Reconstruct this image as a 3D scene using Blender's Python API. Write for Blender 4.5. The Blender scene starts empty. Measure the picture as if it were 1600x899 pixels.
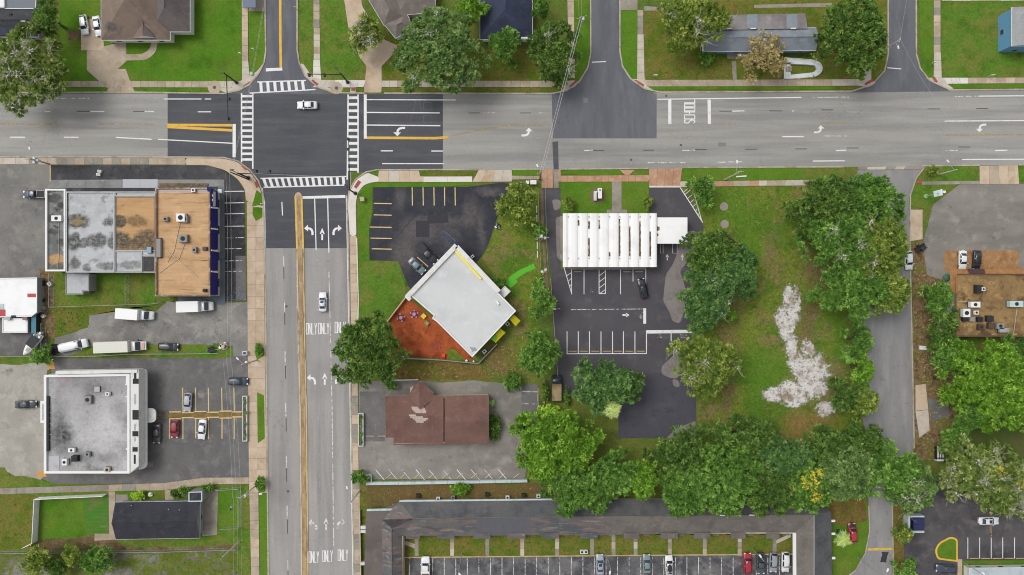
import bpy, bmesh, math, random
import numpy as np
from mathutils import Vector, Matrix
random.seed(11)
rng = np.random.default_rng(11)
R = math.radians
C = bpy.context.scene.collection
sc = bpy.context.scene

# ------------------------------------------------------------ camera, sky, sun, exposure
S, H = 0.15, 165.0                       # metres per photo pixel on the ground, flying height
cam_d = bpy.data.cameras.new('camera')
cam = bpy.data.objects.new('camera', cam_d); C.objects.link(cam)
cam.location = (0, 0, H); cam.rotation_euler = (0, 0, 0)
cam_d.sensor_width = 36; cam_d.lens = 36*H/(1600*S)
cam_d.clip_start = 1; cam_d.clip_end = 6000
sc.camera = cam
SUN_EL, SUN_AZ = 58, 300                 # soft light from the upper left of the picture
world = bpy.data.worlds.new('World'); sc.world = world; world.use_nodes = True
nt = world.node_tree; nt.nodes.clear()
sky = nt.nodes.new('ShaderNodeTexSky'); sky.sky_type = 'NISHITA'; sky.sun_disc = False
sky.sun_elevation = R(SUN_EL); sky.sun_rotation = R(SUN_AZ)
sky.air_density = 1.0; sky.dust_density = 3.0
hs = nt.nodes.new('ShaderNodeHueSaturation'); hs.inputs['Saturation'].default_value = 0.16   # overcast: grey cloud light
bg = nt.nodes.new('ShaderNodeBackground'); bg.inputs['Strength'].default_value = 0.12
wo = nt.nodes.new('ShaderNodeOutputWorld')
nt.links.new(sky.outputs[0], hs.inputs['Color']); nt.links.new(hs.outputs[0], bg.inputs['Color'])
nt.links.new(bg.outputs[0], wo.inputs['Surface'])
sun_d = bpy.data.lights.new('sun', 'SUN'); sun_d.energy = 0.85; sun_d.angle = R(26); sun_d.color = (1, .96, .9)
sun = bpy.data.objects.new('sun', sun_d); C.objects.link(sun)
az = R(SUN_AZ); el = R(SUN_EL)
sd = Vector((math.sin(az)*math.cos(el), math.cos(az)*math.cos(el), math.sin(el)))
sun.rotation_euler = sd.to_track_quat('Z', 'Y').to_euler(); sun.location = (0, 0, 300)
sc.view_settings.view_transform = 'Standard'; sc.view_settings.look = 'None'
sc.cycles.pixel_filter_type = 'BLACKMAN_HARRIS'; sc.cycles.filter_width = 1.05
sc.view_settings.exposure = 0.62; sc.view_settings.gamma = 1
K = 1.35                                  # picture value of a white card lying in this light

# ------------------------------------------------------------ helpers
def lin(v):
    v /= 255.0
    return v/12.92 if v <= .04045 else ((v+.055)/1.055)**2.4
def col(r, g, b, k=None):
    k = k or K
    return (min(lin(r)/k, .82), min(lin(g)/k, .82), min(lin(b)/k, .82), 1)
def P(x, y, z=0.0):
    f = (H-z)/H*S
    return Vector(((x-800)*f, (449.5-y)*f, z))
def P2(x, y, z=0.0):
    v = P(x, y, z); return (v.x, v.y)
WM = {}
def WMat(o): return WM.get(o.name, Matrix.Identity(4)) if o else Matrix.Identity(4)

def tag(o, label=None, cat=None, group=None, kind=None):
    if label: o['label'] = label
    if cat: o['category'] = cat
    if group: o['group'] = group
    if kind: o['kind'] = kind
    return o
def thing(name, label, cat, loc=(0, 0, 0), rz=0.0, group=None):
    o = bpy.data.objects.new(name, None); C.objects.link(o)
    o.empty_display_size = .2
    o.location = loc; o.rotation_euler = (0, 0, rz)
    WM[o.name] = Matrix.Translation(Vector(loc)) @ Matrix.Rotation(rz, 4, 'Z')
    return tag(o, label, cat, group)
def link(name, me, mat=None, parent=None, loc=None, rz=0.0, kind=None, label=None):
    o = bpy.data.objects.new(name, me); C.objects.link(o)
    if mat is not None:
        if len(me.materials) == 0: me.materials.append(mat)
        elif me.materials[0] != mat:
            o.material_slots[0].link = 'OBJECT'; o.material_slots[0].material = mat
    if parent is not None: o.parent = parent
    if loc is not None: o.location = loc
    if rz: o.rotation_euler = (0, 0, rz)
    L = Matrix.Translation(Vector(loc or (0, 0, 0))) @ Matrix.Rotation(rz, 4, 'Z')
    WM[o.name] = WMat(parent) @ L
    if kind: o['kind'] = kind
    if label: o['label'] = label
    return o

class MB:
    """collects shapes into one mesh"""
    def __init__(s): s.v = []; s.f = []
    def add(s, vs, fs):
        n = len(s.v); s.v += [tuple(v) for v in vs]; s.f += [tuple(n+i for i in f) for f in fs]; return s
    def box(s, c, d, rz=0.0, taper=1.0):
        ca, sa = math.cos(rz), math.sin(rz); vs = []
        for z, t in ((-.5, 1), (.5, taper)):
            for x, y in ((-.5, -.5), (.5, -.5), (.5, .5), (-.5, .5)):
                X, Y = x*d[0]*t, y*d[1]*t
                vs.append((c[0]+X*ca-Y*sa, c[1]+X*sa+Y*ca, c[2]+z*d[2]))
        return s.add(vs, [(3, 2, 1, 0), (4, 5, 6, 7), (0, 1, 5, 4), (1, 2, 6, 5), (2, 3, 7, 6), (3, 0, 4, 7)])
    def prism(s, pts, z0, z1, bottom=False):
        pts = ccw(pts); n = len(pts)
        vs = [(x, y, z1) for x, y in pts]+[(x, y, z0) for x, y in pts]
        fs = [tuple(range(n))]+[(i, i+n, (i+1) % n+n, (i+1) % n) for i in range(n)]
        if bottom: fs.append(tuple(range(2*n-1, n-1, -1)))
        return s.add(vs, fs)
    def ring(s, outer, inner, z0, z1):
        """wall between two matching outlines, top at z1"""
        n = len(outer); vs = []
        for pts, z in ((outer, z1), (inner, z1), (outer, z0), (inner, z0)): vs += [(x, y, z) for x, y in pts]
        fs = []
        for i in range(n):
            j = (i+1) % n
            fs += [(i, j, n+j, n+i), (2*n+i, 2*n+j, j, i), (n+i, n+j, 3*n+j, 3*n+i)]
        return s.add(vs, fs)
    def tube(s, p, q, r0, r1=None, n=8, cap=True):
        r1 = r0 if r1 is None else r1
        p, q = Vector(p), Vector(q); d = (q-p).normalized()
        a = d.orthogonal().normalized(); b = d.cross(a)
        vs = [p+(a*math.cos(t)+b*math.sin(t))*r0 for t in [2*math.pi*i/n for i in range(n)]]
        vs += [q+(a*math.cos(t)+b*math.sin(t))*r1 for t in [2*math.pi*i/n for i in range(n)]]
        fs = [(i, (i+1) % n, n+(i+1) % n, n+i) for i in range(n)]
        if cap: fs += [tuple(range(n-1, -1, -1)), tuple(range(n, 2*n))]
        return s.add(vs, fs)
    def pipe(s, pts, r, n=5):
        for a, b in zip(pts[:-1], pts[1:]): s.tube(a, b, r, r, n, False)
        return s
    def disc(s, c, r, z0, z1, n=14, rx=None):
        return s.prism([(c[0]+(rx or r)*math.cos(2*math.pi*i/n), c[1]+r*math.sin(2*math.pi*i/n)) for i in range(n)], z0, z1)
    def dome(s, c, r, h, n=10, m=4):
        vs = []; fs = []
        for j in range(m):
            a = math.pi/2*j/m
            vs += [(c[0]+r*math.cos(a)*math.cos(2*math.pi*i/n), c[1]+r*math.cos(a)*math.sin(2*math.pi*i/n), c[2]+h*math.sin(a)) for i in range(n)]
        vs.append((c[0], c[1], c[2]+h))
        for j in range(m-1):
            fs += [(j*n+i, j*n+(i+1) % n, (j+1)*n+(i+1) % n, (j+1)*n+i) for i in range(n)]
        fs += [((m-1)*n+i, (m-1)*n+(i+1) % n, m*n) for i in range(n)]
        return s.add(vs, fs)
    def build(s, name, mat, parent=None, local=False, smooth=False, kind=None, label=None):
        me = bpy.data.meshes.new(name)
        vs = s.v
        if parent is not None and not local:
            M = WMat(parent).inverted(); vs = [tuple(M @ Vector(v)) for v in vs]
        me.from_pydata(vs, [], s.f); me.update()
        if smooth: me.polygons.foreach_set('use_smooth', [True]*len(me.polygons))
        return link(name, me, mat, parent, kind=kind, label=label)
def ccw(pts):
    pts = [tuple(p[:2]) for p in pts]
    a = sum(pts[i][0]*pts[(i+1) % len(pts)][1]-pts[(i+1) % len(pts)][0]*pts[i][1] for i in range(len(pts)))
    return pts if a > 0 else pts[::-1]
def inset(pts, d):
    """offset a ccw outline inwards by d metres"""
    n = len(pts); out = []
    for i in range(n):
        p0, p1, p2 = Vector(pts[i-1]), Vector(pts[i]), Vector(pts[(i+1) % n])
        a, b = (p1-p0).normalized(), (p2-p1).normalized()
        na, nb = Vector((-a.y, a.x)), Vector((-b.y, b.x))
        m = na+nb; L = m.dot(na)
        out.append(tuple(p1+m*(d/max(L, .25))))
    return out
def rnd(pts, r, n=5):
    """round the corners of a pixel outline"""
    out = []; N = len(pts)
    for i in range(N):
        p0, p1, p2 = Vector(pts[i-1][:2]), Vector(pts[i][:2]), Vector(pts[(i+1) % N][:2])
        rr = min(pts[i][2] if len(pts[i]) > 2 else r, (p0-p1).length*.48, (p2-p1).length*.48)
        if rr < .3: out.append(tuple(p1)); continue
        a = p1+(p0-p1).normalized()*rr; b = p1+(p2-p1).normalized()*rr
        for k in range(n+1):
            t = k/n; out.append(tuple(a*(1-t)**2+p1*2*t*(1-t)+b*t*t))
    return out
def wob(pts, amp, step=4):
    """uneven natural edge through pixel points"""
    out = []; N = len(pts)
    for i in range(N):
        p, q = Vector(pts[i][:2]), Vector(pts[(i+1) % N][:2]); n = max(1, int((q-p).length/step))
        for k in range(n):
            v = p.lerp(q, k/n); out.append((v.x+random.uniform(-amp, amp), v.y+random.uniform(-amp, amp)))
    return out
def band(pts, w, z=0.0):
    """outline (world) of a ribbon of pixel width w along pixel points, laid at height z"""
    L = []; Rr = []; n = len(pts)
    for i in range(n):
        p = Vector(pts[i][:2]); a = Vector(pts[max(i-1, 0)][:2]); b = Vector(pts[min(i+1, n-1)][:2])
        d = (b-a).normalized(); nn = Vector((-d.y, d.x))*(w/2)
        L.append(P2(*(p+nn), z)); Rr.append(P2(*(p-nn), z))
    return L, Rr
def arc(cx, cy, r, a0, a1, n=10, ry=None):
    return [(cx+r*math.cos(R(a0+(a1-a0)*i/n)), cy-(ry or r)*math.sin(R(a0+(a1-a0)*i/n))) for i in range(n+1)]
ZN = [0]
def zeps():                               # keeps laid sheets and paint from ever sharing one plane
    ZN[0] += 1; return (ZN[0] % 37)*.00022
def sheet(name, pts, z, mat, parent=None, z0=-.05, kind='structure', label=None):
    z += zeps()
    m = MB().prism([P2(x, y, 0) for x, y in [p[:2] for p in pts]], z0, z)
    return m.build(name, mat, parent, kind=(kind if parent is None else None), label=label)
def ribbon(name, pts, w, z, mat, parent=None, z0=None, kind='structure', h=0.0, label=None):
    L, Rr = band(pts, w, 0); n = len(L); vs = []; z += zeps()
    z0 = z-.004 if z0 is None else z0
    for zz in (z, z0): vs += [(x, y, zz) for x, y in L]+[(x, y, zz) for x, y in Rr]
    fs = []
    for i in range(n-1):
        fs += [(n+i, n+i+1, i+1, i), (i, i+1, 2*n+i+1, 2*n+i), (3*n+i, 3*n+i+1, n+i+1, n+i)]
    fs += [(0, 2*n, 3*n, n), (2*n-1, 4*n-1, 3*n-1, n-1)]
    return MB().add(vs, fs).build(name, mat, parent, kind=(kind if parent is None else None), label=label)

# ------------------------------------------------------------ materials
MATS = {}
def base_mat(name, rough=.9, spec=.3, metal=0.0):
    m = bpy.data.materials.new(name); m.use_nodes = True
    b = m.node_tree.nodes['Principled BSDF']
    b.inputs['Roughness'].default_value = rough; b.inputs['Specular IOR Level'].default_value = spec
    b.inputs['Metallic'].default_value = metal
    MATS[name] = m
    return m, m.node_tree.nodes, m.node_tree.links, b
def surf(name, base, layers=(), fine=.12, fs=4.0, rough=.92, spec=.2, cracks=None, lines=None, bump=.0, wear=None, metal=0.0, local=False, spots=(), samp=3.0, sscale=.25, mask=None, sz=0):
    """base colour; layers = (colour, scale, lo, hi, (sx, sy), strength); cracks = (scale, width, colour, amount);
    lines = (axis, period, width, colour); wear = (scale, lo, hi) lets what lies below show through"""
    if name in MATS: return MATS[name]
    m, N, L, b = base_mat(name, rough, spec, metal)
    if local: co = N.new('ShaderNodeTexCoord').outputs['Object']
    else: co = N.new('ShaderNodeNewGeometry').outputs['Position']
    seed = (hash_s(name) % 997)*1.37
    def mapped(sx=1, sy=1, k=0, rot=0.0):
        mp = N.new('ShaderNodeMapping'); mp.inputs['Scale'].default_value = (sx, sy, 1)
        mp.inputs['Location'].default_value = (seed+k*13.7, seed*.7-k*7.1, k*3.3)
        mp.inputs['Rotation'].default_value = (0, 0, rot)
        L.new(co, mp.inputs['Vector']); return mp.outputs[0]
    def mix(fac, a, bcol, blend='MIX'):
        x = N.new('ShaderNodeMix'); x.data_type = 'RGBA'; x.blend_type = blend
        if hasattr(fac, 'links'): L.new(fac, x.inputs[0])
        else: x.inputs[0].default_value = fac
        for v, i in ((a, 6), (bcol, 7)):
            if hasattr(v, 'links'): L.new(v, x.inputs[i])
            else: x.inputs[i].default_value = v
        return x.outputs[2]
    def ramp(v, lo, hi, a=0.0, bb=1.0):
        r = N.new('ShaderNodeMapRange'); r.clamp = True
        L.new(v, r.inputs[0])
        for i, q in enumerate((lo, hi, a, bb)): r.inputs[i+1].default_value = q
        return r.outputs[0]
    def noise(vec, scale, det=5, rg=.6):
        t = N.new('ShaderNodeTexNoise'); t.inputs['Scale'].default_value = scale
        t.inputs['Detail'].default_value = det; t.inputs['Roughness'].default_value = rg
        L.new(vec, t.inputs['Vector']); return t.outputs[0]
    c = base
    for k, ly in enumerate(layers):
        lc, scale, lo, hi = ly[:4]; st = ly[4] if len(ly) > 4 else (1, 1); am = ly[5] if len(ly) > 5 else 1.0
        rot = ly[6] if len(ly) > 6 else 0.0
        f = ramp(noise(mapped(st[0], st[1], k+1, rot), scale), lo, hi, 0, am)
        c = mix(f, c, lc)
    def spot(px, py, rx, ry, lo=.72, hi=1.12):
        c0 = P(px, py, sz); d = N.new('ShaderNodeVectorMath'); d.operation = 'SUBTRACT'; L.new(warp(), d.inputs[0]); d.inputs[1].default_value = (c0.x, c0.y, 0)
        q = N.new('ShaderNodeVectorMath'); q.operation = 'MULTIPLY'; L.new(d.outputs[0], q.inputs[0]); q.inputs[1].default_value = (1/(rx*S), 1/(ry*S), 0)
        l_ = N.new('ShaderNodeVectorMath'); l_.operation = 'LENGTH'; L.new(q.outputs[0], l_.inputs[0])
        return ramp(l_.outputs['Value'], lo, hi, 1, 0)
    wc = []
    def warp():
        if not wc:
            t = N.new('ShaderNodeTexNoise'); t.inputs['Scale'].default_value = sscale; t.inputs['Detail'].default_value = 6; t.inputs['Roughness'].default_value = .68; L.new(mapped(1, 1, 11), t.inputs['Vector'])
            a = N.new('ShaderNodeVectorMath'); a.operation = 'SUBTRACT'; L.new(t.outputs['Color'], a.inputs[0]); a.inputs[1].default_value = (.5, .5, .5)
            b_ = N.new('ShaderNodeVectorMath'); b_.operation = 'SCALE'; L.new(a.outputs[0], b_.inputs[0]); b_.inputs['Scale'].default_value = samp*2
            e_ = N.new('ShaderNodeVectorMath'); e_.operation = 'ADD'; L.new(co, e_.inputs[0]); L.new(b_.outputs[0], e_.inputs[1]); wc.append(e_.outputs[0])
        return wc[0]
    for sp_ in spots:
        f = spot(*sp_[1:5], *(sp_[6:8] if len(sp_) > 6 else ())); am = sp_[5]; grain = noise(mapped(1, 1, 12), 1.1, 5, .7)
        g2 = ramp(grain, .30, .55, am*.35, am); mm = N.new('ShaderNodeMath'); mm.operation = 'MULTIPLY'; L.new(f, mm.inputs[0]); L.new(g2, mm.inputs[1])
        c = mix(mm.outputs[0], c, sp_[0])
    if lines:
        for ax, per, wd, lc in (lines if isinstance(lines[0], tuple) else (lines,)):
            sp = N.new('ShaderNodeSeparateXYZ'); L.new(co, sp.inputs[0])
            if isinstance(ax, float):
                src = N.new('ShaderNodeVectorMath'); src.operation = 'DOT_PRODUCT'; L.new(co, src.inputs[0])
                src.inputs[1].default_value = (math.cos(ax), math.sin(ax), 0); sv = src.outputs['Value']
            else: sv = sp.outputs[ax]
            md = N.new('ShaderNodeMath'); md.operation = 'PINGPONG'; L.new(sv, md.inputs[0]); md.inputs[1].default_value = per/2
            c = mix(ramp(md.outputs[0], wd, wd*.4, 0, lc[3]), c, (lc[0], lc[1], lc[2], 1))
    if cracks:
        v = N.new('ShaderNodeTexVoronoi'); v.feature = 'DISTANCE_TO_EDGE'; v.inputs['Scale'].default_value = cracks[0]
        vm = N.new('ShaderNodeVectorMath'); vm.operation = 'ADD'
        nz = N.new('ShaderNodeTexNoise'); nz.inputs['Scale'].default_value = cracks[0]*3; nz.inputs['Detail'].default_value = 4
        L.new(mapped(1, 1, 9), nz.inputs['Vector'])
        sc_ = N.new('ShaderNodeVectorMath'); sc_.operation = 'SCALE'; L.new(nz.outputs['Color'], sc_.inputs[0]); sc_.inputs['Scale'].default_value = .7/cracks[0]
        L.new(mapped(1, 1, 8), vm.inputs[0]); L.new(sc_.outputs[0], vm.inputs[1]); L.new(vm.outputs[0], v.inputs['Vector'])
        f = ramp(v.outputs['Distance'], cracks[1], cracks[1]*.3)
        g = ramp(noise(mapped(1, 1, 7), cracks[0]*.6), .45, .6, 0, cracks[3])
        mm = N.new('ShaderNodeMath'); mm.operation = 'MULTIPLY'; L.new(f, mm.inputs[0]); L.new(g, mm.inputs[1])
        c = mix(mm.outputs[0], c, cracks[2])
    if fine:
        f = ramp(noise(mapped(1, 1, 5), fs, 3, .75), .25, .75, 1-fine, 1+fine)
        cb = N.new('ShaderNodeCombineColor')
        for i in range(3): L.new(f, cb.inputs[i])
        c = mix(1.0, c, cb.outputs[0], 'MULTIPLY')
    if hasattr(c, 'links'): L.new(c, b.inputs['Base Color'])
    else: b.inputs['Base Color'].default_value = c
    if bump:
        bp = N.new('ShaderNodeBump'); bp.inputs['Strength'].default_value = bump; bp.inputs['Distance'].default_value = .1
        L.new(noise(mapped(1, 1, 6), fs*1.5, 4, .7), bp.inputs['Height']); L.new(bp.outputs[0], b.inputs['Normal'])
    if mask:
        tot = None
        for q in mask:
            f = spot(*q, .55, 1.1)
            if tot is None: tot = f
            else:
                mx = N.new('ShaderNodeMath'); mx.operation = 'MAXIMUM'; L.new(tot, mx.inputs[0]); L.new(f, mx.inputs[1]); tot = mx.outputs[0]
        lo_ = N.new('ShaderNodeMath'); lo_.operation = 'ADD'; L.new(tot, lo_.inputs[0]); L.new(ramp(noise(mapped(1, 1, 15), .42, 4, .6), .3, .7, -.5, .25), lo_.inputs[1]); tot = lo_.outputs[0]
        ad = N.new('ShaderNodeMath'); ad.operation = 'ADD'; L.new(tot, ad.inputs[0]); L.new(ramp(noise(mapped(1, 1, 14), 1.6, 8, .8), .25, .75, -.75, .65), ad.inputs[1])
        L.new(ramp(ad.outputs[0], .22, .72), b.inputs['Alpha'])
    if wear:
        f = ramp(noise(mapped(1, 1, 4), wear[0], 6, .7), wear[1], wear[2])
        b.inputs['Alpha'].default_value = 1; L.new(f, b.inputs['Alpha'])
    return m
def hash_s(s):
    h = 7
    for ch in s: h = (h*31+ord(ch)) % 1000003
    return h
def plain(name, c, rough=.6, spec=.4, metal=0.0):
    if name in MATS: return MATS[name]
    m, N, L, b = base_mat(name, rough, spec, metal); b.inputs['Base Color'].default_value = c
    return m
_pc = {}
def paint(c, rough=.3):
    """car paint or enamel of a picture colour"""
    k = (tuple(c), rough)
    if k not in _pc:
        m, N, L, b = base_mat('paint_%d' % len(_pc), rough, .5); b.inputs['Base Color'].default_value = col(*c)
        b.inputs['Coat Weight'].default_value = .5 if rough < .4 else 0; b.inputs['Coat Roughness'].default_value = .08
        _pc[k] = m
    return _pc[k]
# ------------------------------------------------------------ ground materials
G_BR = col(88, 126, 40); G_OL = col(118, 122, 58); G_DK = col(74, 98, 42); G_TAN = col(140, 122, 80); G_BRN = col(116, 96, 62)
def grass(name, base, *ls, fine=.34): return surf(name, base, ls, fine=fine, fs=2.4, bump=.6, spec=.05)
M_ground = grass('ground_grass', col(98, 116, 52), (G_OL, .12, .42, .62), (G_DK, .2, .55, .7), (G_TAN, .35, .6, .75, (1, 1), .7), (G_BR, .5, .55, .7, (1, 1), .6))
M_lawn = grass('lawn_grass', col(92, 128, 44), (col(116, 124, 58), .18, .42, .6), (col(78, 110, 36), .4, .5, .7), (col(128, 120, 62), .5, .6, .78, (1, 1), .6))
M_bright = grass('bright_grass', col(84, 128, 34), (col(70, 108, 30), .3, .45, .65), (col(112, 128, 52), .10, .42, .74), (col(130, 122, 70), .35, .58, .8, (1, 1), .6), (col(98, 134, 44), .05, .4, .7), fine=.24)
M_olive = grass('olive_grass', col(114, 116, 54), (col(90, 112, 34), .25, .45, .6), (col(128, 112, 60), .5, .5, .7), (col(84, 92, 40), 1.0, .55, .7))
M_dry = grass('dry_grass', col(122, 104, 56), (col(104, 106, 46), .25, .45, .62), (col(104, 84, 50), .5, .5, .7), (col(140, 122, 78), 1.2, .55, .72))
M_vacant = surf('vacant_grass', col(114, 130, 48), [(col(88, 120, 40), .13, .44, .56), (col(132, 120, 76), .22, .5, .64), (col(116, 98, 68), .8, .58, .7), (col(82, 104, 36), .7, .52, .66, (1, 1), .8), (col(150, 140, 92), 1.4, .6, .7, (1, 1), .8), (col(96, 80, 58), 1.1, .62, .7, (1, 1), .8)], fine=.42, fs=2.4, bump=.6, spec=.05, samp=5, sscale=.12,
  spots=[(G_BR, 1140, 320, 50, 40, .9, .4, 1.2), (G_BR, 1172, 390, 16, 60, .9, .3, 1.2), (G_BR, 1190, 580, 34, 50, 1, .4, 1.15), (G_BR, 1225, 575, 24, 24, 1, .4, 1.15), (G_BR, 1175, 640, 14, 50, .8, .3, 1.2), (G_BR, 1310, 530, 18, 50, .7, .3, 1.2), (col(128, 104, 78), 1280, 430, 22, 40, .8, .3, 1.2), (col(132, 112, 74), 1150, 470, 16, 90, .6, .3, 1.2), (col(146, 118, 72), 1262, 665, 50, 28, .95, .4, 1.15), (col(134, 112, 84), 1300, 610, 22, 50, .8, .3, 1.2), (col(120, 100, 72), 1262, 500, 20, 60, .8, .3, 1.2), (col(128, 112, 80), 1205, 395, 20, 40, .6, .2, 1.2), (col(122, 100, 76), 1135, 620, 14, 40, .8, .3, 1.2), (col(120, 94, 66), 780, 555, 40, 40, .7, .3, 1.2)])
M_weedy = grass('weedy_gravel', col(140, 137, 130), (col(98, 112, 44), .16, .38, .48), (col(112, 118, 60), .8, .52, .6), (col(118, 112, 104), .5, .5, .7))
M_dirt = surf('bare_dirt', col(116, 96, 70), [(col(142, 122, 92), .3, .45, .65), (col(92, 92, 48), .25, .5, .65), (col(86, 68, 48), 1.2, .5, .7)], fine=.3, fs=5, bump=.6)
M_sand = surf('white_sand', col(222, 218, 214), [(col(194, 185, 176), .7, .5, .66), (col(146, 126, 102), .35, .53, .64, (1, 1), .85), (col(120, 104, 84), 1.8, .58, .66), (col(92, 80, 64), 2.8, .62, .67)], fine=.14, fs=4, bump=.6, samp=2.8, sscale=.35, mask=[(1231, 465, 12, 22), (1231, 505, 20, 40), (1238, 540, 12, 26), (1246, 570, 16, 26), (1270, 575, 34, 30), (1268, 605, 30, 26), (1238, 616, 34, 24), (1210, 618, 24, 16), (1290, 640, 20, 14), (1262, 545, 16, 14), (1243, 470, 9, 30)])
M_litter = surf('leaf_strewn_soil', col(134, 112, 82), [(col(104, 84, 52), .9, .45, .6), (col(110, 112, 48), .3, .52, .64), (col(176, 160, 136), 1.5, .58, .7)], fine=.35, fs=6, bump=.7)
M_mulch = surf('orange_mulch', col(186, 98, 56), [(col(146, 68, 38), .35, .42, .62), (col(196, 118, 70), .5, .58, .74), (col(120, 62, 42), 1.6, .58, .68), (col(178, 96, 48), 1.3, .5, .7), (col(120, 60, 40), 2.6, .58, .72)], fine=.28, fs=7, bump=.8)
# paving
M_old = surf('aged_asphalt_across', col(163, 161, 156), [(col(146, 145, 141), .10, .42, .62, (.25, 4)), (col(174, 172, 166), .22, .5, .7, (.15, 2.2), .8), (col(132, 131, 128), .05, .55, .75, (1, 1), .7), (col(140, 138, 134), 1.4, .62, .74, (1, 1), .5)],
             fine=.1, fs=3.5, cracks=(.11, .006, col(110, 108, 104), .55), bump=.2)
M_oldv = surf('aged_asphalt_along', col(163, 160, 157), [(col(146, 144, 141), .10, .42, .62, (4, .25)), (col(174, 170, 166), .22, .5, .7, (2.2, .15), .8), (col(134, 132, 130), .05, .55, .75, (1, 1), .7), (col(142, 140, 136), 1.4, .62, .74, (1, 1), .5)],
             fine=.1, fs=3.5, cracks=(.10, .006, col(112, 110, 106), .5), bump=.2)
M_new = surf('fresh_asphalt', col(91, 92, 97), [(col(82, 83, 89), .08, .4, .65), (col(101, 102, 105), .3, .48, .7, (.2, 2.2), .8), (col(76, 77, 83), .12, .5, .7, (.2, 2.5), .7), (col(70, 70, 76), .9, .66, .74, (1, 1), .5), (col(112, 112, 114), 1.2, .66, .78, (1, 1), .5)], fine=.12, fs=5, bump=.2)
M_side = surf('side_street_asphalt', col(110, 112, 118), [(col(100, 102, 109), .12, .42, .62, (2.2, .4)), (col(122, 123, 127), .35, .52, .7, (1.5, .3), .7), (col(96, 98, 104), .9, .62, .75)], fine=.11, fs=4, cracks=(.12, .005, col(82, 83, 86), .5), bump=.2)
M_east = surf('grey_lane_asphalt', col(150, 149, 148), [(col(136, 136, 137), .12, .42, .62, (2.2, .3)), (col(164, 161, 156), .35, .52, .72, (1.5, .3), .8), (col(128, 124, 116), .7, .6, .75)], fine=.12, fs=4, cracks=(.12, .006, col(104, 102, 98), .6), bump=.2)
M_lotgrey = surf('worn_grey_lot', col(138, 136, 131), [(col(122, 121, 118), .13, .42, .62), (col(152, 148, 140), .3, .5, .7), (col(104, 103, 101), .5, .62, .74), (col(166, 160, 150), 1.6, .62, .74, (1, 1), .6)], fine=.16, fs=4, cracks=(.16, .01, col(96, 94, 92), .7), bump=.3)
M_lotpale = surf('pale_concrete_lot', col(173, 169, 160), [(col(156, 152, 143), .12, .42, .62), (col(186, 181, 171), .35, .5, .7), (col(132, 124, 112), .28, .62, .74), (col(146, 138, 126), 1.4, .62, .74, (1, 1), .6)], fine=.14, fs=4, cracks=(.14, .008, col(122, 116, 108), .6), bump=.3)
M_lotdark = surf('dark_mottled_lot', col(78, 78, 81), [(col(60, 60, 64), .16, .42, .6), (col(100, 98, 98), .35, .52, .7), (col(50, 50, 55), .7, .6, .72), (col(122, 119, 115), .9, .68, .78, (1, 1), .6)], fine=.2, fs=4, cracks=(.15, .012, col(48, 48, 50), .8), bump=.3)
M_lotmid = surf('mid_grey_lot', col(117, 115, 114), [(col(104, 102, 102), .12, .42, .62), (col(128, 126, 124), .4, .5, .7), (col(90, 89, 89), .3, .62, .76), (col(144, 140, 136), 1.5, .66, .76, (1, 1), .6)], fine=.16, fs=4, cracks=(.15, .008, col(84, 82, 82), .6), bump=.3)
M_lotblue = surf('sealed_daycare_lot', col(66, 67, 74), [(col(56, 57, 65), .2, .42, .6), (col(94, 91, 91), .17, .56, .68), (col(82, 80, 82), .9, .56, .7), (col(116, 112, 110), 1.5, .68, .78, (1, 1), .6)], fine=.18, fs=4, cracks=(.22, .012, col(48, 48, 54), .6), bump=.3)
M_lotbank = surf('sealed_bank_lot', col(91, 88, 92), [(col(83, 81, 86), .1, .42, .62), (col(101, 98, 100), .35, .54, .72), (col(76, 74, 78), .5, .64, .76, (1, 1), .6)], fine=.09, fs=5, bump=.2)
M_puddle = surf('silt_patch', col(142, 135, 132), [(col(128, 120, 116), .4, .45, .65), (col(150, 144, 140), 1.2, .5, .7)], fine=.1, fs=5)
M_lotmotel = surf('stained_motel_lot', col(112, 111, 112), [(col(80, 80, 84), .22, .42, .58), (col(136, 133, 130), .5, .54, .7), (col(70, 70, 74), .8, .6, .72), (col(152, 149, 144), 1.6, .68, .78, (1, 1), .6)], fine=.22, fs=4, cracks=(.2, .01, col(70, 70, 72), .6), bump=.3)
M_lottan = surf('tan_grey_lot', col(146, 141, 134), [(col(128, 124, 118), .12, .42, .62, (.6, 1.4)), (col(158, 153, 145), .35, .52, .7), (col(112, 106, 100), .4, .62, .76)], fine=.13, fs=4, cracks=(.14, .006, col(112, 106, 98), .6), bump=.25)
M_brick = surf('brown_paving', col(168, 128, 88), [(col(148, 108, 70), .3, .45, .65), (col(184, 150, 110), .8, .5, .7), (col(120, 90, 60), .6, .62, .74)], fine=.22, fs=5, bump=.3)
M_conc = surf('weathered_concrete', col(186, 170, 150), [(col(166, 150, 130), .25, .45, .65), (col(200, 186, 168), .8, .52, .72), (col(146, 130, 110), 1.2, .62, .76, (1, 1), .6)], fine=.1, fs=5, bump=.15)
M_conc2 = surf('tan_concrete', col(206, 186, 163), [(col(188, 164, 138), .25, .45, .65), (col(212, 194, 172), .8, .52, .72), (col(160, 136, 108), 1.2, .62, .76, (1, 1), .6)], fine=.1, fs=5, bump=.15)
M_conc2b = surf('tan_concrete_worn', col(199, 179, 156), [(col(182, 160, 136), .25, .45, .65), (col(204, 182, 156), .8, .52, .72), (col(156, 134, 108), 1.2, .62, .76, (1, 1), .6)], fine=.1, fs=5, bump=.15)
M_conc3 = surf('pale_concrete', col(204, 194, 180), [(col(188, 178, 164), .3, .45, .65), (col(214, 206, 194), .9, .55, .75)], fine=.07, fs=5, bump=.15)
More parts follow.
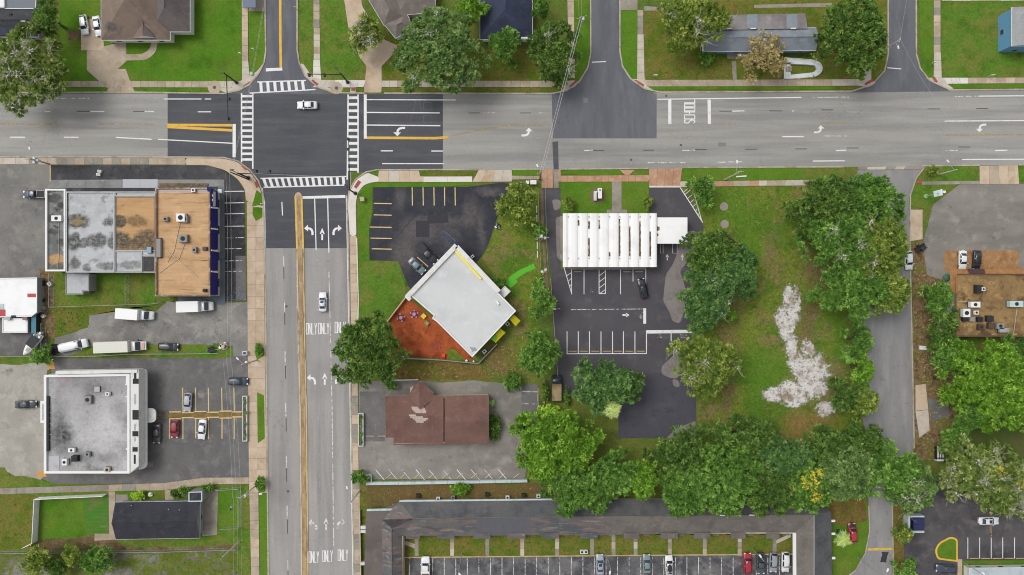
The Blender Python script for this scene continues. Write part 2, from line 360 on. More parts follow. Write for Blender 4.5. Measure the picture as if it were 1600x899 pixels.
M_concw = surf('new_white_concrete', col(228, 222, 214), [(col(214, 208, 200), .4, .45, .65)], fine=.05, fs=5, bump=.1)
M_concg = surf('grey_concrete', col(158, 150, 138), [(col(140, 132, 120), .25, .45, .65), (col(172, 164, 152), .8, .52, .72), (col(120, 112, 98), 1.0, .62, .76, (1, 1), .6)], fine=.12, fs=5, bump=.15)
M_terra = surf('pinkish_paver_walk', col(192, 152, 124), [(col(176, 136, 108), .4, .45, .65), (col(204, 170, 144), 1.0, .52, .72)], fine=.1, fs=6, bump=.2)
M_kerb = surf('kerb_concrete', col(186, 178, 160), [(col(154, 144, 126), .4, .45, .66), (col(200, 194, 180), 1.0, .55, .75), (col(116, 108, 94), .7, .62, .72)], fine=.1, fs=5)
M_joint = plain('dark_joint', col(112, 102, 88), .95, .1)  # dark colour of the joints, seen in the gaps between slabs
M_median = surf('median_concrete', col(182, 158, 120), [(col(150, 126, 96), .5, .45, .62, (2, .5)), (col(128, 104, 74), .6, .58, .7, (2.5, .4)), (col(206, 180, 146), 1.0, .58, .74)], fine=.14, fs=5)
M_red = surf('red_tactile_paving', col(172, 96, 84), [(col(156, 84, 74), .8, .45, .65)], fine=.12, fs=8)
# paint on the road
M_white = surf('white_road_paint', col(236, 236, 234), [(col(214, 213, 210), .8, .5, .7)], fine=.04, fs=5, rough=.7)
M_worn = surf('worn_white_paint', col(222, 221, 217), (), fine=.05, wear=(1.3, .40, .52), rough=.7)
M_faint = surf('faded_white_paint', col(196, 194, 190), (), fine=.05, wear=(1.7, .50, .62), rough=.7)
M_yel = surf('yellow_road_paint', col(230, 184, 78), [(col(214, 166, 66), .8, .5, .7)], fine=.06, rough=.7)
M_yworn = surf('worn_yellow_paint', col(200, 172, 112), (), fine=.06, wear=(.9, .40, .68), rough=.7)
M_ypale = surf('pale_yellow_paint', col(226, 200, 142), [(col(206, 178, 120), .8, .5, .7)], fine=.06, rough=.7)
M_blue = plain('blue_road_paint', col(52, 96, 140), .7)
M_bluef = surf('faded_blue_paint', col(110, 140, 156), (), fine=.05, wear=(1.5, .42, .56), rough=.7)
M_tar = plain('tar_patch', col(96, 94, 92), .9, .1)
M_iron = plain('cast_iron', col(92, 88, 84), .7, .3)

# ------------------------------------------------------------ ground and roads
sheet('ground', [(-9000, -9000), (10600, -9000), (10600, 9900), (-9000, 9900)], 0.0, M_ground, z0=-1)
main = sheet('main_road', [(-4000, 150), (-60, 146), (0, 146), (600, 147), (1000, 145), (1600, 140), (6000, 110), (6000, 225), (1600, 258), (1345, 261),
       (1100, 263.5), (860, 266), (548, 268), (548, 300), (400, 300), (366, 262), (0, 246), (-4000, 262)], .012, M_old)
south = sheet('south_street', [(407, 262), (547, 262), (549, 600), (557, 899), (600, 4000), (460, 4000), (418, 899), (412, 400)], .008, M_oldv)
nst = sheet('north_street', [(413, -3000), (464, -3000), (464, 0), (465, 78), (468, 98), (478, 118), (498, 137), (520, 149), (345, 149), (384, 138), (404, 118), (414, 95), (416, 78), (414, 0)], .016, M_side)
n2 = sheet('middle_side_street', [(923, -3000), (967, -3000), (968, 80), (972, 104), (985, 124), (1006, 140), (1026, 147), (1026, 216.5), (864, 216.5), (862, 148), (886, 142), (906, 128), (919, 105), (923, 85)], .016, M_side)
n3 = sheet('right_side_street', [(1388, -3000), (1430, -3000), (1431, 85), (1437, 108), (1452, 127), (1484, 143), (1330, 145), (1362, 133), (1383, 110), (1388, 85)], .016, M_side)
east = sheet('east_lane', [(1340, 262), (1446, 259), (1430, 279), (1421, 310), (1422, 400), (1428, 700), (1402, 758), (1394, 800), (1396, 1400), (1150, 1400), (1305, 912), (1336, 892), (1352, 864), (1358, 832), (1357, 780), (1340, 700), (1346, 560), (1338, 450)], .010, M_east)
sheet('asphalt_overlay', [(262, 146.5), (692, 147.5), (692, 267), (546, 269), (542, 388), (411, 388), (400, 302), (366, 262), (262, 249)], .020, M_new, main)
sheet('asphalt_patch', [(863, 222), (872, 221), (873, 265), (865, 265)], .020, M_new, main)

def mark(road, name, pts, mat, z=.026):
    return sheet(name, pts, z, mat, road, z0=z-.01)
def line(road, pts, w, mat, name='lane_line', z=.026):
    return ribbon(name, pts, w, z, mat, road, z0=z-.01)
# --- main road lines, left part
line(main, [(86, 154), (140, 154)], 1.4, M_worn); line(main, [(160, 154.5), (250, 154.5)], 1.2, M_faint)
line(main, [(256, 155), (315, 155)], 1.5, M_white); line(main, [(320, 155), (330, 155)], 1.5, M_white); line(main, [(309, 175), (330, 175)], 1.5, M_white)
for a, b, m in ((58, 79, M_worn), (141, 163, M_white), (226, 241, M_worn)): line(main, [(a, 174.3), (b, 174.5)], 1.6, m)
for a, b in ((120, 141), (208, 226)): line(main, [(a, 174.3), (b, 174.3)], 1.3, M_tar)
for a, b in ((16, 39), (100, 123)): line(main, [(a, 214.7), (b, 214.8)], 1.7, M_white)
line(main, [(181, 215), (237, 218)], 1.7, M_white); line(main, [(247, 218), (364, 224.2)], 1.6, M_white)
line(main, [(-300, 194), (88, 194)], 2.6, M_yworn); line(main, [(155, 193.5), (240, 194)], 2.4, M_yworn)
line(main, [(-300, 235.5), (172, 235.5)], 1.0, M_faint); line(main, [(70, 239), (104, 238.5)], 1.0, M_faint)
line(main, [(261, 195.5), (363, 196)], 4, M_yel); line(main, [(261, 198.5), (363, 204)], 4, M_yel, z=.030)
mark(main, 'stop_line', [(363.5, 194), (368.5, 194), (368.5, 246), (363.5, 246)], M_white)
# crosswalks
def xwalk(road, a, b, c, d, n, w=2.2, s=.5, z=.026):
    """rails a-b and c-d with n bars between"""
    line(road, [a, b], w, M_white, 'crosswalk_rail', z); line(road, [c, d], w, M_white, 'crosswalk_rail', z)
    a, b, c, d = [Vector(q) for q in (a, b, c, d)]
    for i in range(n):
        t = (i+.5)/n; p, q = a.lerp(b, t), c.lerp(d, t)
        line(road, [tuple(p), tuple(q)], (b-a).length/n*s, M_white, 'crosswalk_bar', z+.004)
xwalk(main, (377.5, 146), (377.5, 254), (395, 146), (395, 254), 12, 2.2, .42); line(main, [(395, 254), (395, 264)], 2.2, M_white, 'crosswalk_rail')
xwalk(main, (544, 148), (542.8, 270), (559.5, 148), (559.5, 270), 12, 2.2, .42); line(main, [(542.8, 270), (542.5, 281)], 2.2, M_white, 'crosswalk_rail')
xwalk(nst, (402, 128.5), (478, 126), (403, 145), (480, 141), 7, 1.8, .42, z=.030); line(nst, [(390, 145.8), (403, 145)], 1.8, M_white, 'crosswalk_rail', .03); line(nst, [(480, 141), (493, 140)], 1.8, M_white, 'crosswalk_rail', .03)
xwalk(main, (407, 279), (541, 276), (412, 293), (542, 289.5), 14, 1.8, .46)
# main road lines, right of the crossing
mark(main, 'stop_line', [(568.5, 148), (573, 148), (573, 217), (568.5, 217)], M_white)
line(main, [(573, 156), (712, 156.5)], 1.5, M_white)
line(main, [(573, 176), (687, 176.7)], 1.8, M_white); line(main, [(573, 195.7), (688, 196.7)], 1.8, M_white)
line(main, [(573, 215.5), (680, 216.2), (701, 214.5)], 4, M_yel)
line(main, [(704, 212.5), (738, 206), (765, 200), (800, 196), (862, 196)], 2.2, M_yworn)
line(main, [(595, 236), (614, 236)], 1.7, M_white); line(main, [(674, 236.3), (692, 236.3)], 1.7, M_white)
line(main, [(597, 256), (693, 256)], 1.5, M_white); line(main, [(694, 256), (862, 256)], 1.0, M_faint)
for a, b in ((756, 773), (843, 850)): line(main, [(a, 176.6), (b, 176.6)], 1.2, M_worn)
for a, b in ((732, 750), (812, 830)): line(main, [(a, 176.8), (b, 176.8)], 1.2, M_tar)
line(main, [(796, 217), (862, 216)], 1.2, M_faint)
line(main, [(1027, 155.5), (1252, 152.5)], 1.6, M_white)
line(main, [(1270, 152.5), (1327, 152)], 1.2, M_worn); line(main, [(1492, 151), (1530, 150.5)], 1.2, M_worn); line(main, [(1530, 150.5), (1900, 148)], 1.6, M_white)
mark(main, 'stop_line', [(1044, 156), (1049, 156), (1049, 194), (1044, 194)], M_white)
mark(main, 'stop_line', [(1105.5, 156), (1110.5, 156), (1111, 194), (1106, 194)], M_white)
for a, b, m in ((1144, 1163, M_white), (1236, 1241, M_worn), (1303, 1321, M_faint), (1470, 1490, M_faint), (1545, 1567, M_faint)): line(main, [(a, 174), (b, 173.5)], 1.6, m)
for a, b, y in ((1124, 1143, 174), (1202, 1222, 173.5), (1284, 1302, 172), (1449, 1469, 170.5), (1525, 1544, 170)): line(main, [(a, y), (b, y)], 1.3, M_tar)
line(main, [(1282, 193), (1323, 192)], 2.2, M_yworn); line(main, [(1476, 211), (1680, 210)], 2.6, M_yworn); line(main, [(1116, 195), (1150, 195)], 2, M_yworn)
line(main, [(1222, 213.8), (1256, 213.8)], 1.8, M_white); line(main, [(1276, 212.8), (1323, 212.8)], 1.2, M_worn); line(main, [(1476, 189.5), (1900, 187)], 1.6, M_white)
for a, b, m in ((913, 926, M_worn), (1066, 1086, M_worn), (1306, 1322, M_white), (1478, 1496, M_worn), (1555, 1574, M_white), (1640, 1660, M_worn)): line(main, [(a, 235.5), (b, 235)], 1.7, m)
for a, b, y in ((926, 944, 235.5), (1005, 1022, 235), (1086, 1104, 234), (1164, 1183, 233.5), (1242, 1261, 233), (1323, 1342, 231.5), (1497, 1516, 230)): line(main, [(a, y), (b, y)], 1.3, M_tar)
line(main, [(890, 255.5), (1010, 255)], 1.2, M_faint); line(main, [(1012, 254.5), (1074, 254.5)], 1.6, M_worn); line(main, [(1117, 254), (1160, 253)], 1.4, M_worn)
line(main, [(1270, 252), (1320, 251.5)], 1.7, M_white); line(main, [(1503, 249.5), (1900, 248)], 1.6, M_white)
line(main, arc(1065, 205, 18, 180, 330, 12, 11), .9, M_yworn)
for x, y in ((1064, 227), (986, 250), (1041, 150)):
    MB().disc(P(x, y), .28, .0, .03).build('manhole_cover', M_iron, main)
for x, y, w, h in ((1128, 226, 12, 6), (915, 157, 7, 8)): mark(main, 'utility_patch', [(x-w/2, y-h/2), (x+w/2, y-h/2), (x+w/2, y+h/2), (x-w/2, y+h/2)], surf('old_patch', col(134, 132, 128), fine=.1), .023)
for y in (160.5, 180.5): # detector loops sawn in the fresh asphalt
    line(main, rnd([(662, y), (675, y), (675, y+12), (662, y+12), (662, y+.2)], 3), .5, surf('loop_sealant', col(122, 122, 126)), 'detector_loop', .024)
line(main, [(641, 190), (650, 158), (655, 158), (660, 175)], .5, MATS['loop_sealant'], 'detector_loop', .024)

# turn arrows and words
def turn_arrow(road, cx, cy, w, h, head=0, mirror=False, mat=None, z=.03):
    """left-turn arrow; head = direction of travel in degrees (90 = up the picture)"""
    mat = mat or M_white
    a = R(head-90); s = -1 if mirror else 1
    def T(p): x, y = p[0]*w*s, p[1]*h; return (cx+x*math.cos(a)-y*math.sin(a), cy-(x*math.sin(a)+y*math.cos(a)))
    pts = [(.5, -.5), (.5, -.2), (.4, .08), (.18, .26), (-.12, .3), (-.12, .58), (-.55, .2), (-.12, -.12), (-.12, .1), (.08, .07), (.2, -.06), (.26, -.25), (.26, -.5)]
    vs = [P2(*T(p)) for p in pts]
    vs = [(x, y, z) for x, y in vs]
    f = [(0, 1, 11, 12), (1, 2, 10, 11), (2, 3, 9, 10), (3, 4, 8, 9), (4, 5, 6), (4, 6, 8), (8, 6, 7)]
    f = [q if not mirror else q[::-1] for q in f]
    return MB().add(vs, f).build('turn_arrow', mat, road)
def up_arrow(road, cx, cy, w, h, head=90, mat=None, z=.03, name='straight_arrow'):
    a = R(head-90)
    def T(p): x, y = p[0]*w, p[1]*h; return P(cx+x*math.cos(a)-y*math.sin(a), cy-(x*math.sin(a)+y*math.cos(a)), 0)
    vs = [T(p) for p in ((-.17, -.5), (.17, -.5), (.17, .1), (-.17, .1), (.5, .0), (0, .5), (-.5, .0))]
    vs = [(v.x, v.y, z) for v in vs]
    return MB().add(vs, [(0, 1, 2, 3), (6, 4, 5)]).build(name, mat or M_white, road)
for cy in (360, 593.5, 820):
    x0 = 483 if cy < 400 else (487 if cy < 700 else 489)
    m = M_white if cy < 400 else M_worn if cy > 700 else M_white
    turn_arrow(south, x0, cy, 14, 15, 90, False, m, .034); up_arrow(south, x0+20.5, cy+(6 if cy < 400 else -1.5), 8, 19, 90, m, .034)
    turn_arrow(south, x0+43.5, cy+(0 if cy < 400 else -1), 14, 15, 90, True, m, .034)
turn_arrow(main, 624.5, 205.5, 14, 17, 180); turn_arrow(main, 823, 207, 13, 16, 0); turn_arrow(main, 1279.5, 202.5, 12, 15, 0); turn_arrow(main, 1533.5, 200, 13, 15, 180)
GL = {'O': [[(0, 0), (0, 1), (1, 1), (1, 0), (0, 0)]], 'N': [[(0, 0), (0, 1), (1, 0), (1, 1)]], 'L': [[(0, 1), (0, 0), (1, 0)]], 'Y': [[(0, 1), (.5, .55), (1, 1)], [(.5, .55), (.5, 0)]],
      'S': [[(1, .9), (.8, 1), (.2, 1), (0, .85), (0, .65), (1, .38), (1, .15), (.8, 0), (.2, 0), (0, .1)]], 'C': [[(1, 1), (0, 1), (0, 0), (1, 0)]], 'H': [[(0, 0), (0, 1)], [(1, 0), (1, 1)], [(0, .5), (1, .5)]],
      'T': [[(0, 1), (1, 1)], [(.5, 1), (.5, 0)]], 'P': [[(0, 0), (0, 1), (1, 1), (1, .5), (0, .5)]]}
def word(road, txt, cx, cy, adv, lw, lh, head=90, st=1.0, mat=None, z=.034):
    a = R(head-90); n = len(txt)
    for i, ch in enumerate(txt):
        m = MB(); zz = z
        for stk in GL[ch]:
            pts = []
            for px, py in stk:
                x = (i-(n-1)/2)*adv+(px-.5)*lw; y = (py-.5)*lh
                pts.append((cx+x*math.cos(a)-y*math.sin(a), cy-(x*math.sin(a)+y*math.cos(a))))
            for p, q in zip(pts[:-1], pts[1:]):
                d = (Vector(q)-Vector(p)); d = d/d.length*st*.4
                L, Rr = band([(p[0]-d.x, p[1]-d.y), (q[0]+d.x, q[1]+d.y)], st)
                zz += .0016; m.add([(x, y, zz) for x, y in (L[0], Rr[0], Rr[1], L[1])], [(0, 1, 2, 3)])
        m.build('painted_letter', mat or M_white, road)
for cx, cy in ((486.8, 514), (506, 513.5), (531.8, 512)): word(south, 'ONLY', cx, cy, 4.4, 3.2, 16.5, 90, 1.25)
for cx, cy in ((490.5, 870.5), (512, 869), (536, 867.5)): word(south, 'ONLY', cx, cy, 4.15, 3.0, 16.5, 90, 1.15)
word(main, 'SCHOOL', 1077.5, 174.5, 6.3, 4.6, 16, 180, 1.6)

# --- south street lines
line(south, [(410, 294), (413.5, 318), (415, 400), (417.5, 600), (420, 899), (424, 1300)], 1.3, M_white, z=.03)
line(south, [(541, 306), (543, 400), (546.5, 600), (551.5, 899), (558, 1300)], 1.3, M_white, z=.03)
mark(south, 'stop_line', [(471, 307), (539.5, 305), (539.5, 309.5), (471, 311)], M_white, .03)
line(south, [(440.5, 316), (441.5, 337)], 1.6, M_white, z=.03)
line(south, [(491.7, 311), (494, 391)], 1.6, M_white, z=.03); line(south, [(512, 310), (514, 395)], 1.6, M_white, z=.03)
for a, b, x in ((400, 417, 443.3), (470, 488, 444.5), (549, 571, 445.5), (630, 653, 446.5), (712, 731, 447.5), (790, 812, 448.6), (873, 891, 449.6)): line(south, [(x, a), (x+.3, b)], 1.5, M_worn, z=.03)
for a, b, x in ((418, 436, 443.4), (489, 508, 444.8), (571, 592, 446), (653, 674, 447), (732, 753, 447.8), (812, 834, 449), (892, 912, 450)): line(south, [(x, a), (x+.3, b)], 1.2, M_tar, z=.03)
for x0, a, x1, b, m in ((495, 405, 496, 500, M_faint), (497.5, 600, 501, 860, M_faint), (514, 425, 519, 640, M_worn), (519, 640, 521.5, 855, M_worn)): line(south, [(x0, a), (x1, b)], 1.4, m, z=.03)
med = ribbon('median', [(466.5, 306), (469.5, 400), (471, 520), (474, 640), (476.5, 899), (481, 1300)], 6.6, .15, M_median, z0=0)
for sx, mm, ys in ((-4.8, 'L', ((306, 389), (389, 1300))), (4.8, 'R', ((308, 389), (389, 1300)))):
    for k, (ya, yb) in enumerate(ys):
        cx_ = lambda y: np.interp(y, [306, 400, 520, 640, 899, 1300], [466.5, 469.5, 471, 474, 476.5, 481])
        ribbon('painted_kerb', [(cx_(y)+sx, y) for y in np.linspace(ya, yb, 3 if k == 0 else 12)], 2.8 if k == 0 else 2.2, .13, surf('bright_yellow_kerb', col(226, 190, 104), [(col(206, 166, 84), .8, .5, .7)], fine=.06) if k == 0 else surf('worn_kerb_'+mm, col(204, 190, 166) if mm == 'L' else col(204, 184, 138), [(col(146, 126, 96), .5, .5, .64, (2, .4)), (col(216, 190, 130), .4, .56, .68, (2, .3))], fine=.12), med, z0=0)
MB().disc(P(466.3, 306), .8, 0, .148, 16).build('median_nose', M_conc2, med)
line(south, [(462.3, 390), (466.4, 640), (469, 899)], .9, M_faint, z=.032)
MB().disc(P(447.5, 479), .3, 0, .03).build('manhole_cover', M_iron, south); MB().disc(P(450, 768), .3, 0, .03).build('manhole_cover', M_iron, south)
# --- side street lines
line(nst, [(437.3, -300), (438, 60), (439, 108)], 4, M_yel, z=.03); mark(nst, 'stop_line', [(415.5, 107), (441, 106), (441.5, 110.5), (415.5, 112)], M_white, .03)
line(n2, [(925, 97.5), (947, 96.5)], 1.4, M_white, z=.03, name='stop_line'); line(n3, [(1384.5, 106), (1408, 108)], 1.4, M_white, z=.03, name='stop_line')

# ------------------------------------------------------------ lawns (a few distinct turf sheets over the grassy ground)
def lawn(pts, mat, z=.05): return sheet('lawn', pts, z, mat)
lawn([(96, -60), (380, -60), (380, 142), (90, 142)], M_bright, .045)
lawn([(387, -60), (413, -60), (415, 78), (412, 98), (402, 118), (390, 128)], M_bright, .045)
lawn([(466, -60), (500, -60), (500, 132), (486, 122), (470, 100)], M_lawn, .045); lawn([(500, -60), (560, -60), (575, 126), (500, 126)], M_lawn, .045)
lawn([(560, 40), (640, 60), (780, 80), (885, 60), (885, 128), (575, 128)], M_olive, .045)
lawn([(896, -60), (922, -60), (922, 84), (916, 106), (905, 124), (897, 128)], M_bright, .045)
lawn([(969, 16), (996, 16), (996, 128), (985, 122), (972, 102)], M_bright, .045); lawn([(1006, 20), (1386, -60), (1386, 110), (1362, 134), (1006, 134)], M_olive, .045)
lawn([(1433, -60), (1459, -60), (1459, 128), (1452, 124), (1440, 108)], M_bright, .045); lawn([(1470, 2), (1900, 2), (1900, 122), (1470, 122)], M_lawn, .045)
for a, b, m in ((85, 170, M_bright), (208, 314, M_bright), (332, 367, M_bright), (528, 548, M_lawn), (556, 569, M_lawn), (596, 884, M_olive), (1012, 1050, M_bright), (1050, 1300, M_bright), (1300, 1350, M_olive), (1484, 1900, M_bright)):
    y = 137.5 if a < 900 else 134 if a < 1400 else 131.5
    sheet('grass_verge', [(a, y), (b, y), (b, y+6.5), (a, y+6.5)], .10, m)
# ------------------------------------------------------------ kerbs
def kerb(pts, w=2.2, z=.15, mat=None): return ribbon('kerb', pts, w, z, mat or M_kerb, z0=-.02)
kerb([(-300, 147), (168, 144.5)]); kerb([(208, 144.5), (350, 146.5), (372, 142), (390, 132), (404, 116), (413, 98), (415.5, 80), (414.2, 0), (413.5, -300)])
kerb([(464.5, -300), (464.5, 78), (467.5, 98), (477, 119), (496, 136), (520, 145), (570, 146)]); kerb([(600, 146), (862, 146.5), (885, 142), (905, 128), (918.5, 106), (923, 84), (922.5, -300)])
kerb([(968, -300), (968.5, 80), (972.5, 104), (985, 123), (1007, 139), (1032, 144.5), (1330, 143), (1362, 133), (1382, 111), (1387.5, 85), (1387.5, -300)])
kerb([(1430.5, -300), (1431.5, 85), (1437.5, 107), (1452, 126), (1484, 141), (1600, 140), (2000, 136)])
kerb([(-300, 245.5), (200, 245.5), (300, 246), (350, 246.5), (372, 252), (391, 266), (404, 283), (411, 302), (414, 400), (416.5, 600), (419.5, 899), (423, 1300)])
kerb([(557.3, 1300), (553.2, 899), (548, 600), (544.5, 400), (542.5, 318), (546, 298), (556, 280), (572, 269), (590, 265.5), (655, 265.5)])
kerb([(655, 265.5), (748, 265)]); kerb([(800, 265), (845, 264.5)]); kerb([(876, 264.5), (1012, 263.5)]); kerb([(1066, 262), (1318, 261)]); kerb([(1440, 259.5), (1530, 258.5)]); kerb([(1592, 258), (1900, 256)])
kerb([(1444, 262), (1431, 279), (1422, 305), (1421.5, 400), (1424, 500), (1428, 700)], 2.0)
kerb([(1357, 790), (1358.5, 830), (1352, 864), (1336, 892), (1300, 918)], 1.6); kerb([(1394, 790), (1395.5, 899), (1396, 1100)], 1.6)

# ------------------------------------------------------------ pavements made of slabs
SL = [0]
def walk(a, b, c, d, mats, step=10.0, z=.13, first=None):
    """a-b is one long edge, d-c the other; slabs across with open joints"""
    a, b, c, d = [Vector(q) for q in (a, b, c, d)]
    base = sheet('sidewalk', [tuple(q) for q in (a, b, c, d)], z-.03, M_joint)
    n = max(1, round(((b-a).length+(c-d).length)/2/step))
    g = .16/step if n > 1 else 0
    for i in range(n):
        t0, t1 = (i+g)/n if 1 else 0, (i+1-g)/n
        q = [a.lerp(b, t0), a.lerp(b, t1), d.lerp(c, t1), d.lerp(c, t0)]
        zz = z+random.uniform(-.006, .006)
        m = mats[i] if (first and i < len(mats)) else random.choice(mats)
        MB().prism([P2(*v) for v in q], z-.05, zz).build('slab', m, base)
    return base
M_conc4 = surf('greyed_concrete', col(178, 164, 146), [(col(160, 146, 128), .25, .45, .65), (col(192, 180, 162), .8, .52, .72)], fine=.1, fs=5)
W_N = [M_conc, M_conc, M_conc4, M_conc, M_conc4]
walk((100, 127), (326, 127.5), (326, 137), (100, 136.5), W_N, 13); walk((326, 127.5), (378, 127.5), (374, 138), (326, 137), [M_conc3], 12)
walk((170, 137), (208, 137), (212, 146), (166, 146), [M_conc], 22)
def vwalk(x0, x1, y0, y1, mats, step=11, x2=None, x3=None): return walk((x0, y0), (x2 or x0, y1), (x3 or x1, y1), (x1, y0), mats, step)
vwalk(378, 387, -45, 95, [M_conc2, M_conc, M_conc2], 12, 378.5, 388); vwalk(378.5, 388, 95, 127, [M_conc3], 12, 378.5, 391)
vwalk(490, 499.5, -45, 44, [M_concg, M_conc], 12); vwalk(490.5, 500, 44, 94, [M_conc3, M_conc3, M_conc], 10); vwalk(490, 500, 94, 125, [M_concw], 12, 489, 502)
vwalk(885.5, 896, -45, 122, [M_conc2, M_conc], 12, 889, 898); vwalk(996, 1005, 16, 54, [M_conc, M_concg], 10); vwalk(996, 1005.5, 54, 126, [M_conc3], 12, 995.5, 1007)
vwalk(1458.5, 1469, -45, 82, [M_conc, M_concg, M_conc2], 12); vwalk(1459, 1469.5, 82, 122, [M_conc3], 12, 1458.5, 1471); vwalk(1350, 1361, 94, 125, [M_conc3], 12, 1348, 1361)
walk((500, 125.5), (548, 125.5), (548, 137), (488, 137), [M_concw, M_conc3], 12); walk((548, 125.5), (572, 126), (568, 136.5), (548, 136.5), [M_concw], 12)
walk((596, 126.5), (684, 126.5), (684, 136.5), (596, 136.5), [M_conc3, M_conc], 12); walk((684, 126.5), (886, 127), (884, 136.8), (684, 136.5), W_N, 14)
walk((1005, 125.5), (1300, 124.5), (1300, 134.5), (1010, 135.5), W_N, 14); walk((1300, 124.5), (1348, 124), (1350, 134), (1300, 134.5), [M_conc3], 12)
walk((1471, 122), (1512, 122), (1512, 131), (1476, 131.5), [M_concw], 12); walk((1512, 122), (1660, 121.5), (1660, 130.5), (1512, 131), [M_conc2, M_conc, M_conc], 15); walk((1471, -4), (1700, -6), (1700, 1.5), (1471, 2), [M_conc3, M_conc], 15)
walk((-60, 247), (46, 247), (46, 257), (-60, 257), [M_conc2, M_conc3], 20); walk((46, 247), (290, 247.5), (290, 257.5), (46, 257.5), [M_concg, M_conc], 14)
# street corners (one poured slab each) with red tactile pads
cor = [sheet('corner_pavement', q, .128, m) for q, m in (
    (rnd([(290, 247.5), (348, 248), (370, 253), (389, 267), (401, 283), (409, 302), (410, 316), (385, 316), (383, 296), (372, 280), (352, 266), (325, 258.5), (290, 258)], 6), M_conc2),
    (rnd([(374, 128), (402, 112), (412.5, 98), (413, 100), (404, 118), (390, 134), (372, 143.5), (350, 145), (340, 138), (374, 138)], 4), M_conc3),
    (rnd([(468, 100), (478, 119), (497, 136), (520, 144), (527, 141), (500, 134), (502, 124), (489, 122), (474, 100)], 3), M_conc3),
    (rnd([(574, 270), (592, 277), (592, 284), (577, 286), (567, 291), (559, 302), (556, 318), (557, 369), (547, 369), (543.5, 318), (547, 299), (557, 281)], 5), M_concw),
    (rnd([(884, 127), (897, 126), (905, 128), (898, 136), (886, 141), (876, 143), (882, 136)], 2), M_conc3),
    (rnd([(984, 124), (1008, 124), (1010, 135), (1022, 142), (1007, 138), (994, 131)], 2), M_conc3),
    (rnd([(1340, 134), (1352, 124), (1362, 124), (1368, 130), (1356, 137)], 2), M_conc3),
    (rnd([(1446, 122), (1474, 122), (1480, 132), (1490, 139), (1480, 140), (1454, 128)], 2), M_conc3),
    (rnd([(548, 137), (556, 137), (556, 145.5), (547, 145.5)], .2), M_conc3))]
def pad(q): sheet('tactile_pad', q, .136, M_red, cor[0], z0=.12)
pad([(380, 135), (390, 127.5), (393, 130.5), (382, 138)]); pad([(486.5, 127), (489, 124.5), (498, 132), (495, 135.5)]); pad([(549, 137.5), (555.5, 137.5), (555.5, 142.5), (549, 142.5)])
pad([(377, 260), (381, 257.5), (388, 263.5), (384.5, 267)]); pad([(397.5, 285), (402, 283), (405, 292), (401, 294.5)]); pad([(553, 292.5), (560, 281.5), (565, 285), (557, 295.5)])
pad([(889, 135), (899, 126), (904, 129), (890, 140)]); pad([(989, 126), (994, 125), (1007, 133), (1004, 137)]); pad([(1350, 131), (1361, 124), (1367, 126.5), (1352, 134)]); pad([(1456, 122), (1460, 120.5), (1465, 128), (1461, 131)])
pad([(1433, 281.5), (1440, 282), (1440, 287), (1431, 287)])
# pavements along the south street
walk((386, 316), (387.5, 556), (400, 556), (400, 316), [M_conc2, M_conc2b], 18); walk((400.3, 316), (400.3, 556), (414.3, 556), (411.5, 316), [M_conc2, M_conc2b], 18)
walk((387.5, 556), (389.5, 770), (402, 770), (400.5, 556), [M_conc2, M_conc2b], 18); walk((400.5, 556), (402, 770), (417, 770), (414.3, 556), [M_conc2, M_conc2b], 18)
walk((390, 770), (395, 1000), (407, 1000), (404, 770), [M_conc, M_conc2, M_conc], 14)
for q in ([(401, 297), (408, 302), (410.5, 312), (410.5, 322), (404, 321), (394, 323)], [(395, 324), (404, 324), (410.5, 325), (410, 340), (400, 346), (395, 336)], [(400, 535), (412.5, 544), (412.5, 556), (402, 563), (398, 550)], [(402, 613), (413, 618), (414, 685), (403, 693)], [(404, 742), (415, 748), (415, 768), (404, 770)], [(405, 770), (418, 770), (420, 899), (423, 1000), (408, 1000)]):
    sheet('tree_pit_grass', q, .142, M_bright, z0=.0)
lawn([(388, 770), (391, 770), (396, 1000), (372, 1000), (376, 765)], M_lawn, .05)
walk((547, 369), (549, 560), (560, 560), (557, 369), [M_conc2, M_conc2b], 15); walk((549.5, 590), (551, 735), (560.5, 735), (559, 590), [M_conc2, M_conc, M_concg], 15); walk((551.5, 752), (556, 1000), (564, 1000), (562, 752), [M_concg, M_conc], 12)
ribbon('white_edging', [(557.5, 372), (560, 470), (559.5, 500)], 1.6, .16, M_concw, z0=0)
# south side of the main road
walk((592, 267), (655, 267), (658, 284.5), (590, 284.5), [M_conc2, M_conc3], 16); walk((655, 276), (662, 276), (662, 284.5), (655, 284.5), [M_conc2], 10); walk((661.5, 276.3), (738, 276), (738, 284.5), (661.5, 284.8), [M_concw], 38)
walk((748, 266), (800, 266), (800, 284), (738, 284.5), [M_conc2, M_conc3], 16); walk((800, 275), (845, 275), (845, 280), (800, 281), [M_conc], 12)
for q, m in (([(574, 269), (598, 267.5), (602, 271), (598, 276), (576, 275)], M_bright), ([(657, 267), (744, 267), (747, 274), (738, 275.5), (656, 275.5)], M_olive), ([(801, 266), (840, 264), (845, 274), (800, 275)], M_bright),
             ([(577, 286), (740, 285), (742, 289), (700, 292), (580, 293), (560, 305), (558, 300)], M_bright), ([(876, 273), (882, 267), (968, 266), (974, 274), (940, 274.3)], M_bright), ([(985, 274), (992, 267), (1008, 266), (1013, 274)], M_bright)):
    sheet('grass_verge', q, .10, m)
walk((846, 265), (864, 265), (864, 294), (846, 294), [M_terra], 8); walk((864.5, 265), (872, 265), (873, 294), (865, 294), [M_concg], 12); walk((872, 265), (876, 265), (876, 284), (872, 284), [M_terra], 10)
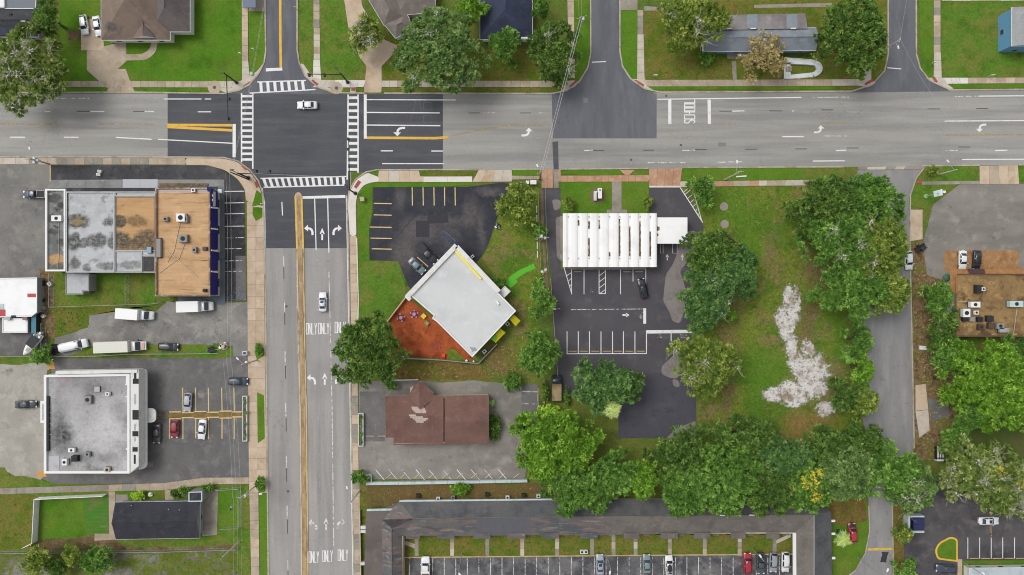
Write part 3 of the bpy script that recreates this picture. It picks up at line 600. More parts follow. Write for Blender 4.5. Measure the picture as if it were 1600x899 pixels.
walk((876, 275), (1014, 274), (1014, 284), (876, 284.5), [M_terra], 11); walk((1014, 264.5), (1066, 263), (1062, 291), (1014, 291), [M_terra], 12); walk((1062, 284), (1078, 283.5), (1078, 292.5), (1062, 292.5), [M_concw, M_conc3], 9)
walk((968, 266), (992, 266), (983, 274), (977, 274), [M_terra], 12)
ribbon('white_edging', [(1014.5, 292), (1062, 292)], 2.6, .14, M_concw, z0=0)
lawn([(1068, 262), (1318, 261), (1322, 270), (1312, 281), (1066, 283)], M_bright, .06); lawn([(1240, 262), (1318, 262), (1322, 270), (1312, 281), (1240, 281)], M_lawn, .065)
walk((1104, 283.5), (1185, 282.5), (1185, 290.5), (1104, 292), [M_terra, M_conc], 14); walk((1185, 282.5), (1312, 281), (1306, 290), (1185, 290.5), [M_concg, M_conc, M_conc3], 14)
walk((1340, 261.5), (1445, 259.5), (1440, 265), (1340, 265.5), [M_concg, M_conc3], 15)
sheet('grass_verge', rnd([(1446, 260), (1528, 259), (1531, 274), (1526, 283), (1440, 284)], 2), .10, M_lawn); sheet('grass_verge', rnd([(1428, 289), (1498, 287), (1480, 296), (1458, 318), (1444, 327), (1420, 322), (1421, 305)], 4), .10, M_lawn)
sheet('grass_verge', [(1590, 260), (1900, 258), (1900, 284), (1592, 282)], .10, M_bright)
walk((1440, 284), (1530, 283), (1530, 288), (1440, 289), [M_concg], 14); walk((1530, 259.5), (1590, 258.5), (1592, 288), (1530, 288), [M_conc, M_conc2], 14)
walk((1422.5, 328), (1441, 328), (1441, 374), (1423, 377), [M_conc2], 24); walk((1430, 602), (1446, 600), (1450, 640), (1430, 642), [M_conc2], 20); walk((1430, 642.6), (1450, 640.6), (1452, 672), (1436, 684), [M_conc3], 20)
# ------------------------------------------------------------ parking lots and yards
def lot(name, pts, z, mat): return sheet(name, pts, z, mat)
A = lot('parking_lot', [(-400, 257), (78.5, 257), (78, 300), (75, 425), (78, 440), (62, 440), (62, 520), (-400, 520)], .05, M_lotgrey)
B = lot('parking_lot', [(78.5, 258.5), (325, 258.5), (352, 267), (371, 281), (382, 297), (385, 471), (328, 471), (328, 300), (78.5, 300)], .055, M_lotdark)
ribbon('painted_edge', [(78.7, 257), (78.7, 287)], 1.3, .06, M_ypale, B, z0=.0)
M_apron = surf('grey_apron', col(148, 150, 148), [(col(132, 134, 132), .3, .45, .65), (col(164, 166, 164), .9, .55, .72)], fine=.1, fs=5); M_apron2 = surf('pale_apron', col(192, 194, 198), fine=.06)
walk((80, 281.5), (192, 281), (192, 294), (74, 294), [M_apron], 30, z=.14); walk((192, 280.5), (247, 280.5), (247, 294), (192, 294), [M_apron2], 28, z=.145); walk((247, 281), (351, 281), (351, 292), (247, 292), [M_apron], 30, z=.14)
M_bluewalk = surf('blue_grey_walk', col(112, 124, 130), [(col(96, 108, 114), .3, .45, .65), (col(136, 144, 146), 1, .58, .72)], fine=.12, fs=5)
walk((341, 292), (351, 292), (352, 476), (341, 476), [M_bluewalk], 24, z=.14); walk((278, 463), (341, 463), (341, 474), (280, 474), [M_bluewalk], 30, z=.13)
for i, y in enumerate((299.5, 317.5, 334.5, 354, 372, 389, 408, 424.5)): line(B, [(351, y), (382 if i < 5 else 378, y-.5)], 1.2, M_white if i < 4 else M_worn, 'stall_line', .065)
MB_c = lot('concrete_strip', [(368, 400), (384, 400), (385, 470), (369, 470)], .06, M_lotmid)
for k in range(5): line(B, [(356+k*6, 466), (366+k*4, 456)], .9, M_bluef, 'hatch_line', .068)
line(B, [(352, 468), (384, 468)], .9, M_bluef, 'stall_line', .068)
def wheelchair(road, cx, cy, s, z, mat):
    m = MB(); m.disc(P(cx, cy-s*.55, 0), s*.022, z-.002, z, 8)
    for p, q in (((0, -.35), (0, .1)), ((0, .1), (.35, .1)), ((.35, .1), (.45, .45)), ((0, -.1), (.3, -.1)), ((-.1, -.05), (-.35, .15)), ((-.35, .15), (-.25, .45)), ((-.25, .45), (.1, .5)), ((.1, .5), (.3, .3))):
        L, Rr = band([(cx+p[0]*s, cy+p[1]*s), (cx+q[0]*s, cy+q[1]*s)], s*.13)
        z += .001; m.add([(x, y, z) for x, y in (L[0], Rr[0], Rr[1], L[1])], [(0, 1, 2, 3)])
    return m.build('wheelchair_symbol', mat, road)
wheelchair(B, 376, 446, 8, .07, M_bluef)
D = lot('parking_lot', wob([(136, 492), (190, 484), (245, 486), (262, 470), (280, 474), (388, 472), (388.5, 557), (85, 557), (86, 528), (118, 519), (140, 508)], .8, 9), .045, surf('patchy_concrete_yard', col(146, 144, 139), [(col(124, 122, 119), .14, .42, .6), (col(160, 156, 149), .35, .52, .7), (col(104, 101, 98), .45, .62, .74)], fine=.18, fs=4, cracks=(.13, .014, col(104, 102, 98), .9), bump=.3))
lawn(wob([(140, 541), (205, 540), (215, 537), (290, 539), (350, 538), (364, 541), (364, 556), (350, 560), (240, 559), (85, 560), (120, 553)], 1.2, 7), M_lawn, .075)
E1 = lot('boat_yard', [(-60, 520), (72, 520), (76, 556), (-60, 556)], .04, M_lotmid)
lawn(wob([(-60, 555), (80, 556), (86, 566), (20, 570), (-60, 570)], 1.2, 7), M_lawn, .06)
E2 = lot('parking_lot', wob([(-400, 566), (84, 564), (74, 580), (70, 743), (62, 751), (25, 745), (8, 735), (-400, 735)], .5, 12), .05, M_lotpale)
F = lot('parking_lot', [(86, 558), (388.5, 557), (389.5, 748), (326, 748), (250, 756), (84, 756), (66, 748), (80, 580)], .048, M_lotmid)
lawn(wob([(-60, 732), (8, 731), (16, 744), (40, 744), (88, 757), (60, 763), (-60, 764)], .8, 7), M_lawn, .07)
walk((-60, 765), (170, 757.5), (170, 767.5), (-60, 774), [M_concg], 30, z=.12); walk((170, 757.5), (256, 755), (256, 766), (170, 767.5), [M_concg, M_conc], 22, z=.12); walk((256, 755), (320, 746.5), (330, 756.5), (256, 766), [M_conc], 22, z=.12); walk((320, 746.5), (389, 746), (389, 756), (330, 756.5), [M_conc], 24, z=.12)
lawn([(-200, 772), (388, 760), (388, 770), (372, 1000), (-200, 1000)], M_lawn, .03)
lawn([(-200, 775), (57, 773), (50, 858), (-200, 864)], M_olive, .04)
lawn([(61, 777), (130, 777), (138, 835), (60, 855)], M_bright, .045)
sheet('striped_turf', [(128, 777), (170, 776), (170, 834), (136, 834)], .048, surf('striped_lawn', col(82, 124, 40), [(col(122, 116, 74), .3, .5, .66), (col(70, 126, 44), .5, .5, .66), (col(150, 168, 140), .5, .62, .74, (.5, 2.5), .5)], fine=.3, fs=5, lines=(1, .9, .14, (.07, .19, .04, .4)), bump=.5))
sheet('bare_ground', wob([(60, 843), (140, 838), (148, 834), (312, 846), (372, 850), (372, 858), (240, 862), (60, 862)], 1.2, 8), .05, M_dirt)
lawn(wob([(170, 838), (316, 842), (372, 838), (372, 852), (200, 856)], 1, 8), M_lawn, .06)
lot('gravel_yard', [(-200, 864), (372, 860), (374, 1000), (-200, 1000)], .055, M_weedy)
lawn([(342, 764), (376, 762), (376, 826), (341, 822)], M_bright, .045); lot('concrete_pad', [(318, 766), (341, 764), (339, 836), (316, 838)], .06, M_concg)
lot('path', [(170, 768), (180, 768), (181, 843), (148, 845), (148, 834), (171, 834)], .09, M_conc); lot('path', [(258, 766), (270, 766), (272, 782), (258, 782)], .09, M_conc); lot('porch_slab', [(181, 773), (200, 773), (200, 790), (181, 792)], .08, M_concg)
# fenced grass behind the plaza
lawn([(84, 424), (246, 430), (242, 478), (210, 480), (84, 482)], M_lawn, .05); lawn([(84, 482), (240, 478), (262, 470), (190, 486), (140, 493), (138, 512), (86, 526)], M_olive, .045)
lot('dirt_strip', [(62, 420), (84, 420), (86, 530), (66, 530)], .05, M_litter)
# stalls in front of the grey building
for x in (265, 286, 306, 326, 347, 366): line(F, [(x-.5, 606), (x+.2, 645)], 1.3, M_ypale if x != 265 else M_bluef, 'stall_line', .058); line(F, [(x, 652), (x, 686 if x != 306 else 685)], 1.4, M_ypale, 'stall_line', .058)
line(F, [(243, 609), (244, 658)], .9, M_bluef, 'stall_line', .058)
isl = sheet('island', [(244, 645.5), (383, 643), (383, 652.5), (244, 654)], .10, surf('brown_mulch_strip', col(124, 104, 64), [(col(142, 124, 84), .8, .45, .65)], fine=.3, fs=6))
for y0, y1, mm in ((645.3, 643.2, None), (653.6, 651.6, None)):
    n = 7
    for i in range(n):
        xa, xb = 245+138*i/n, 245+138*(i+1)/n-1; o = -1.2 if i % 2 else .2
        o = o if y0 < 650 else -o
        ribbon('kerb_stone', [(xa, y0+(y1-y0)*i/n+o), (xb, y0+(y1-y0)*(i+1)/n+o)], 1.7, .17, M_bluef if i == 0 else M_ypale, isl, z0=0)
wheelchair(F, 255, 675, 7, .062, M_faint)
for x, y in ((315, 618), (235, 725), (338, 540), (110, 630)): sheet('oil_patch', wob([(x-5, y-4), (x+5, y-3), (x+4, y+5), (x-4, y+4)], .8, 3), .06, M_puddle if x < 330 else surf('oil_stain', col(96, 92, 86), fine=.2))
sheet('bare_ground', wob([(72, 566), (84, 565), (86, 576), (76, 578)], .8, 3), .066, surf('orange_sand', col(206, 156, 96), fine=.15)); sheet('bare_ground', wob([(56, 741), (68, 733), (74, 744), (60, 747)], .8, 3), .068, MATS['orange_sand'])

# daycare
M_lotblue = surf('sealed_daycare_yard', col(66, 67, 74), [(col(56, 57, 65), .2, .42, .6), (col(82, 80, 82), .9, .58, .7), (col(116, 112, 110), 1.5, .68, .78, (1, 1), .6)], fine=.18, fs=4, cracks=(.22, .012, col(48, 48, 54), .6), bump=.3, samp=2, sscale=.4, spots=[(col(104, 98, 96), 655, 360, 40, 22, .9, .4, 1.2), (col(104, 99, 97), 632, 395, 22, 30, .9, .4, 1.2), (col(100, 95, 94), 690, 345, 50, 9, .8, .4, 1.2), (col(98, 94, 94), 626, 310, 10, 22, .8, .4, 1.2), (col(102, 97, 96), 735, 335, 14, 30, .8, .3, 1.2), (col(104, 100, 98), 752, 360, 8, 40, .7, .3, 1.2), (col(108, 103, 101), 764, 300, 22, 8, .8, .3, 1.2), (col(100, 96, 95), 700, 372, 20, 20, .8, .3, 1.2)])
G = lot('parking_lot', [(583, 293), (730, 292), (782, 286), (796, 287), (792, 300), (775, 345), (762, 385), (752, 402), (690, 470), (655, 470), (637, 446), (622, 408), (578, 407), (577, 360), (583, 330)], .05, M_lotblue)
for x in (644, 661, 678, 694.5, 711): line(G, [(x, 293), (x+.4, 321.5)], 1.4, M_ypale, 'stall_line', .06)
for y, xa in ((318, 584), (336, 584), (355, 578), (372.3, 579), (389, 581)): line(G, [(xa, y), (612, y+.6)], 1.4, M_ypale, 'stall_line', .06)
line(G, [(652, 402), (669, 417)], 1.2, M_ypale, 'stall_line', .06)
for q in ([(650, 345), (671, 345), (671, 371), (650, 371)], [(668, 336), (700, 334), (701, 348), (668, 350)], [(612, 330), (622, 330), (623, 362), (613, 362)], [(680, 380), (690, 383), (686, 396), (677, 394)]): sheet('asphalt_patch', q, .056, surf('black_patch', col(64, 64, 70), fine=.15), G, z0=.04)
line(G, [(614, 378), (645, 341), (664, 331)], 1.1, MATS['black_patch'], 'crack_seal', .057)
ribbon('drain_grate', [(624, 288), (632, 288)], 5, .07, M_iron)
lawn([(560, 300), (582, 292), (582, 330), (577, 358), (577, 407), (560, 407)], M_bright, .055)
lawn(rnd([(560, 409), (614, 408), (624, 420), (634, 446), (634, 462), (606, 498), (590, 520), (560, 520)], 6), M_lawn, .055)
lawn([(797, 287), (836, 284), (842, 300), (846, 432), (838, 560), (822, 600), (700, 596), (620, 594), (620, 562), (736, 566), (806, 490), (784, 445), (752, 404), (764, 385), (777, 345)], M_vacant, .045)
sheet('lawn', [(620, 563), (690, 566), (745, 568), (770, 594), (690, 594), (618, 592)], .05, M_dry)
sheet('mulch_yard', [(634, 462), (676, 497), (742, 563), (700, 562), (622, 555), (610, 500)], .06, M_mulch)
sheet('grass_patch', wob([(698, 548), (710, 545), (726, 560), (720, 563), (700, 562)], 1, 5), .066, M_vacant)
M_green = plain('green_turf_path', col(92, 182, 40), .8)
sheet('path', [(789, 443), (797, 432), (812, 422), (834, 412), (837, 420), (820, 427), (806, 437), (809, 441), (798, 450)], .10, M_green)
# bank
Bk = lot('parking_lot', [(848, 294), (876, 294), (876, 420), (1010, 420), (1012, 330), (1014, 293), (1062, 292.5), (1078, 310), (1100, 355), (1098, 362), (1080, 400), (1078, 520), (1084, 560), (1088, 684), (966, 685), (966, 640), (872, 610), (866, 560), (862, 440), (851, 350)], .052, M_lotbank)
sheet('asphalt_patch', [(1000, 582), (1087, 584), (1088, 684), (966.5, 685), (966.5, 644), (990, 630)], .057, surf('newer_bank_asphalt', col(82, 82, 90), [(col(92, 92, 98), .25, .5, .7), (col(74, 74, 82), .5, .55, .7)], fine=.1, fs=5), Bk, z0=.04)
ribbon('lot_edge', [(846.5, 297), (848, 350), (852, 420), (858, 470)], 4.5, .07, surf('brown_verge', col(134, 110, 96), [(col(110, 92, 70), .8, .45, .65)], fine=.2))
for x, y0, y1 in ((838.5, 322, 406),):
    for i in range(6): ribbon('parking_block', [(x+i*.25, y0+i*14), (x+i*.25+.1, y0+i*14+11)], 1.6, .16, M_concw, z0=.0, kind='structure')
for q in ([(1062, 365), (1085, 360), (1094, 372), (1083, 388), (1072, 412), (1062, 424), (1068, 440), (1075, 470), (1062, 506), (1050, 502), (1048, 492), (1036, 470), (1040, 430), (1052, 412), (1060, 390)], [(1048, 560), (1034, 572), (1033, 584), (1044, 590), (1058, 592), (1070, 570), (1060, 545)], [(1050, 592), (1060, 594), (1062, 606), (1052, 604)], [(1040, 685), (1060, 668), (1088, 657), (1088, 685)], [(896, 585), (904, 565), (914, 566), (918, 576), (906, 590)], [(868, 340), (878, 338), (878, 410), (870, 402)], [(862, 312), (876, 312), (876, 326), (866, 330)]):
    sheet('silt_patch', rnd(q, 5), .060, M_puddle, Bk, z0=.04)
walk((880, 415), (1013, 415), (1008, 421.5), (892, 421.5), [M_concg], 40, z=.13); walk((875, 338), (880, 338), (880, 410), (875, 406), [M_concg], 30, z=.12)
walk((956, 284), (971, 284), (971, 332), (956, 332), [M_concg], 16, z=.13); walk((948, 328), (980, 328), (980, 336), (948, 336), [M_concg], 16, z=.135)
lawn([(876, 285), (956, 285), (956, 336), (876, 336)], M_bright, .08); lawn([(971, 285), (1014, 285), (1014, 336), (971, 336)], M_bright, .08)
zl = .068
def bl(pts, w=1.2, mat=None, name='stall_line'): return line(Bk, pts, w, mat or M_white, name, zl)
for x in (886, 903.5, 921, 939, 957, 974, 992): bl([(x, 518), (x, 553)])
bl([(885.5, 553), (1010.5, 552.5)], 1.3); bl([(1010, 517), (1010, 552.5)], 1.3); bl([(1009.5, 518.8), (1085, 518)], 5.2, name='stop_line'); bl([(1048.5, 521), (1048.5, 552)], 1.3)
bl([(892, 484), (1005, 483)], 1.0, M_worn); sheet('stop_line', [(1005, 482), (1009.5, 482), (1009.5, 506), (1005, 506)], zl, M_white, Bk, z0=.04)
up_arrow(Bk, 978, 492.5, 7, 11, 0, None, zl+.004); up_arrow(Bk, 1042.5, 402, 5, 10, 90, M_worn, zl); up_arrow(Bk, 1066, 402, 5, 10, 90, M_worn, zl)
word(Bk, 'STOP', 1031, 525, 2.6, 1.9, 5.5, 90, .6, M_faint, zl); word(Bk, 'STOP', 1068, 525, 2.6, 1.9, 5.5, 90, .6, M_faint, zl); word(Bk, 'STOP', 1001, 493, 2.6, 1.9, 5.5, 0, .6, M_faint, zl)
for x, y1 in ((893, 459), (912.5, 460), (936, 459), (946, 459), (969.5, 460), (989, 440), (1009, 446)): bl([(x, 420), (x, y1)], 1.1)
bl([(936, 459), (946.5, 459)], 1.1); bl([(880, 414), (893.5, 460)], 1.1)
for k in range(4): bl([(936.5, 431+k*9.5), (946, 424+k*9.5)], .9, name='hatch_line')
for k in range(3): bl([(885.5+k*2, 431+k*9), (893, 426+k*9)], .9, name='hatch_line')
wheelchair(Bk, 924, 455, 6, zl, M_faint); wheelchair(Bk, 957, 455, 6, zl, M_faint)
bl([(1062.5, 293), (1098, 348)], 1.5); bl([(1084, 302), (1096.5, 346)], 1.2); bl([(1069, 300), (1076, 293.5)], 1)
for k in range(7): bl([(1070+k*4.2, 304+k*6.5), (1079+k*2.6, 297+k*7.4)], .9, name='hatch_line')
for x in (1032, 1053): bl([(x, 380), (x, 396), (x+4, 396), (x+4, 380)] if x < 1040 else [(1051, 380), (1051, 396), (1058, 396), (1058, 380)], .7)
# vacant lot, with the sand scar
lawn(wob([(1076, 292), (1320, 290), (1330, 300), (1320, 560), (1360, 700), (1180, 700), (1090, 690), (1090, 560), (1080, 400), (1100, 352)], 1, 14), M_vacant, .04)
sheet('sand_patch', [(1190, 430), (1275, 430), (1300, 540), (1330, 560), (1325, 640), (1270, 670), (1170, 650), (1170, 590), (1205, 560)], .055, M_sand)
for x, y in ((1131, 323), (1132, 350.5)):
    MB().disc(P(x, y), 1.0, 0, .10, 16).disc(P(x, y), .5, .1, .12, 12).build('manhole_ring', M_concg, kind='structure')
MB().disc(P(335.5, 137), 1.6, 0, .14, 14).build('drain_slab', M_conc, kind='structure'); MB().disc(P(335.5, 137), .4, .1, .16, 12).build('drain_cover', M_iron, kind='structure')
MB().disc(P(526, 138), 1.5, 0, .14, 14).build('drain_slab', M_conc, kind='structure'); MB().disc(P(526, 138), .4, .1, .16, 12).build('drain_cover', M_iron, kind='structure')
# brown-roofed shop
Hh = lot('parking_lot', wob([(561, 598), (620, 592), (690, 598), (740, 594), (790, 600), (822, 602), (842, 606), (842, 690), (826, 700), (820, 748), (580, 749), (561, 735)], .5, 10), .05, M_lottan)
lot('asphalt_strip', [(562, 612), (602, 612), (602, 690), (562, 690)], .055, M_lotmid)
lot('asphalt_strip', [(815, 600), (840, 600), (840, 668), (815, 668)], .055, M_lotmid)
for i, x in enumerate((587, 607.5, 628, 650, 670, 692, 714, 736, 757, 779)): line(Hh, [(x, 734), (x+13.5, 750)], 1.0, M_worn if i % 3 else M_white, 'stall_line', .06)
for y in (612, 631, 649): line(Hh, [(816, y), (840, y+.5)], 1.0, M_worn, 'stall_line', .06)
line(Hh, [(587, 652), (587, 680)], .9, M_faint, 'stall_line', .06)
for x in (581, 591, 600): up_arrow(Hh, x, 690, 3, 4, 240, M_faint, .062)
lot('silt_patch', rnd([(800, 680), (814, 676), (822, 676), (826, 690), (812, 720), (802, 735), (795, 700)], 4), .058, M_puddle)
lot('dirt_strip', wob([(572, 758), (850, 756), (870, 778), (620, 790), (570, 792)], 1, 9), .05, surf('brown_grass_strip', col(114, 92, 58), [(col(104, 102, 50), .4, .48, .62), (col(130, 104, 70), .7, .5, .7)], fine=.3, fs=5, bump=.5))
lot('dirt_strip', [(560, 752), (573, 756), (573, 900), (566, 900)], .05, M_olive)
# motel
lot('lawn', [(630, 836), (1245, 834), (1245, 868), (630, 872)], .05, M_olive)
for x in (651, 706.5, 761.5, 816, 870.5, 925, 958.5, 993, 1046.5, 1101, 1155.5, 1210): walk((x-3, 836), (x-3, 868.5), (x+3, 868.5), (x+3, 836), [M_concg, M_concg, M_conc, M_concg, M_conc3], 11, z=.11)
lot('path', [(634, 845), (648, 850), (648, 857), (632, 851)], .10, M_conc); lot('path', [(1210, 845), (1235, 834), (1236, 839), (1212, 850)], .10, M_conc3)
lot('dirt_strip', [(628, 840), (638, 840), (638, 900), (628, 900)], .06, M_dirt)
I = lot('parking_lot', [(634, 870.5), (1240, 866), (1242, 1100), (634, 1100)], .055, M_lotmotel)
ribbon('kerb', [(632, 871), (940, 868.2), (1240, 865.8)], 1.8, .16, surf('tan_kerb', col(196, 176, 132), [(col(170, 150, 108), .8, .45, .65)], fine=.12), z0=0); ribbon('kerb', [(632, 872), (632, 1000)], 1.8, .16, MATS['tan_kerb'], z0=0)
for i in range(33): x = 640+i*18.05; line(I, [(x, 871), (x, 905)], 1.0, M_worn, 'stall_line', .066)
for k in range(4): line(I, [(634, 880+k*6), (640, 886+k*6)], .8, M_faint, 'hatch_line', .067)
lawn([(1300, 800), (1345, 788), (1356, 792), (1357, 832), (1350, 864), (1334, 890), (1300, 905)], M_bright, .05); lawn(wob([(1296, 780), (1350, 780), (1356, 812), (1330, 822), (1300, 818)], 1.5, 6), M_dry, .055)
# right-hand properties
lot('lane_apron', [(1343, 266), (1443, 264), (1430, 282), (1422, 320), (1400, 330), (1350, 300)], .018, M_east)
J = lot('parking_lot', [(1458, 320), (1500, 288), (1900, 286), (1900, 500), (1600, 500), (1480, 440), (1448, 430), (1442, 380)], .05, M_lottan)
lot('brown_paving', [(1475, 392), (1592, 391), (1592, 422), (1475, 424)], .056, M_brick)
lot('dirt_strip', wob([(1425, 380), (1442, 376), (1450, 430), (1490, 440), (1500, 700), (1466, 720), (1428, 720)], 1, 9), .045, M_litter)
lot('asphalt_strip', wob([(1450, 622), (1482, 632), (1483, 650), (1455, 660)], .8, 5), .05, M_lotmid)
lot('lawn', [(1495, 640), (1900, 640), (1900, 740), (1490, 735)], .04, surf('shady_dark_grass', col(78, 96, 42), [(col(98, 92, 54), .2, .45, .65)], fine=.25, fs=5, bump=.5))
Lr = lot('parking_lot', [(1412, 812), (1430, 800), (1450, 770), (1470, 740), (1900, 735), (1900, 874), (1508, 876), (1495, 890), (1492, 1100), (1412, 1100)], .05, surf('dark_motel_lot', col(92, 89, 91), [(col(72, 70, 74), .14, .44, .6), (col(108, 104, 104), .4, .54, .7)], fine=.14, fs=4, cracks=(.1, .01, col(60, 58, 60), .9), bump=.2))
for x in (1512, 1530.5, 1548.5, 1566.5, 1585, 1603): line(Lr, [(x, 840), (x, 873)], 1.1, M_white, 'stall_line', .06)
line(Lr, [(1547.5, 782), (1548, 838)], 3.4, M_yworn, 'yellow_band', .06)
sheet('island', rnd([(1460, 860, 5), (1466, 848, 8), (1485, 838, 9), (1496, 842, 5), (1496, 878, 1), (1464, 874, 5)], 5), .14, M_yel); sheet('island_grass', rnd([(1463, 860, 5), (1468, 850, 8), (1485, 841, 8), (1493.5, 844, 4), (1493.5, 875, 1), (1466, 871.5, 4)], 5), .15, M_bright)
lot('path', [(1496, 874), (1503, 874), (1503, 1000), (1496, 1000)], .09, M_conc2); lot('lawn', [(1503, 876), (1900, 874), (1900, 905), (1505, 905)], .07, M_bright)
lot('dirt_strip', [(1396, 790), (1412, 790), (1412, 1000), (1396, 1000)], .05, M_dry)
mark(east, 'yellow_band', [(1356, 857), (1395, 856), (1395, 859.5), (1356, 860.5)], M_yel, .025)
for x in (1386,): sheet('tar_patch', wob([(1378, 862), (1388, 862), (1384, 880), (1376, 878)], 1.2, 3), .02, MATS['black_patch'], east, z0=0)
# top driveways
walk((136, 110), (197, 108), (210, 146), (176, 146), [M_conc], 30, z=.09); lot('driveway', [(136, 80), (197, 64), (198, 96), (180, 112), (136, 110)], .08, M_conc)
lot('driveway', [(127, 30), (160, 30), (163, 79), (127, 79)], .085, M_conc2)
lot('path', rnd([(197, 85), (222, 85, 6), (234, 78, 6), (238, 64), (247, 64), (244, 82, 8), (230, 94, 8), (197, 95)], 2), .085, M_conc)
lot('driveway', rnd([(532, -40), (560, -40), (566, 10), (584, 40), (600, 62), (622, 72), (610, 90), (596, 104), (597, 145), (568, 145), (573, 104), (562, 90), (545, 48)], 4), .08, M_conc2)
lot('driveway', [(400, -20), (415, -20), (415, 18), (388, 18), (390, 12)], .08, M_concg)
lot('driveway', [(969, -20), (996, -20), (996, 16), (969, 16)], .08, M_concg); lot('path', [(1006, 10), (1040, 12), (1040, 17), (1006, 17)], .085, M_concg)
lot('path', [(1178, 8), (1300, 5), (1300, 11), (1178, 13)], .085, M_concg); lot('path', [(1143, 96), (1150, 96), (1151, 126), (1145, 126)], .085, M_concg); lot('porch_slab', [(1136, 80), (1170, 80), (1170, 92), (1136, 92)], .10, M_concg)
lot('bare_ground', wob([(104, 48), (128, 48), (128, 60), (108, 66)], 1, 4), .06, M_dirt)
# ------------------------------------------------------------ building materials and helpers
def roofm(name, *a, **k): return surf(name, *a, **k)
M_wallw = surf('white_stucco', col(226, 226, 222), [(col(206, 205, 200), .6, .5, .7)], fine=.04, fs=5)
M_wallc = surf('cream_stucco', col(200, 190, 172), [(col(180, 170, 152), .6, .5, .7)], fine=.05, fs=5)
M_wallg = surf('grey_stucco', col(150, 150, 148), fine=.06); M_wallb = plain('light_blue_siding', col(104, 158, 196), .7)
M_trimw = plain('white_trim', col(236, 236, 234), .6); M_glass = plain('window_glass', (.03, .04, .05, 1), .08, .6); M_frame = plain('grey_frame', col(170, 170, 168), .5)
M_dark = plain('black_opening', col(40, 40, 42), .8); M_steel = surf('galvanised_steel', col(172, 174, 174), [(col(150, 152, 152), 1.2, .5, .7)], fine=.06, fs=8, rough=.5, spec=.5)
M_gutter = surf('pale_blue_gutter', col(196, 208, 210), [(col(170, 184, 186), .7, .5, .7)], fine=.06, fs=4)
M_door = plain('door_paint', col(120, 110, 100), .6)
def windows(root, p, q, zc, n, w, h, door=False, mat=None):
    """n window frames with panes on the wall from p to q (world xy), outside on the right of p-q"""
    p, q = Vector(p), Vector(q); d = (q-p).normalized(); nn = Vector((d.y, -d.x)); a = math.atan2(d.y, d.x)
    for i in range(n):
        c = p.lerp(q, (i+.5)/n)+nn*.03
        f = MB().box((c.x, c.y, zc), (w, .10, h), a).build('door' if door else 'window', M_frame if not door else (mat or M_door), root)
        c2 = c+nn*.06
        if not door: MB().box((c2.x, c2.y, zc), (w-.16, .04, h-.16), a).build('pane', M_glass, f)
        else: MB().box((c2.x+d.x*w*.35, c2.y+d.y*w*.35, zc), (.06, .06, .14), a).build('handle', M_steel, f)
def wall_ring(root, pts, z1, mat, th=.25, z0=0, name='wall'):
    return MB().ring(pts, inset(pts, th), z0, z1).build(name, mat, root)
def flat(root, px, z, roof, wall, cap, pw=.35, ph=.45, z0=0, rname='roof', wins=(), capname='parapet'):
    """walls, recessed roof sheet and parapet of a flat-roofed block whose roof outline is px at height z"""
    pts = ccw([P2(x, y, z) for x, y in px])
    wall_ring(root, pts, z+ph-.12, wall)
    r = MB().prism(inset(pts, .2), z-.25, z, True).build(rname, roof, root)
    MB().ring(inset(pts, -.04), inset(pts, pw), z-.02, z+ph).build(capname, cap, root)
    for e, n, zc, w, h, dr in wins: windows(root, pts[e], pts[(e+1) % len(pts)], zc, n, w, h, dr)
    return pts, r
def hip(root, px, ze, zr, mat, over=.0, ridge=None, name='roof', trim=None, wallm=None, gable=False, axis=None):
    """hip or gable roof over a pixel rectangle given at eave height (corner order round the outline)"""
    q = [Vector(P2(x, y, ze)) for x, y in px]
    if (Vector(ccw(q)[0])-q[0]).length > .01 or ccw(q)[1] != tuple(q[1]): q = [Vector(v) for v in ccw(q)]
    if (q[1]-q[0]).length < (q[2]-q[1]).length: q = q[1:]+q[:1]
    if axis == 'short': q = q[1:]+q[:1]
    w = (q[2]-q[1]).length; L = (q[1]-q[0]).length; k = 0 if gable else min(w/2/L, .499)
    m0, m1 = (q[0]+q[3])/2, (q[1]+q[2])/2; r0, r1 = m0.lerp(m1, k), m0.lerp(m1, 1-k)
    vs = [(v.x, v.y, ze) for v in q]+[(r0.x, r0.y, zr), (r1.x, r1.y, zr)]
    m = MB().add(vs, [(0, 1, 5, 4), (2, 3, 4, 5)]+([] if gable else [(1, 2, 5), (3, 0, 4)])+[(3, 2, 1, 0)])
    o = m.build(name, mat, root)
    if gable and wallm: MB().add(vs, [(1, 2, 5), (3, 0, 4)]).build('gable_end', wallm, root)
    if trim:
        MB().ring(inset([tuple(v) for v in q], -.05), inset([tuple(v) for v in q], .02), ze-.22, ze+.02).build('gutter', trim, root)
    MB().add([(r0.x+s*0, r0.y, zr+.02) for s in (0,)]+[(r1.x, r1.y, zr+.02)], []) 
    # ridge cap
    d = (r1-r0)
    if d.length > .5:
        MB().tube((r0.x, r0.y, zr), (r1.x, r1.y, zr), .12, .12, 6).build('ridge_cap', mat, root)
    return q
def house(name, label, px, ze, zr, roof, wall, trim=None, gable=False, inset_m=.5, wins=True, axis=None, cat='house'):
    cx = sum(p[0] for p in px)/len(px); cy = sum(p[1] for p in px)/len(px)
    t = thing(name, label, cat, P(cx, cy))
    q = hip(t, px, ze, zr, roof, trim=trim or M_trimw, gable=gable, wallm=wall, axis=axis)
    pts = inset([tuple(v) for v in q], inset_m)
    wall_ring(t, pts, ze-.05, wall)
    if wins:
        for e in range(4):
            L = (Vector(pts[e])-Vector(pts[(e+1) % 4])).length
            windows(t, pts[e], pts[(e+1) % 4], 1.5, max(1, int(L/4.5)), 1.2, 1.2)
    return t, q
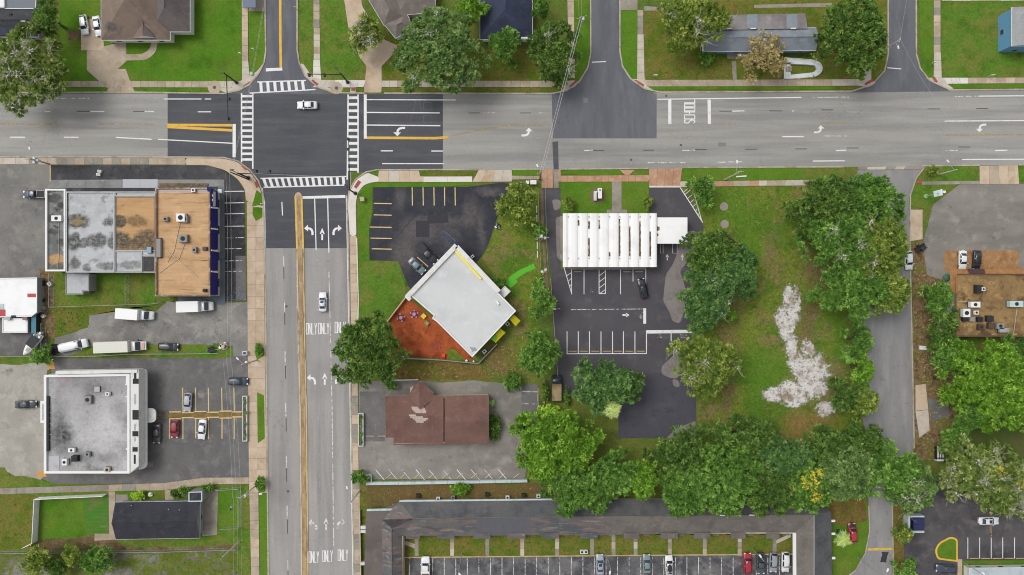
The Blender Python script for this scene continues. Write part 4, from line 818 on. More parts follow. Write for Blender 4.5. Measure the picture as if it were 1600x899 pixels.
def roofpoly(root, name, pts, zs, mat):
    """sloped roof face(s): pixel points each at its own height"""
    vs = [tuple(P(x, y, z)) for (x, y), z in zip(pts, zs)]
    return MB().add(vs, [tuple(range(len(vs)))]).build(name, mat, root)
def shingles(name, base, *ls, fine=.16, period=.0): return surf(name, base, ls, fine=fine, fs=5, bump=.4)

# ------------------------------------------------------------ shopping plaza with the blue fascia
SEAM = (.30, .24, .17)
M_tanroof = surf('tan_membrane_roof', col(204, 168, 128), [(col(188, 150, 110), .25, .45, .65, (.4, 2)), (col(216, 178, 134), .5, .52, .7), (col(170, 132, 94), .3, .56, .7, (.5, 2), .7), (col(104, 80, 58), .45, .63, .66, (.22, 5), .85)], fine=.08, fs=5, lines=(1, .85, .05, (.30, .19, .10, .45)), bump=.2)
M_greyroof = surf('silver_stained_roof', col(192, 193, 194), [(col(176, 178, 180), .3, .45, .65), (col(206, 207, 208), .8, .55, .7), (col(150, 150, 150), .5, .58, .68)], fine=.08, fs=5, samp=1.1, sscale=.6, sz=4.9, spots=[(col(88, 86, 80), 121, 346, 20, 12, 1), (col(150, 128, 84), 121, 347, 11, 6, .8), (col(84, 84, 82), 116, 378, 11, 15, 1), (col(84, 84, 82), 132, 380, 10, 7, .8), (col(84, 84, 82), 152, 377, 17, 13, .95), (col(88, 88, 86), 170, 347, 10, 7, .9), (col(90, 90, 88), 117, 412, 9, 10, .9), (col(96, 96, 94), 135, 419, 7, 7, .8), (col(96, 96, 94), 168, 416, 17, 7, .85), (col(110, 110, 108), 208, 414, 24, 7, .7), (col(84, 84, 82), 178, 378, 10, 12, .9)], lines=(1, 1.7, .05, (.32, .32, .33, .4)), bump=.2)
M_midtan = surf('tan_and_black_stained_roof', col(200, 162, 116), [(col(184, 146, 104), .3, .45, .65, (.5, 2)), (col(140, 112, 76), .6, .62, .7)], fine=.1, fs=5, samp=1.1, sscale=.6, sz=4.9, spots=[(col(80, 78, 70), 187, 346, 11, 11, 1), (col(112, 96, 66), 214, 346, 17, 9, .85), (col(82, 80, 74), 188, 376, 17, 14, 1), (col(86, 80, 70), 230, 375, 24, 16, .95), (col(92, 84, 70), 207, 382, 17, 9, .9)], lines=(1, .85, .05, (.28, .18, .1, .4)), bump=.2)
M_wing = surf('grey_wing_roof', col(138, 140, 138), [(col(112, 114, 112), .25, .45, .6), (col(78, 78, 76), .5, .58, .66), (col(176, 178, 178), .6, .6, .7)], fine=.12, fs=4, bump=.2, samp=1.2, sscale=.5, sz=4.6, spots=[(col(198, 160, 108), 88, 406, 18, 9, .95), (col(72, 72, 70), 84, 310, 14, 7, .8), (col(66, 66, 64), 96, 322, 8, 5, .8), (col(70, 70, 68), 84, 362, 10, 6, .8), (col(72, 72, 70), 96, 378, 10, 6, .8), (col(80, 80, 78), 92, 415, 12, 5, .7), (col(70, 70, 68), 82, 342, 6, 8, .7)])
plz = thing('shopping_plaza', 'long flat-roofed shopping plaza with tan and grey roof sections and blue sloping fascia', 'building', P(200, 370))
flat(plz, [(73, 296), (104, 296), (104, 424), (73, 424)], 4.6, M_wing, M_wallg, M_trimw, .35, .5, wins=((3, 5, 1.6, 1.6, 1.5, False),))
flat(plz, [(104.5, 300), (180, 300), (180, 426), (104.5, 426)], 4.9, M_greyroof, M_wallg, M_steel, .25, .35, wins=((2, 6, 1.8, 1.8, 1.6, False),))
flat(plz, [(180.3, 307), (243, 307), (243, 392), (180.3, 392)], 4.92, M_midtan, M_wallg, M_steel, .12, .12)
flat(plz, [(180.3, 300), (243, 300), (243, 306.7), (180.3, 306.7)], 4.9, surf('plain_silver_roof', col(196, 198, 200), fine=.06), M_wallg, M_steel, .2, .3)
flat(plz, [(180.3, 392.3), (222, 392.3), (222, 426), (180.3, 426)], 4.9, M_greyroof, M_wallg, M_steel, .15, .2); flat(plz, [(222.3, 400), (243, 400), (243, 426), (222.3, 426)], 4.8, surf('tar_roof', col(74, 74, 74), [(col(90, 90, 90), 1, .5, .7)], fine=.15), M_wallg, M_steel, .12, .15)
flat(plz, [(222.3, 392.3), (243, 392.3), (243, 399.7), (222.3, 399.7)], 4.9, MATS['plain_silver_roof'], M_wallg, M_steel, .1, .1)
flat(plz, [(244, 294), (329.5, 294), (329.5, 463), (244, 463)], 5.2, M_tanroof, M_wallc, surf('brown_parapet', col(140, 112, 96), [(col(176, 168, 160), .5, .5, .6)], fine=.1), .3, .5, wins=((1, 4, 1.6, 2, 2, False),))
flat(plz, [(246, 296), (328, 296), (328, 300.5), (246, 300.5)], 5.22, MATS['plain_silver_roof'], M_wallc, M_trimw, .05, .03, z0=4)
M_navy = plain('navy_fascia', col(30, 30, 118), .45)
segs = [(300, 323), (325.5, 356), (358.5, 390), (392.5, 423), (425.5, 461)]
for a, b in segs: # sloping blue panels from the roof edge out over the walk
    vs = [tuple(P(330, a-6 if a == 300 else a, 5.6)), tuple(P(330, b, 5.6)), tuple(P(340.5, b, 3.0)), tuple(P(340.5, a, 3.0))]
    lo = [(v[0]-.12, v[1], v[2]-.2) for v in vs]
    MB().add(vs+lo, [(3, 2, 1, 0), (4, 5, 6, 7), (0, 1, 5, 4), (1, 2, 6, 5), (2, 3, 7, 6), (3, 0, 4, 7)]).build('fascia_panel', M_navy, plz)
for y in (324.2, 357.2, 391.2, 424.2):
    vs = [tuple(P(330.5, y-1, 5.75)), tuple(P(330.5, y+1.2, 5.75)), tuple(P(340.8, y+2.6, 3.12)), tuple(P(340.8, y+.4, 3.12))]
    lo = [(v[0]-.3, v[1], v[2]-.4) for v in vs]
    MB().add(vs+lo, [(3, 2, 1, 0), (4, 5, 6, 7), (0, 1, 5, 4), (1, 2, 6, 5), (2, 3, 7, 6), (3, 0, 4, 7)]).build('fascia_rib', M_trimw, plz)
vs = [tuple(P(323, 291, 6.2)), tuple(P(330, 294, 6.2)), tuple(P(341, 300, 3.0)), tuple(P(330, 300.2, 5.7)), tuple(P(324, 299, 6))]
MB().add(vs, [(4, 3, 2, 1, 0)]).build('fascia_end', M_navy, plz)
# sign board on the fascia, its lettering a row of raised strokes as unreadable as in the picture
sb = []
for (x, y, z) in ((332.6, 296.5, 5.0), (332.6, 322.5, 5.0), (336.4, 322.5, 4.05), (336.4, 296.5, 4.05)): sb.append(tuple(P(x, y, z+.12)))
lo = [(v[0], v[1], v[2]-.14) for v in sb]
sg = MB().add(sb+lo, [(3, 2, 1, 0), (0, 1, 5, 4), (1, 2, 6, 5), (2, 3, 7, 6), (3, 0, 4, 7)]).build('sign_board', plain('lavender_white', col(222, 222, 240), .5), plz)
for i in range(9):
    y = 298.2+i*2.75; a, b = P(333.4, y, 4.95), P(335.8, y+.2, 4.3)
    MB().tube((a.x, a.y, a.z+.02), (b.x, b.y, b.z+.02), .09, .09, 4).build('sign_letter', plain('sign_letter_grey', col(180, 176, 214), .5), sg)
for y in (305, 312):
    a, b = P(331.2, y, 5.3), P(332.2, y+1.6, 5.1); MB().box(tuple((a+b)/2), (.35, .5, .2)).build('sign_mark', M_trimw, sg)
MB().box(tuple(P(343.5, 299, 2.5)), (.9, .9, .25)).build('canopy_light', M_trimw, plz)
for y in (310, 345, 375, 410, 445): # shop fronts under the fascia
    c = P(331, y, 1.4); f = MB().box((c.x+.2, c.y, 1.3), (.1, 3.2, 2.4)).build('shop_window', M_frame, plz); MB().box((c.x+.27, c.y, 1.3), (.05, 2.9, 2.1)).build('pane', M_glass, f)
# stone planter bed before the north front
pl = thing('planting_bed', 'narrow dark planting bed along the plaza front wall', 'planter', P(290, 289)); MB().prism([P2(*q, 0) for q in ((250, 287), (326, 287), (326, 291), (250, 291))], .1, .35).build('soil', M_litter, pl)
shed = thing('storage_shed', 'small grey metal-roofed shed behind the grey plaza section', 'shed', P(120, 443))
flat(shed, [(103, 426.5), (139, 428), (139, 455), (130, 455), (130, 460), (103, 460)], 3.0, surf('light_ribbed_metal', col(190, 192, 194), [(col(170, 172, 174), .4, .5, .7)], fine=.05, fs=6, lines=(0, .6, .06, (.3, .3, .31, .5))), M_wallg, M_steel, .05, .05)

# white roofed building at the left edge
wb = thing('white_roof_shop', 'white-roofed building with red roof patches at the left edge', 'building', P(20, 480))
M_whiteroof = surf('bright_white_roof', col(250, 250, 250), [(col(240, 240, 240), .4, .5, .7)], fine=.02, fs=4)
flat(wb, [(-60, 436), (58, 434), (58, 488), (49, 495), (-60, 497)], 2.6, M_whiteroof, M_wallg, M_trimw, .2, .12, wins=((1, 4, 1.2, 1.2, 1.0, False),))
flat(wb, [(4, 497.5), (43, 497.5), (43, 520), (4, 520)], 2.2, M_whiteroof, M_wallg, M_trimw, .12, .06)
M_redp = plain('red_roof_patch', col(190, 70, 76), .7)
def slabp(root, name, px, z, mat, h=.06): return MB().prism([P2(x, y, z) for x, y in px], z-.01, z+h).build(name, mat, root)
slabp(wb, 'roof_patch', [(43, 459), (56, 459), (56, 464.5), (43, 464.5)], 2.65, M_redp); slabp(wb, 'roof_patch', [(-8, 484), (8, 484), (8, 496), (-8, 496)], 2.65, M_redp); slabp(wb, 'roof_patch', [(-6, 475), (6, 475), (6, 483.5), (-6, 483.5)], 2.65, M_gutter)
slabp(wb, 'roof_patch', [(8, 496.2), (17, 496.2), (17, 500), (8, 500)], 2.6, M_steel, .3); slabp(wb, 'roof_patch', [(36, 496), (43, 496), (43, 500.5), (36, 500.5)], 2.6, plain('rust_brown', col(140, 116, 110), .8), .25); slabp(wb, 'roof_vent', [(19, 493), (24, 493), (25, 495.5), (18, 495.5)], 2.7, M_dark, .3)
# grey flat roof with white facade
M_bigrey = surf('grey_blotchy_roof', col(166, 165, 165), [(col(182, 181, 181), .1, .46, .62), (col(112, 111, 112), .14, .52, .66), (col(92, 92, 94), .07, .62, .72), (col(162, 136, 138), .2, .62, .72, (1, 1), .5), (col(190, 189, 188), .7, .6, .72, (1, 1), .5), (col(118, 117, 118), .9, .58, .68, (1, 1), .6)], fine=.16, fs=3, bump=.2, samp=2.5, sscale=.35, sz=5, spots=[(col(206, 205, 205), 172, 668, 30, 52, .75, .2, 1.4), (col(200, 199, 199), 138, 690, 24, 26, .7, .2, 1.4), (col(120, 118, 119), 150, 600, 60, 18, .6, .2, 1.3), (col(150, 122, 124), 100, 595, 12, 9, .5, .2, 1.3), (col(110, 109, 110), 92, 655, 14, 40, .8, .2, 1.3), (col(62, 62, 64), 98, 682, 18, 26, 1, .15, 1.3), (col(104, 103, 104), 150, 612, 20, 14, .6, .2, 1.25), (col(178, 176, 176), 118, 625, 20, 26, .6, .2, 1.3), (col(108, 104, 105), 186, 640, 14, 16, .5, .2, 1.25), (col(110, 108, 108), 165, 715, 22, 10, .6, .2, 1.25)])
gb = thing('grey_roof_building', 'flat grey-roofed building with white parapets and rounded white canopy', 'building', P(148, 660))
flat(gb, [(71, 586), (204, 584), (204, 739), (71, 739)], 5.0, M_bigrey, M_wallw, M_trimw, .5, .5, wins=((3, 5, 1.8, 1.6, 1.4, False),))
slabp(gb, 'roof_patch', [(76, 713), (93, 712), (93, 737), (76, 737)], 5.02, surf('pale_roof_patch', col(190, 190, 194), [(col(170, 170, 176), .8, .5, .7)], fine=.06)); slabp(gb, 'roof_patch', [(192, 720), (203, 719), (203, 736), (192, 736)], 5.02, MATS['pale_roof_patch'])
MB().prism([P2(*q, 5.4) for q in ((89, 579.5), (216, 577.5), (216, 582.5), (89, 585))], 3.2, 5.9).build('facade_parapet', M_wallw, gb)
MB().prism([P2(*q, 5.6) for q in ((204.3, 580), (217, 578), (217, 728), (204.3, 739))], 3.4, 5.7).build('upper_facade', M_wallw, gb)
can = MB().prism([P2(*q, 3.4) for q in rnd([(217, 576.5, .3), (229, 577, 8), (229, 731, 9), (217, 735, .3)], 4)], 2.9, 3.3).build('canopy', M_wallw, gb)
MB().prism([P2(*q, 2.8) for q in rnd([(229.2, 638, 1), (243, 639, 8), (243, 660, 8), (229.2, 661, 1)], 4)], 2.4, 2.7).build('rounded_canopy', M_wallw, gb)
for x0, y0, x1, y1, zz in ((207.5, 592, 216.5, 600, 5.72), (209.5, 583, 213, 592, 5.72), (207, 641, 216.5, 656, 5.72), (207, 674, 216, 682, 5.72), (216.8, 671, 222, 679, 3.32), (207, 699, 215, 706, 5.72), (216.5, 694, 221.5, 702, 3.32), (209, 711, 212, 725, 5.72), (219, 613, 222.5, 627, 3.32)):
    MB().prism([P2(*q, zz) for q in ((x0, y0), (x1, y0), (x1, y1), (x0, y1))], zz-.05, zz+.03).build('opening', M_dark, gb)
for x0, y0, x1, y1 in ((209.5, 616, 212.5, 632), (209.5, 663, 212, 673), (209.5, 684, 212, 690)): MB().prism([P2(*q, 5.72) for q in ((x0, y0), (x1, y0), (x1, y1), (x0, y1))], 5.65, 5.74).build('sign_plate', M_frame, gb)
MB().prism([P2(*q, 3.3) for q in ((63, 627), (71, 627), (71, 661), (63, 661))], 3.0, 3.3).build('door_canopy', M_trimw, gb); MB().prism([P2(*q, 3.3) for q in ((65.5, 631), (69.5, 631), (69.5, 657), (65.5, 657))], 3.2, 3.33).build('canopy_top', M_steel, gb)
for i in range(7):
    a, b = P(72.5, 636+i*8.6, 5.4), P(81, 636.3+i*8.6, 5.05); MB().tube(a, b, .07).build('roof_brace', M_steel, gb)
MB().box(tuple(P(75.3, 662, 5.25)), (.5, 12.4, .4)).build('roof_duct', M_dark, gb)
for x0, y0, x1, y1 in ((197, 586, 200.5, 600), (196, 600, 201, 602), (196.5, 619, 203, 621), (196.5, 701, 203, 703)):
    MB().prism([P2(*q, 5.3) for q in ((x0, y0), (x1, y0), (x1, y1), (x0, y1))], 5.0, 5.35).build('roof_curb', M_trimw, gb)

# dark-roofed house
dh_m = shingles('charcoal_shingles', col(62, 62, 70), (col(54, 54, 62), .4, .45, .65), (col(76, 75, 80), .9, .55, .72))
dh, q = house('dark_roof_house', 'low house with charcoal gable roof beside the white fence', [(180, 785), (313, 783), (312, 841), (181, 843)], 3.0, 4.6, dh_m, M_wallg, gable=True, trim=M_gutter)
flat(dh, [(295, 769), (316, 768), (316, 783.5), (295, 784)], 3.1, dh_m, M_wallg, M_gutter, .2, .12)
for x, y in ((205, 790), (263, 796), (280, 797)): MB().tube(P(x, y, 3.1), P(x, y, 3.9), .09).build('roof_vent', M_trimw, dh)

# daycare, set diagonally
dc = thing('daycare_building', 'white flat-roofed building set diagonally with yellow stripe on its edge', 'building', P(720, 470))
M_dcroof = surf('pale_grey_membrane', col(212, 213, 213), [(col(202, 203, 204), .15, .45, .65), (col(216, 219, 221), .5, .52, .7), (col(184, 187, 190), .8, .64, .76, (1, 1), .7)], fine=.04, fs=5, lines=(0.86, 2.2, .035, (.48, .49, .5, .4)))
flat(dc, [(709, 386), (806, 486), (738, 558), (683, 503), (675.5, 497.5), (678, 493), (643, 463)], 4.5, M_dcroof, M_wallw, M_trimw, .25, .18, wins=((0, 5, 1.6, 1.5, 1.3, False), (1, 3, 1.6, 1.3, 1.2, False)))
def bar(root, name, a, b, w, z0, z1, mat, zp=None):
    L, Rr = band([a, b], w, zp if zp is not None else z1)
    return MB().prism([L[0], L[1], Rr[1], Rr[0]], z0, z1, True).build(name, mat, root)
bar(dc, 'facade_parapet', (635.5, 464.5), (713, 383.5), 7.5, 3.2, 5.1, M_wallw); bar(dc, 'facade_parapet', (713.5, 385.5), (780, 456), 7, 3.2, 5.1, M_wallw)
bar(dc, 'yellow_stripe', (710.5, 391.5), (752, 436.5), 3.0, 4.6, 4.85, plain('yellow_stripe_paint', col(250, 232, 60), .6)); bar(dc, 'facade_return', (634, 462), (641, 468.5), 6, 3.2, 5.08, M_wallw)
flat(dc, [(779.5, 456.5), (789, 447.5), (797.5, 455.5), (788, 465)], 3.1, M_trimw, M_wallw, M_trimw, .1, .08)
slabp(dc, 'roof_hatch', [(774, 471), (777, 470), (781, 475), (778, 477)], 4.6, M_trimw, .35)
slabp(dc, 'roof_stain', wob([(734, 543), (742, 543), (746, 548), (738, 550)], .5, 2), 4.52, plain('roof_stain_grey', col(158, 158, 160), .9), .01)
M_yaw = plain('yellow_awning', col(206, 196, 12), .6); M_gaw = plain('lime_awning', col(120, 190, 40), .6)
def awning(root, pts, zi, zo, mat): # pts: inner a,b then outer b,a
    vs = [tuple(P(*pts[0], zi)), tuple(P(*pts[1], zi)), tuple(P(*pts[2], zo)), tuple(P(*pts[3], zo))]; lo = [(v[0], v[1], v[2]-.15) for v in vs]
    return MB().add(vs+lo, [(0, 1, 2, 3), (3, 2, 1, 0), (4, 5, 6, 7), (0, 1, 5, 4), (1, 2, 6, 5), (2, 3, 7, 6), (3, 0, 4, 7)]).build('awning', mat, root)
awning(dc, [(803, 492), (796, 499), (805.5, 510), (813.5, 501.5)], 3.3, 2.7, M_yaw); aw = awning(dc, [(782, 513.5), (767, 530), (774.5, 536), (790, 520)], 3.3, 2.7, M_yaw); awning(dc, [(774, 522.5), (767, 530), (773, 534.6), (779, 527)], 3.36, 2.86, M_gaw)

# brown shingle shop
bs_m = shingles('reddish_brown_shingles', col(124, 95, 86), (col(112, 84, 77), .3, .45, .65), (col(136, 106, 96), .7, .55, .72), (col(106, 82, 76), .1, .55, .7))
bs = thing('brown_roof_shop', 'shop with reddish-brown shingle roof and pale bare patches', 'building', P(685, 655))
ze, zr = 3.4, 5.0
roofpoly(bs, 'roof', [(602, 619.5), (602, 649.5), (693, 650.5), (693, 618)][::1], [ze, zr, zr, ze], bs_m); roofpoly(bs, 'roof', [(602.3, 649.5), (602.3, 684), (615, 684), (615, 695.5), (693, 695.5), (693, 650.5)], [zr, 3.6, 3.6, ze-.2, ze-.2, zr], bs_m)
roofpoly(bs, 'roof', [(694.5, 618.5), (694.5, 659), (764, 658.5), (764, 617.5)], [ze, zr-.2, zr-.2, ze], bs_m); roofpoly(bs, 'roof', [(694.5, 659), (694.5, 694.5), (764, 694), (764, 658.5)], [zr-.2, ze-.1, ze-.1, zr-.2], bs_m)
roofpoly(bs, 'porch_roof', [(638, 619.5), (646, 604), (654, 597), (656, 640)], [ze-.1, ze, ze+.4, zr+.05], bs_m); roofpoly(bs, 'porch_roof', [(654, 597), (663, 600), (678, 617), (683, 619), (656, 640)], [ze+.4, ze, ze-.1, ze-.1, zr+.05], bs_m)
wall_ring(bs, ccw([P2(*q, 3.2) for q in ((604, 621), (692, 620), (762, 619), (762, 692), (617, 693), (617, 682), (604, 682))]), 3.3, M_wallc)
MB().prism([P2(*q, 3.2) for q in ((641, 606), (656, 600), (676, 616), (676, 622), (641, 622))], 0, 3.2).build('porch_wall', M_wallc, bs)
for (x, y) in ((608, 640), (608, 660)): c = P(x-4.2, y, 1.5); f = MB().box((c.x, c.y, 1.5), (.1, 1.6, 1.3)).build('window', M_frame, bs); MB().box((c.x-.06, c.y, 1.5), (.05, 1.4, 1.1)).build('pane', M_glass, f)
M_bare = surf('bare_shingle_underlay', col(196, 178, 164), [(col(176, 156, 142), 1.2, .5, .7)], fine=.1)
def slope_h(y): return ze+(zr-ze)*(y-619.5)/30 if y < 650 else zr-(zr-ze+.2)*(y-650)/45.5
for i, (y, xa, xb) in enumerate(((637, 643, 662), (639.5, 644, 664), (642, 646, 666), (644.5, 649, 666), (649.2, 639, 650), (652, 641, 661), (654.5, 645, 669), (657, 648, 666), (659.5, 650, 662))):
    MB().add([tuple(P(x, yy, slope_h(yy)+.04)) for x, yy in ((xa, y-1.3), (xa, y+1.3), (xb, y+1.3), (xb, y-1.3))], [(0, 1, 2, 3)]).build('bare_patch', M_bare, bs)

# bank with folded white roof
bk = thing('bank_building', 'building with white folded roof of long ribs and drive-through canopy', 'building', P(952, 375))
M_wr = surf('white_roof_panel', col(248, 248, 246), [(col(236, 235, 231), .3, .5, .7)], fine=.03, fs=4); M_silt = surf('valley_litter', col(112, 92, 68), [(col(72, 56, 40), 1.4, .45, .65), (col(190, 178, 160), .7, .55, .7)], fine=.3, fs=7)
pts = ccw([P2(*q, 4.2) for q in ((884, 337), (1020, 337), (1020, 414), (884, 414))]); wall_ring(bk, pts, 3.9, M_wallw)
windows(bk, pts[0], pts[1], 1.6, 6, 2.0, 1.6); windows(bk, pts[2], pts[3], 1.6, 6, 2.0, 1.8); windows(bk, pts[3], pts[0], 1.6, 3, 1.8, 1.6)
edges = [879.5, 888, 904, 920.3, 936.4, 952.4, 968.2, 984.2, 1000.2, 1016.2, 1026.5]
for i in range(10): # each fold: two slopes with a rounded crest, valleys left open between folds
    a, b = edges[i]+(1.5 if i else 0), edges[i+1]-1.5*(i < 9)
    prof = [(0, 4.3), (.1, 4.45), (.3, 4.53), (.7, 4.53), (.9, 4.45), (1, 4.3)]
    vs = []
    for y in (333.5, 417.5):
        for t, z in prof: vs.append(tuple(P(a+(b-a)*t, y, z)))
    n = len(prof); fs = [(n+k, n+k+1, k+1, k) for k in range(n-1)]
    lo = [(v[0], v[1], 4.1) for v in vs]; m = MB().add(vs, fs); m.add(vs[:n]+lo[:n], [(k, k+1, n+k+1, n+k) for k in range(n-1)]); m.add(vs[n:]+lo[n:], [(n+k, n+k+1, k+1, k) for k in range(n-1)])
    m.build('roof_panel', M_wr, bk)
MB().prism([P2(*q, 4.25) for q in ((879.5, 333.5), (1026.5, 333.5), (1026.5, 417.5), (879.5, 417.5))], 4.0, 4.28).build('roof_deck', M_wr, bk)
for x, y0, y1 in ((904, 344, 353), (920.5, 346, 358), (920.5, 372, 401), (936.5, 344, 358), (952.5, 394, 401), (968, 342, 401), (984, 354, 401), (1000, 346, 401), (1016, 362, 401)):
    MB().prism([P2(*q, 4.3) for q in wob([(x-1.3, y0), (x+1.0, y0), (x+1.4, y1), (x-1.4, y1)], .35, 3)], 4.27, 4.31).build('valley_litter', M_silt, bk)
for e in edges[1:-1]:
    for y in (339, 404): c = P(e, y, 4.35); MB().box((c.x, c.y, 4.33), (.25, .3, .1)).build('roof_clip', M_frame, bk)
cp = MB().prism([P2(*q, 3.9) for q in ((1025.5, 340), (1074, 340), (1074, 381), (1025.5, 381))], 3.5, 3.95).build('drive_through_canopy', M_wr, bk)
for x, y in ((1034, 344), (1070, 344), (1034, 377), (1070, 377)): MB().box(tuple(P(x, y, 1.75)), (.35, .35, 3.5)).build('canopy_post', M_trimw, bk)
for x0, y0, x1, y1 in ((1026, 353, 1031, 361), (1026, 364, 1029, 369)): slabp(bk, 'canopy_litter', wob([(x0, y0), (x1, y0+2), (x1, y1-1), (x0, y1)], .5, 2), 3.96, M_silt, .02)
MB().box(tuple(P(900, 416, .9)), (1.4, .3, 1.4)).build('night_deposit_box', M_dark, bk)

# L-shaped motel
M_mup = shingles('dark_grey_shingles', col(96, 98, 99), (col(80, 80, 84), .3, .45, .65), (col(108, 104, 104), .8, .55, .72), (col(108, 104, 100), .12, .56, .68)); M_mlo = shingles('weathered_brown_shingles', col(120, 114, 108), (col(106, 101, 97), .3, .45, .65), (col(136, 128, 120), .7, .55, .72), (col(98, 95, 94), .14, .55, .66))
M_mpatch = surf('patched_purple_shingles', col(112, 107, 106), [(col(92, 95, 98), .16, .46, .56, (.7, 1.6)), (col(126, 110, 106), .35, .52, .6, (.5, 2), .9, .35), (col(146, 138, 130), .6, .57, .64, (.4, 2.2), .8, .35), (col(92, 87, 88), .45, .6, .66, (.5, 2), 1, .3)], fine=.18, fs=5, bump=.4)
M_mflat = surf('flat_brown_grey_roof', col(112, 104, 100), [(col(98, 92, 90), .2, .45, .65), (col(122, 112, 106), .6, .55, .7)], fine=.12, fs=5)
mt = thing('motel_building', 'long motel with grey and brown patched shingle roof round a parking yard', 'building', P(930, 810))
ze, zr = 3.0, 4.6
def seg(a0, a1, b0, b1, za, zb, mat, name='roof'): return roofpoly(mt, name, [a0, a1, b1, b0], [za, za, zb, zb], mat)

seg((860, 781), (624, 783.5), (860, 808), (646, 811), ze, zr, M_mup); seg((1299, 800), (860, 782), (1272, 806), (860, 808), ze, zr, M_mup) if False else seg((1270, 780), (860, 781), (1270, 804.5), (860, 808), ze, zr, M_mup)
seg((646, 811), (745, 810), (628.2, 838), (745, 837.5), zr, ze, M_mpatch); seg((745, 810), (830, 808.5), (745, 837.5), (830, 836.5), zr, ze, surf('slate_patched_shingles', col(100, 102, 108), [(col(118, 104, 104), .15, .5, .62)], fine=.16, fs=5, bump=.4)); seg((830, 808.5), (945, 807.5), (830, 836.5), (945, 836), zr, ze, M_mpatch); seg((945, 807.5), (1272, 804.5), (945, 836), (1244, 831), zr, ze, M_mlo)
for i, (x0, x1) in enumerate(((634, 656), (683, 710), (740, 766), (793, 821), (849, 873), (907, 934), (975, 999), (1032, 1059), (1084, 1110), (1142, 1165), (1197, 1218))):
    roofpoly(mt, 'porch_roof', [(x0, 833), (x0, 842), (x1, 842), (x1, 833)], [ze+.35, ze-.1, ze-.1, ze+.35], M_mlo if i > 5 else M_mpatch); 
    for x in (x0+2, x1-2): MB().tube(P(x, 841, 0), P(x, 841, 2.85), .06).build('porch_post', M_trimw, mt)
# left wing
roofpoly(mt, 'roof', [(646, 811), (628, 838), (628, 1000), (612, 1000), (612, 826)], [zr, ze, ze, zr, zr], M_mpatch); roofpoly(mt, 'roof', [(646, 811), (612, 826), (612, 1000), (597, 1000), (597, 812)], [zr, zr, zr, ze, ze], M_mpatch)
roofpoly(mt, 'roof', [(597, 812), (624, 783.5), (646, 811), (612, 826)], [ze, ze, zr, zr], M_mpatch)
MB().prism([P2(*q, 2.9) for q in ((572, 798), (600, 797), (624, 784), (624, 800), (598, 812), (598, 1000), (566, 1000))], 2.5, 2.9).build('flat_roof', M_mflat, mt)
# right wing
roofpoly(mt, 'roof', [(1272, 804.5), (1244, 831), (1245, 1000), (1272, 1000)], [zr, ze, ze, zr], M_mlo); roofpoly(mt, 'roof', [(1299, 800), (1272, 804.5), (1272, 1000), (1301, 1000)], [ze, zr, zr, ze], M_mup); roofpoly(mt, 'roof', [(1270, 780), (1299, 800), (1272, 804.5), (1270, 804.5)], [ze, ze, zr, zr], M_mup)
for a, b in (((646, 810.6), (860, 808)), ((860, 807.7), (1272, 804.5)), ((1272, 805), (1272, 1000)), ((612, 826), (612, 1000))): MB().tube(P(*a, zr), P(*b, zr), .1, .1, 6).build('ridge_cap', M_frame if a[0] > 900 and a[1] < 810 else M_mlo, mt)
MB().prism([P2(*q, 2.9) for q in ((1244, 833), (1239, 833), (1240, 1000), (1245.5, 1000))], 2.6, 2.95).build('white_gutter', M_trimw, mt)
bar(mt, 'gutter', (624, 783.3), (862, 780.6), 2.4, 2.85, 3.05, M_gutter); bar(mt, 'gutter', (573, 797.5), (619, 796.2), 3.0, 2.6, 3.0, M_gutter)
wl = ccw([P2(*q, 2.8) for q in ((630, 786), (1268, 783), (1295, 802), (1297, 1000), (1249, 1000), (1248, 834), (1060, 834), (1000, 834), (630, 835), (626, 1000), (600, 1000), (600, 800))]); wall_ring(mt, wl, 2.8, M_wallc)
for x in range(668, 1230, 18):
    c = P(x, 834.5, 1.3); nm = 'door' if (x//18) % 3 == 0 else 'window'; f = MB().box((c.x, c.y-.05, 1.3 if nm == 'window' else 1.1), (1.3 if nm == 'window' else .95, .1, 1.2 if nm == 'window' else 2.1)).build(nm, M_frame if nm == 'window' else M_door, mt)
    if nm == 'window': MB().box((c.x, c.y-.12, 1.3), (1.1, .05, 1.0)).build('pane', M_glass, f)
for x, y in ((1132, 805.6), (1152, 805.5), (1178, 805.3)): bar(mt, 'ridge_flashing', (x-7, y), (x+5, y), 1.4, 4.6, 4.74, M_trimw)
for y, w in ((814, 5), (834, 5), (872, 6)): MB().box(tuple(P(1301.5, y, 2.7)), (.9, .5, .4)).build('roof_bracket', M_trimw, mt)

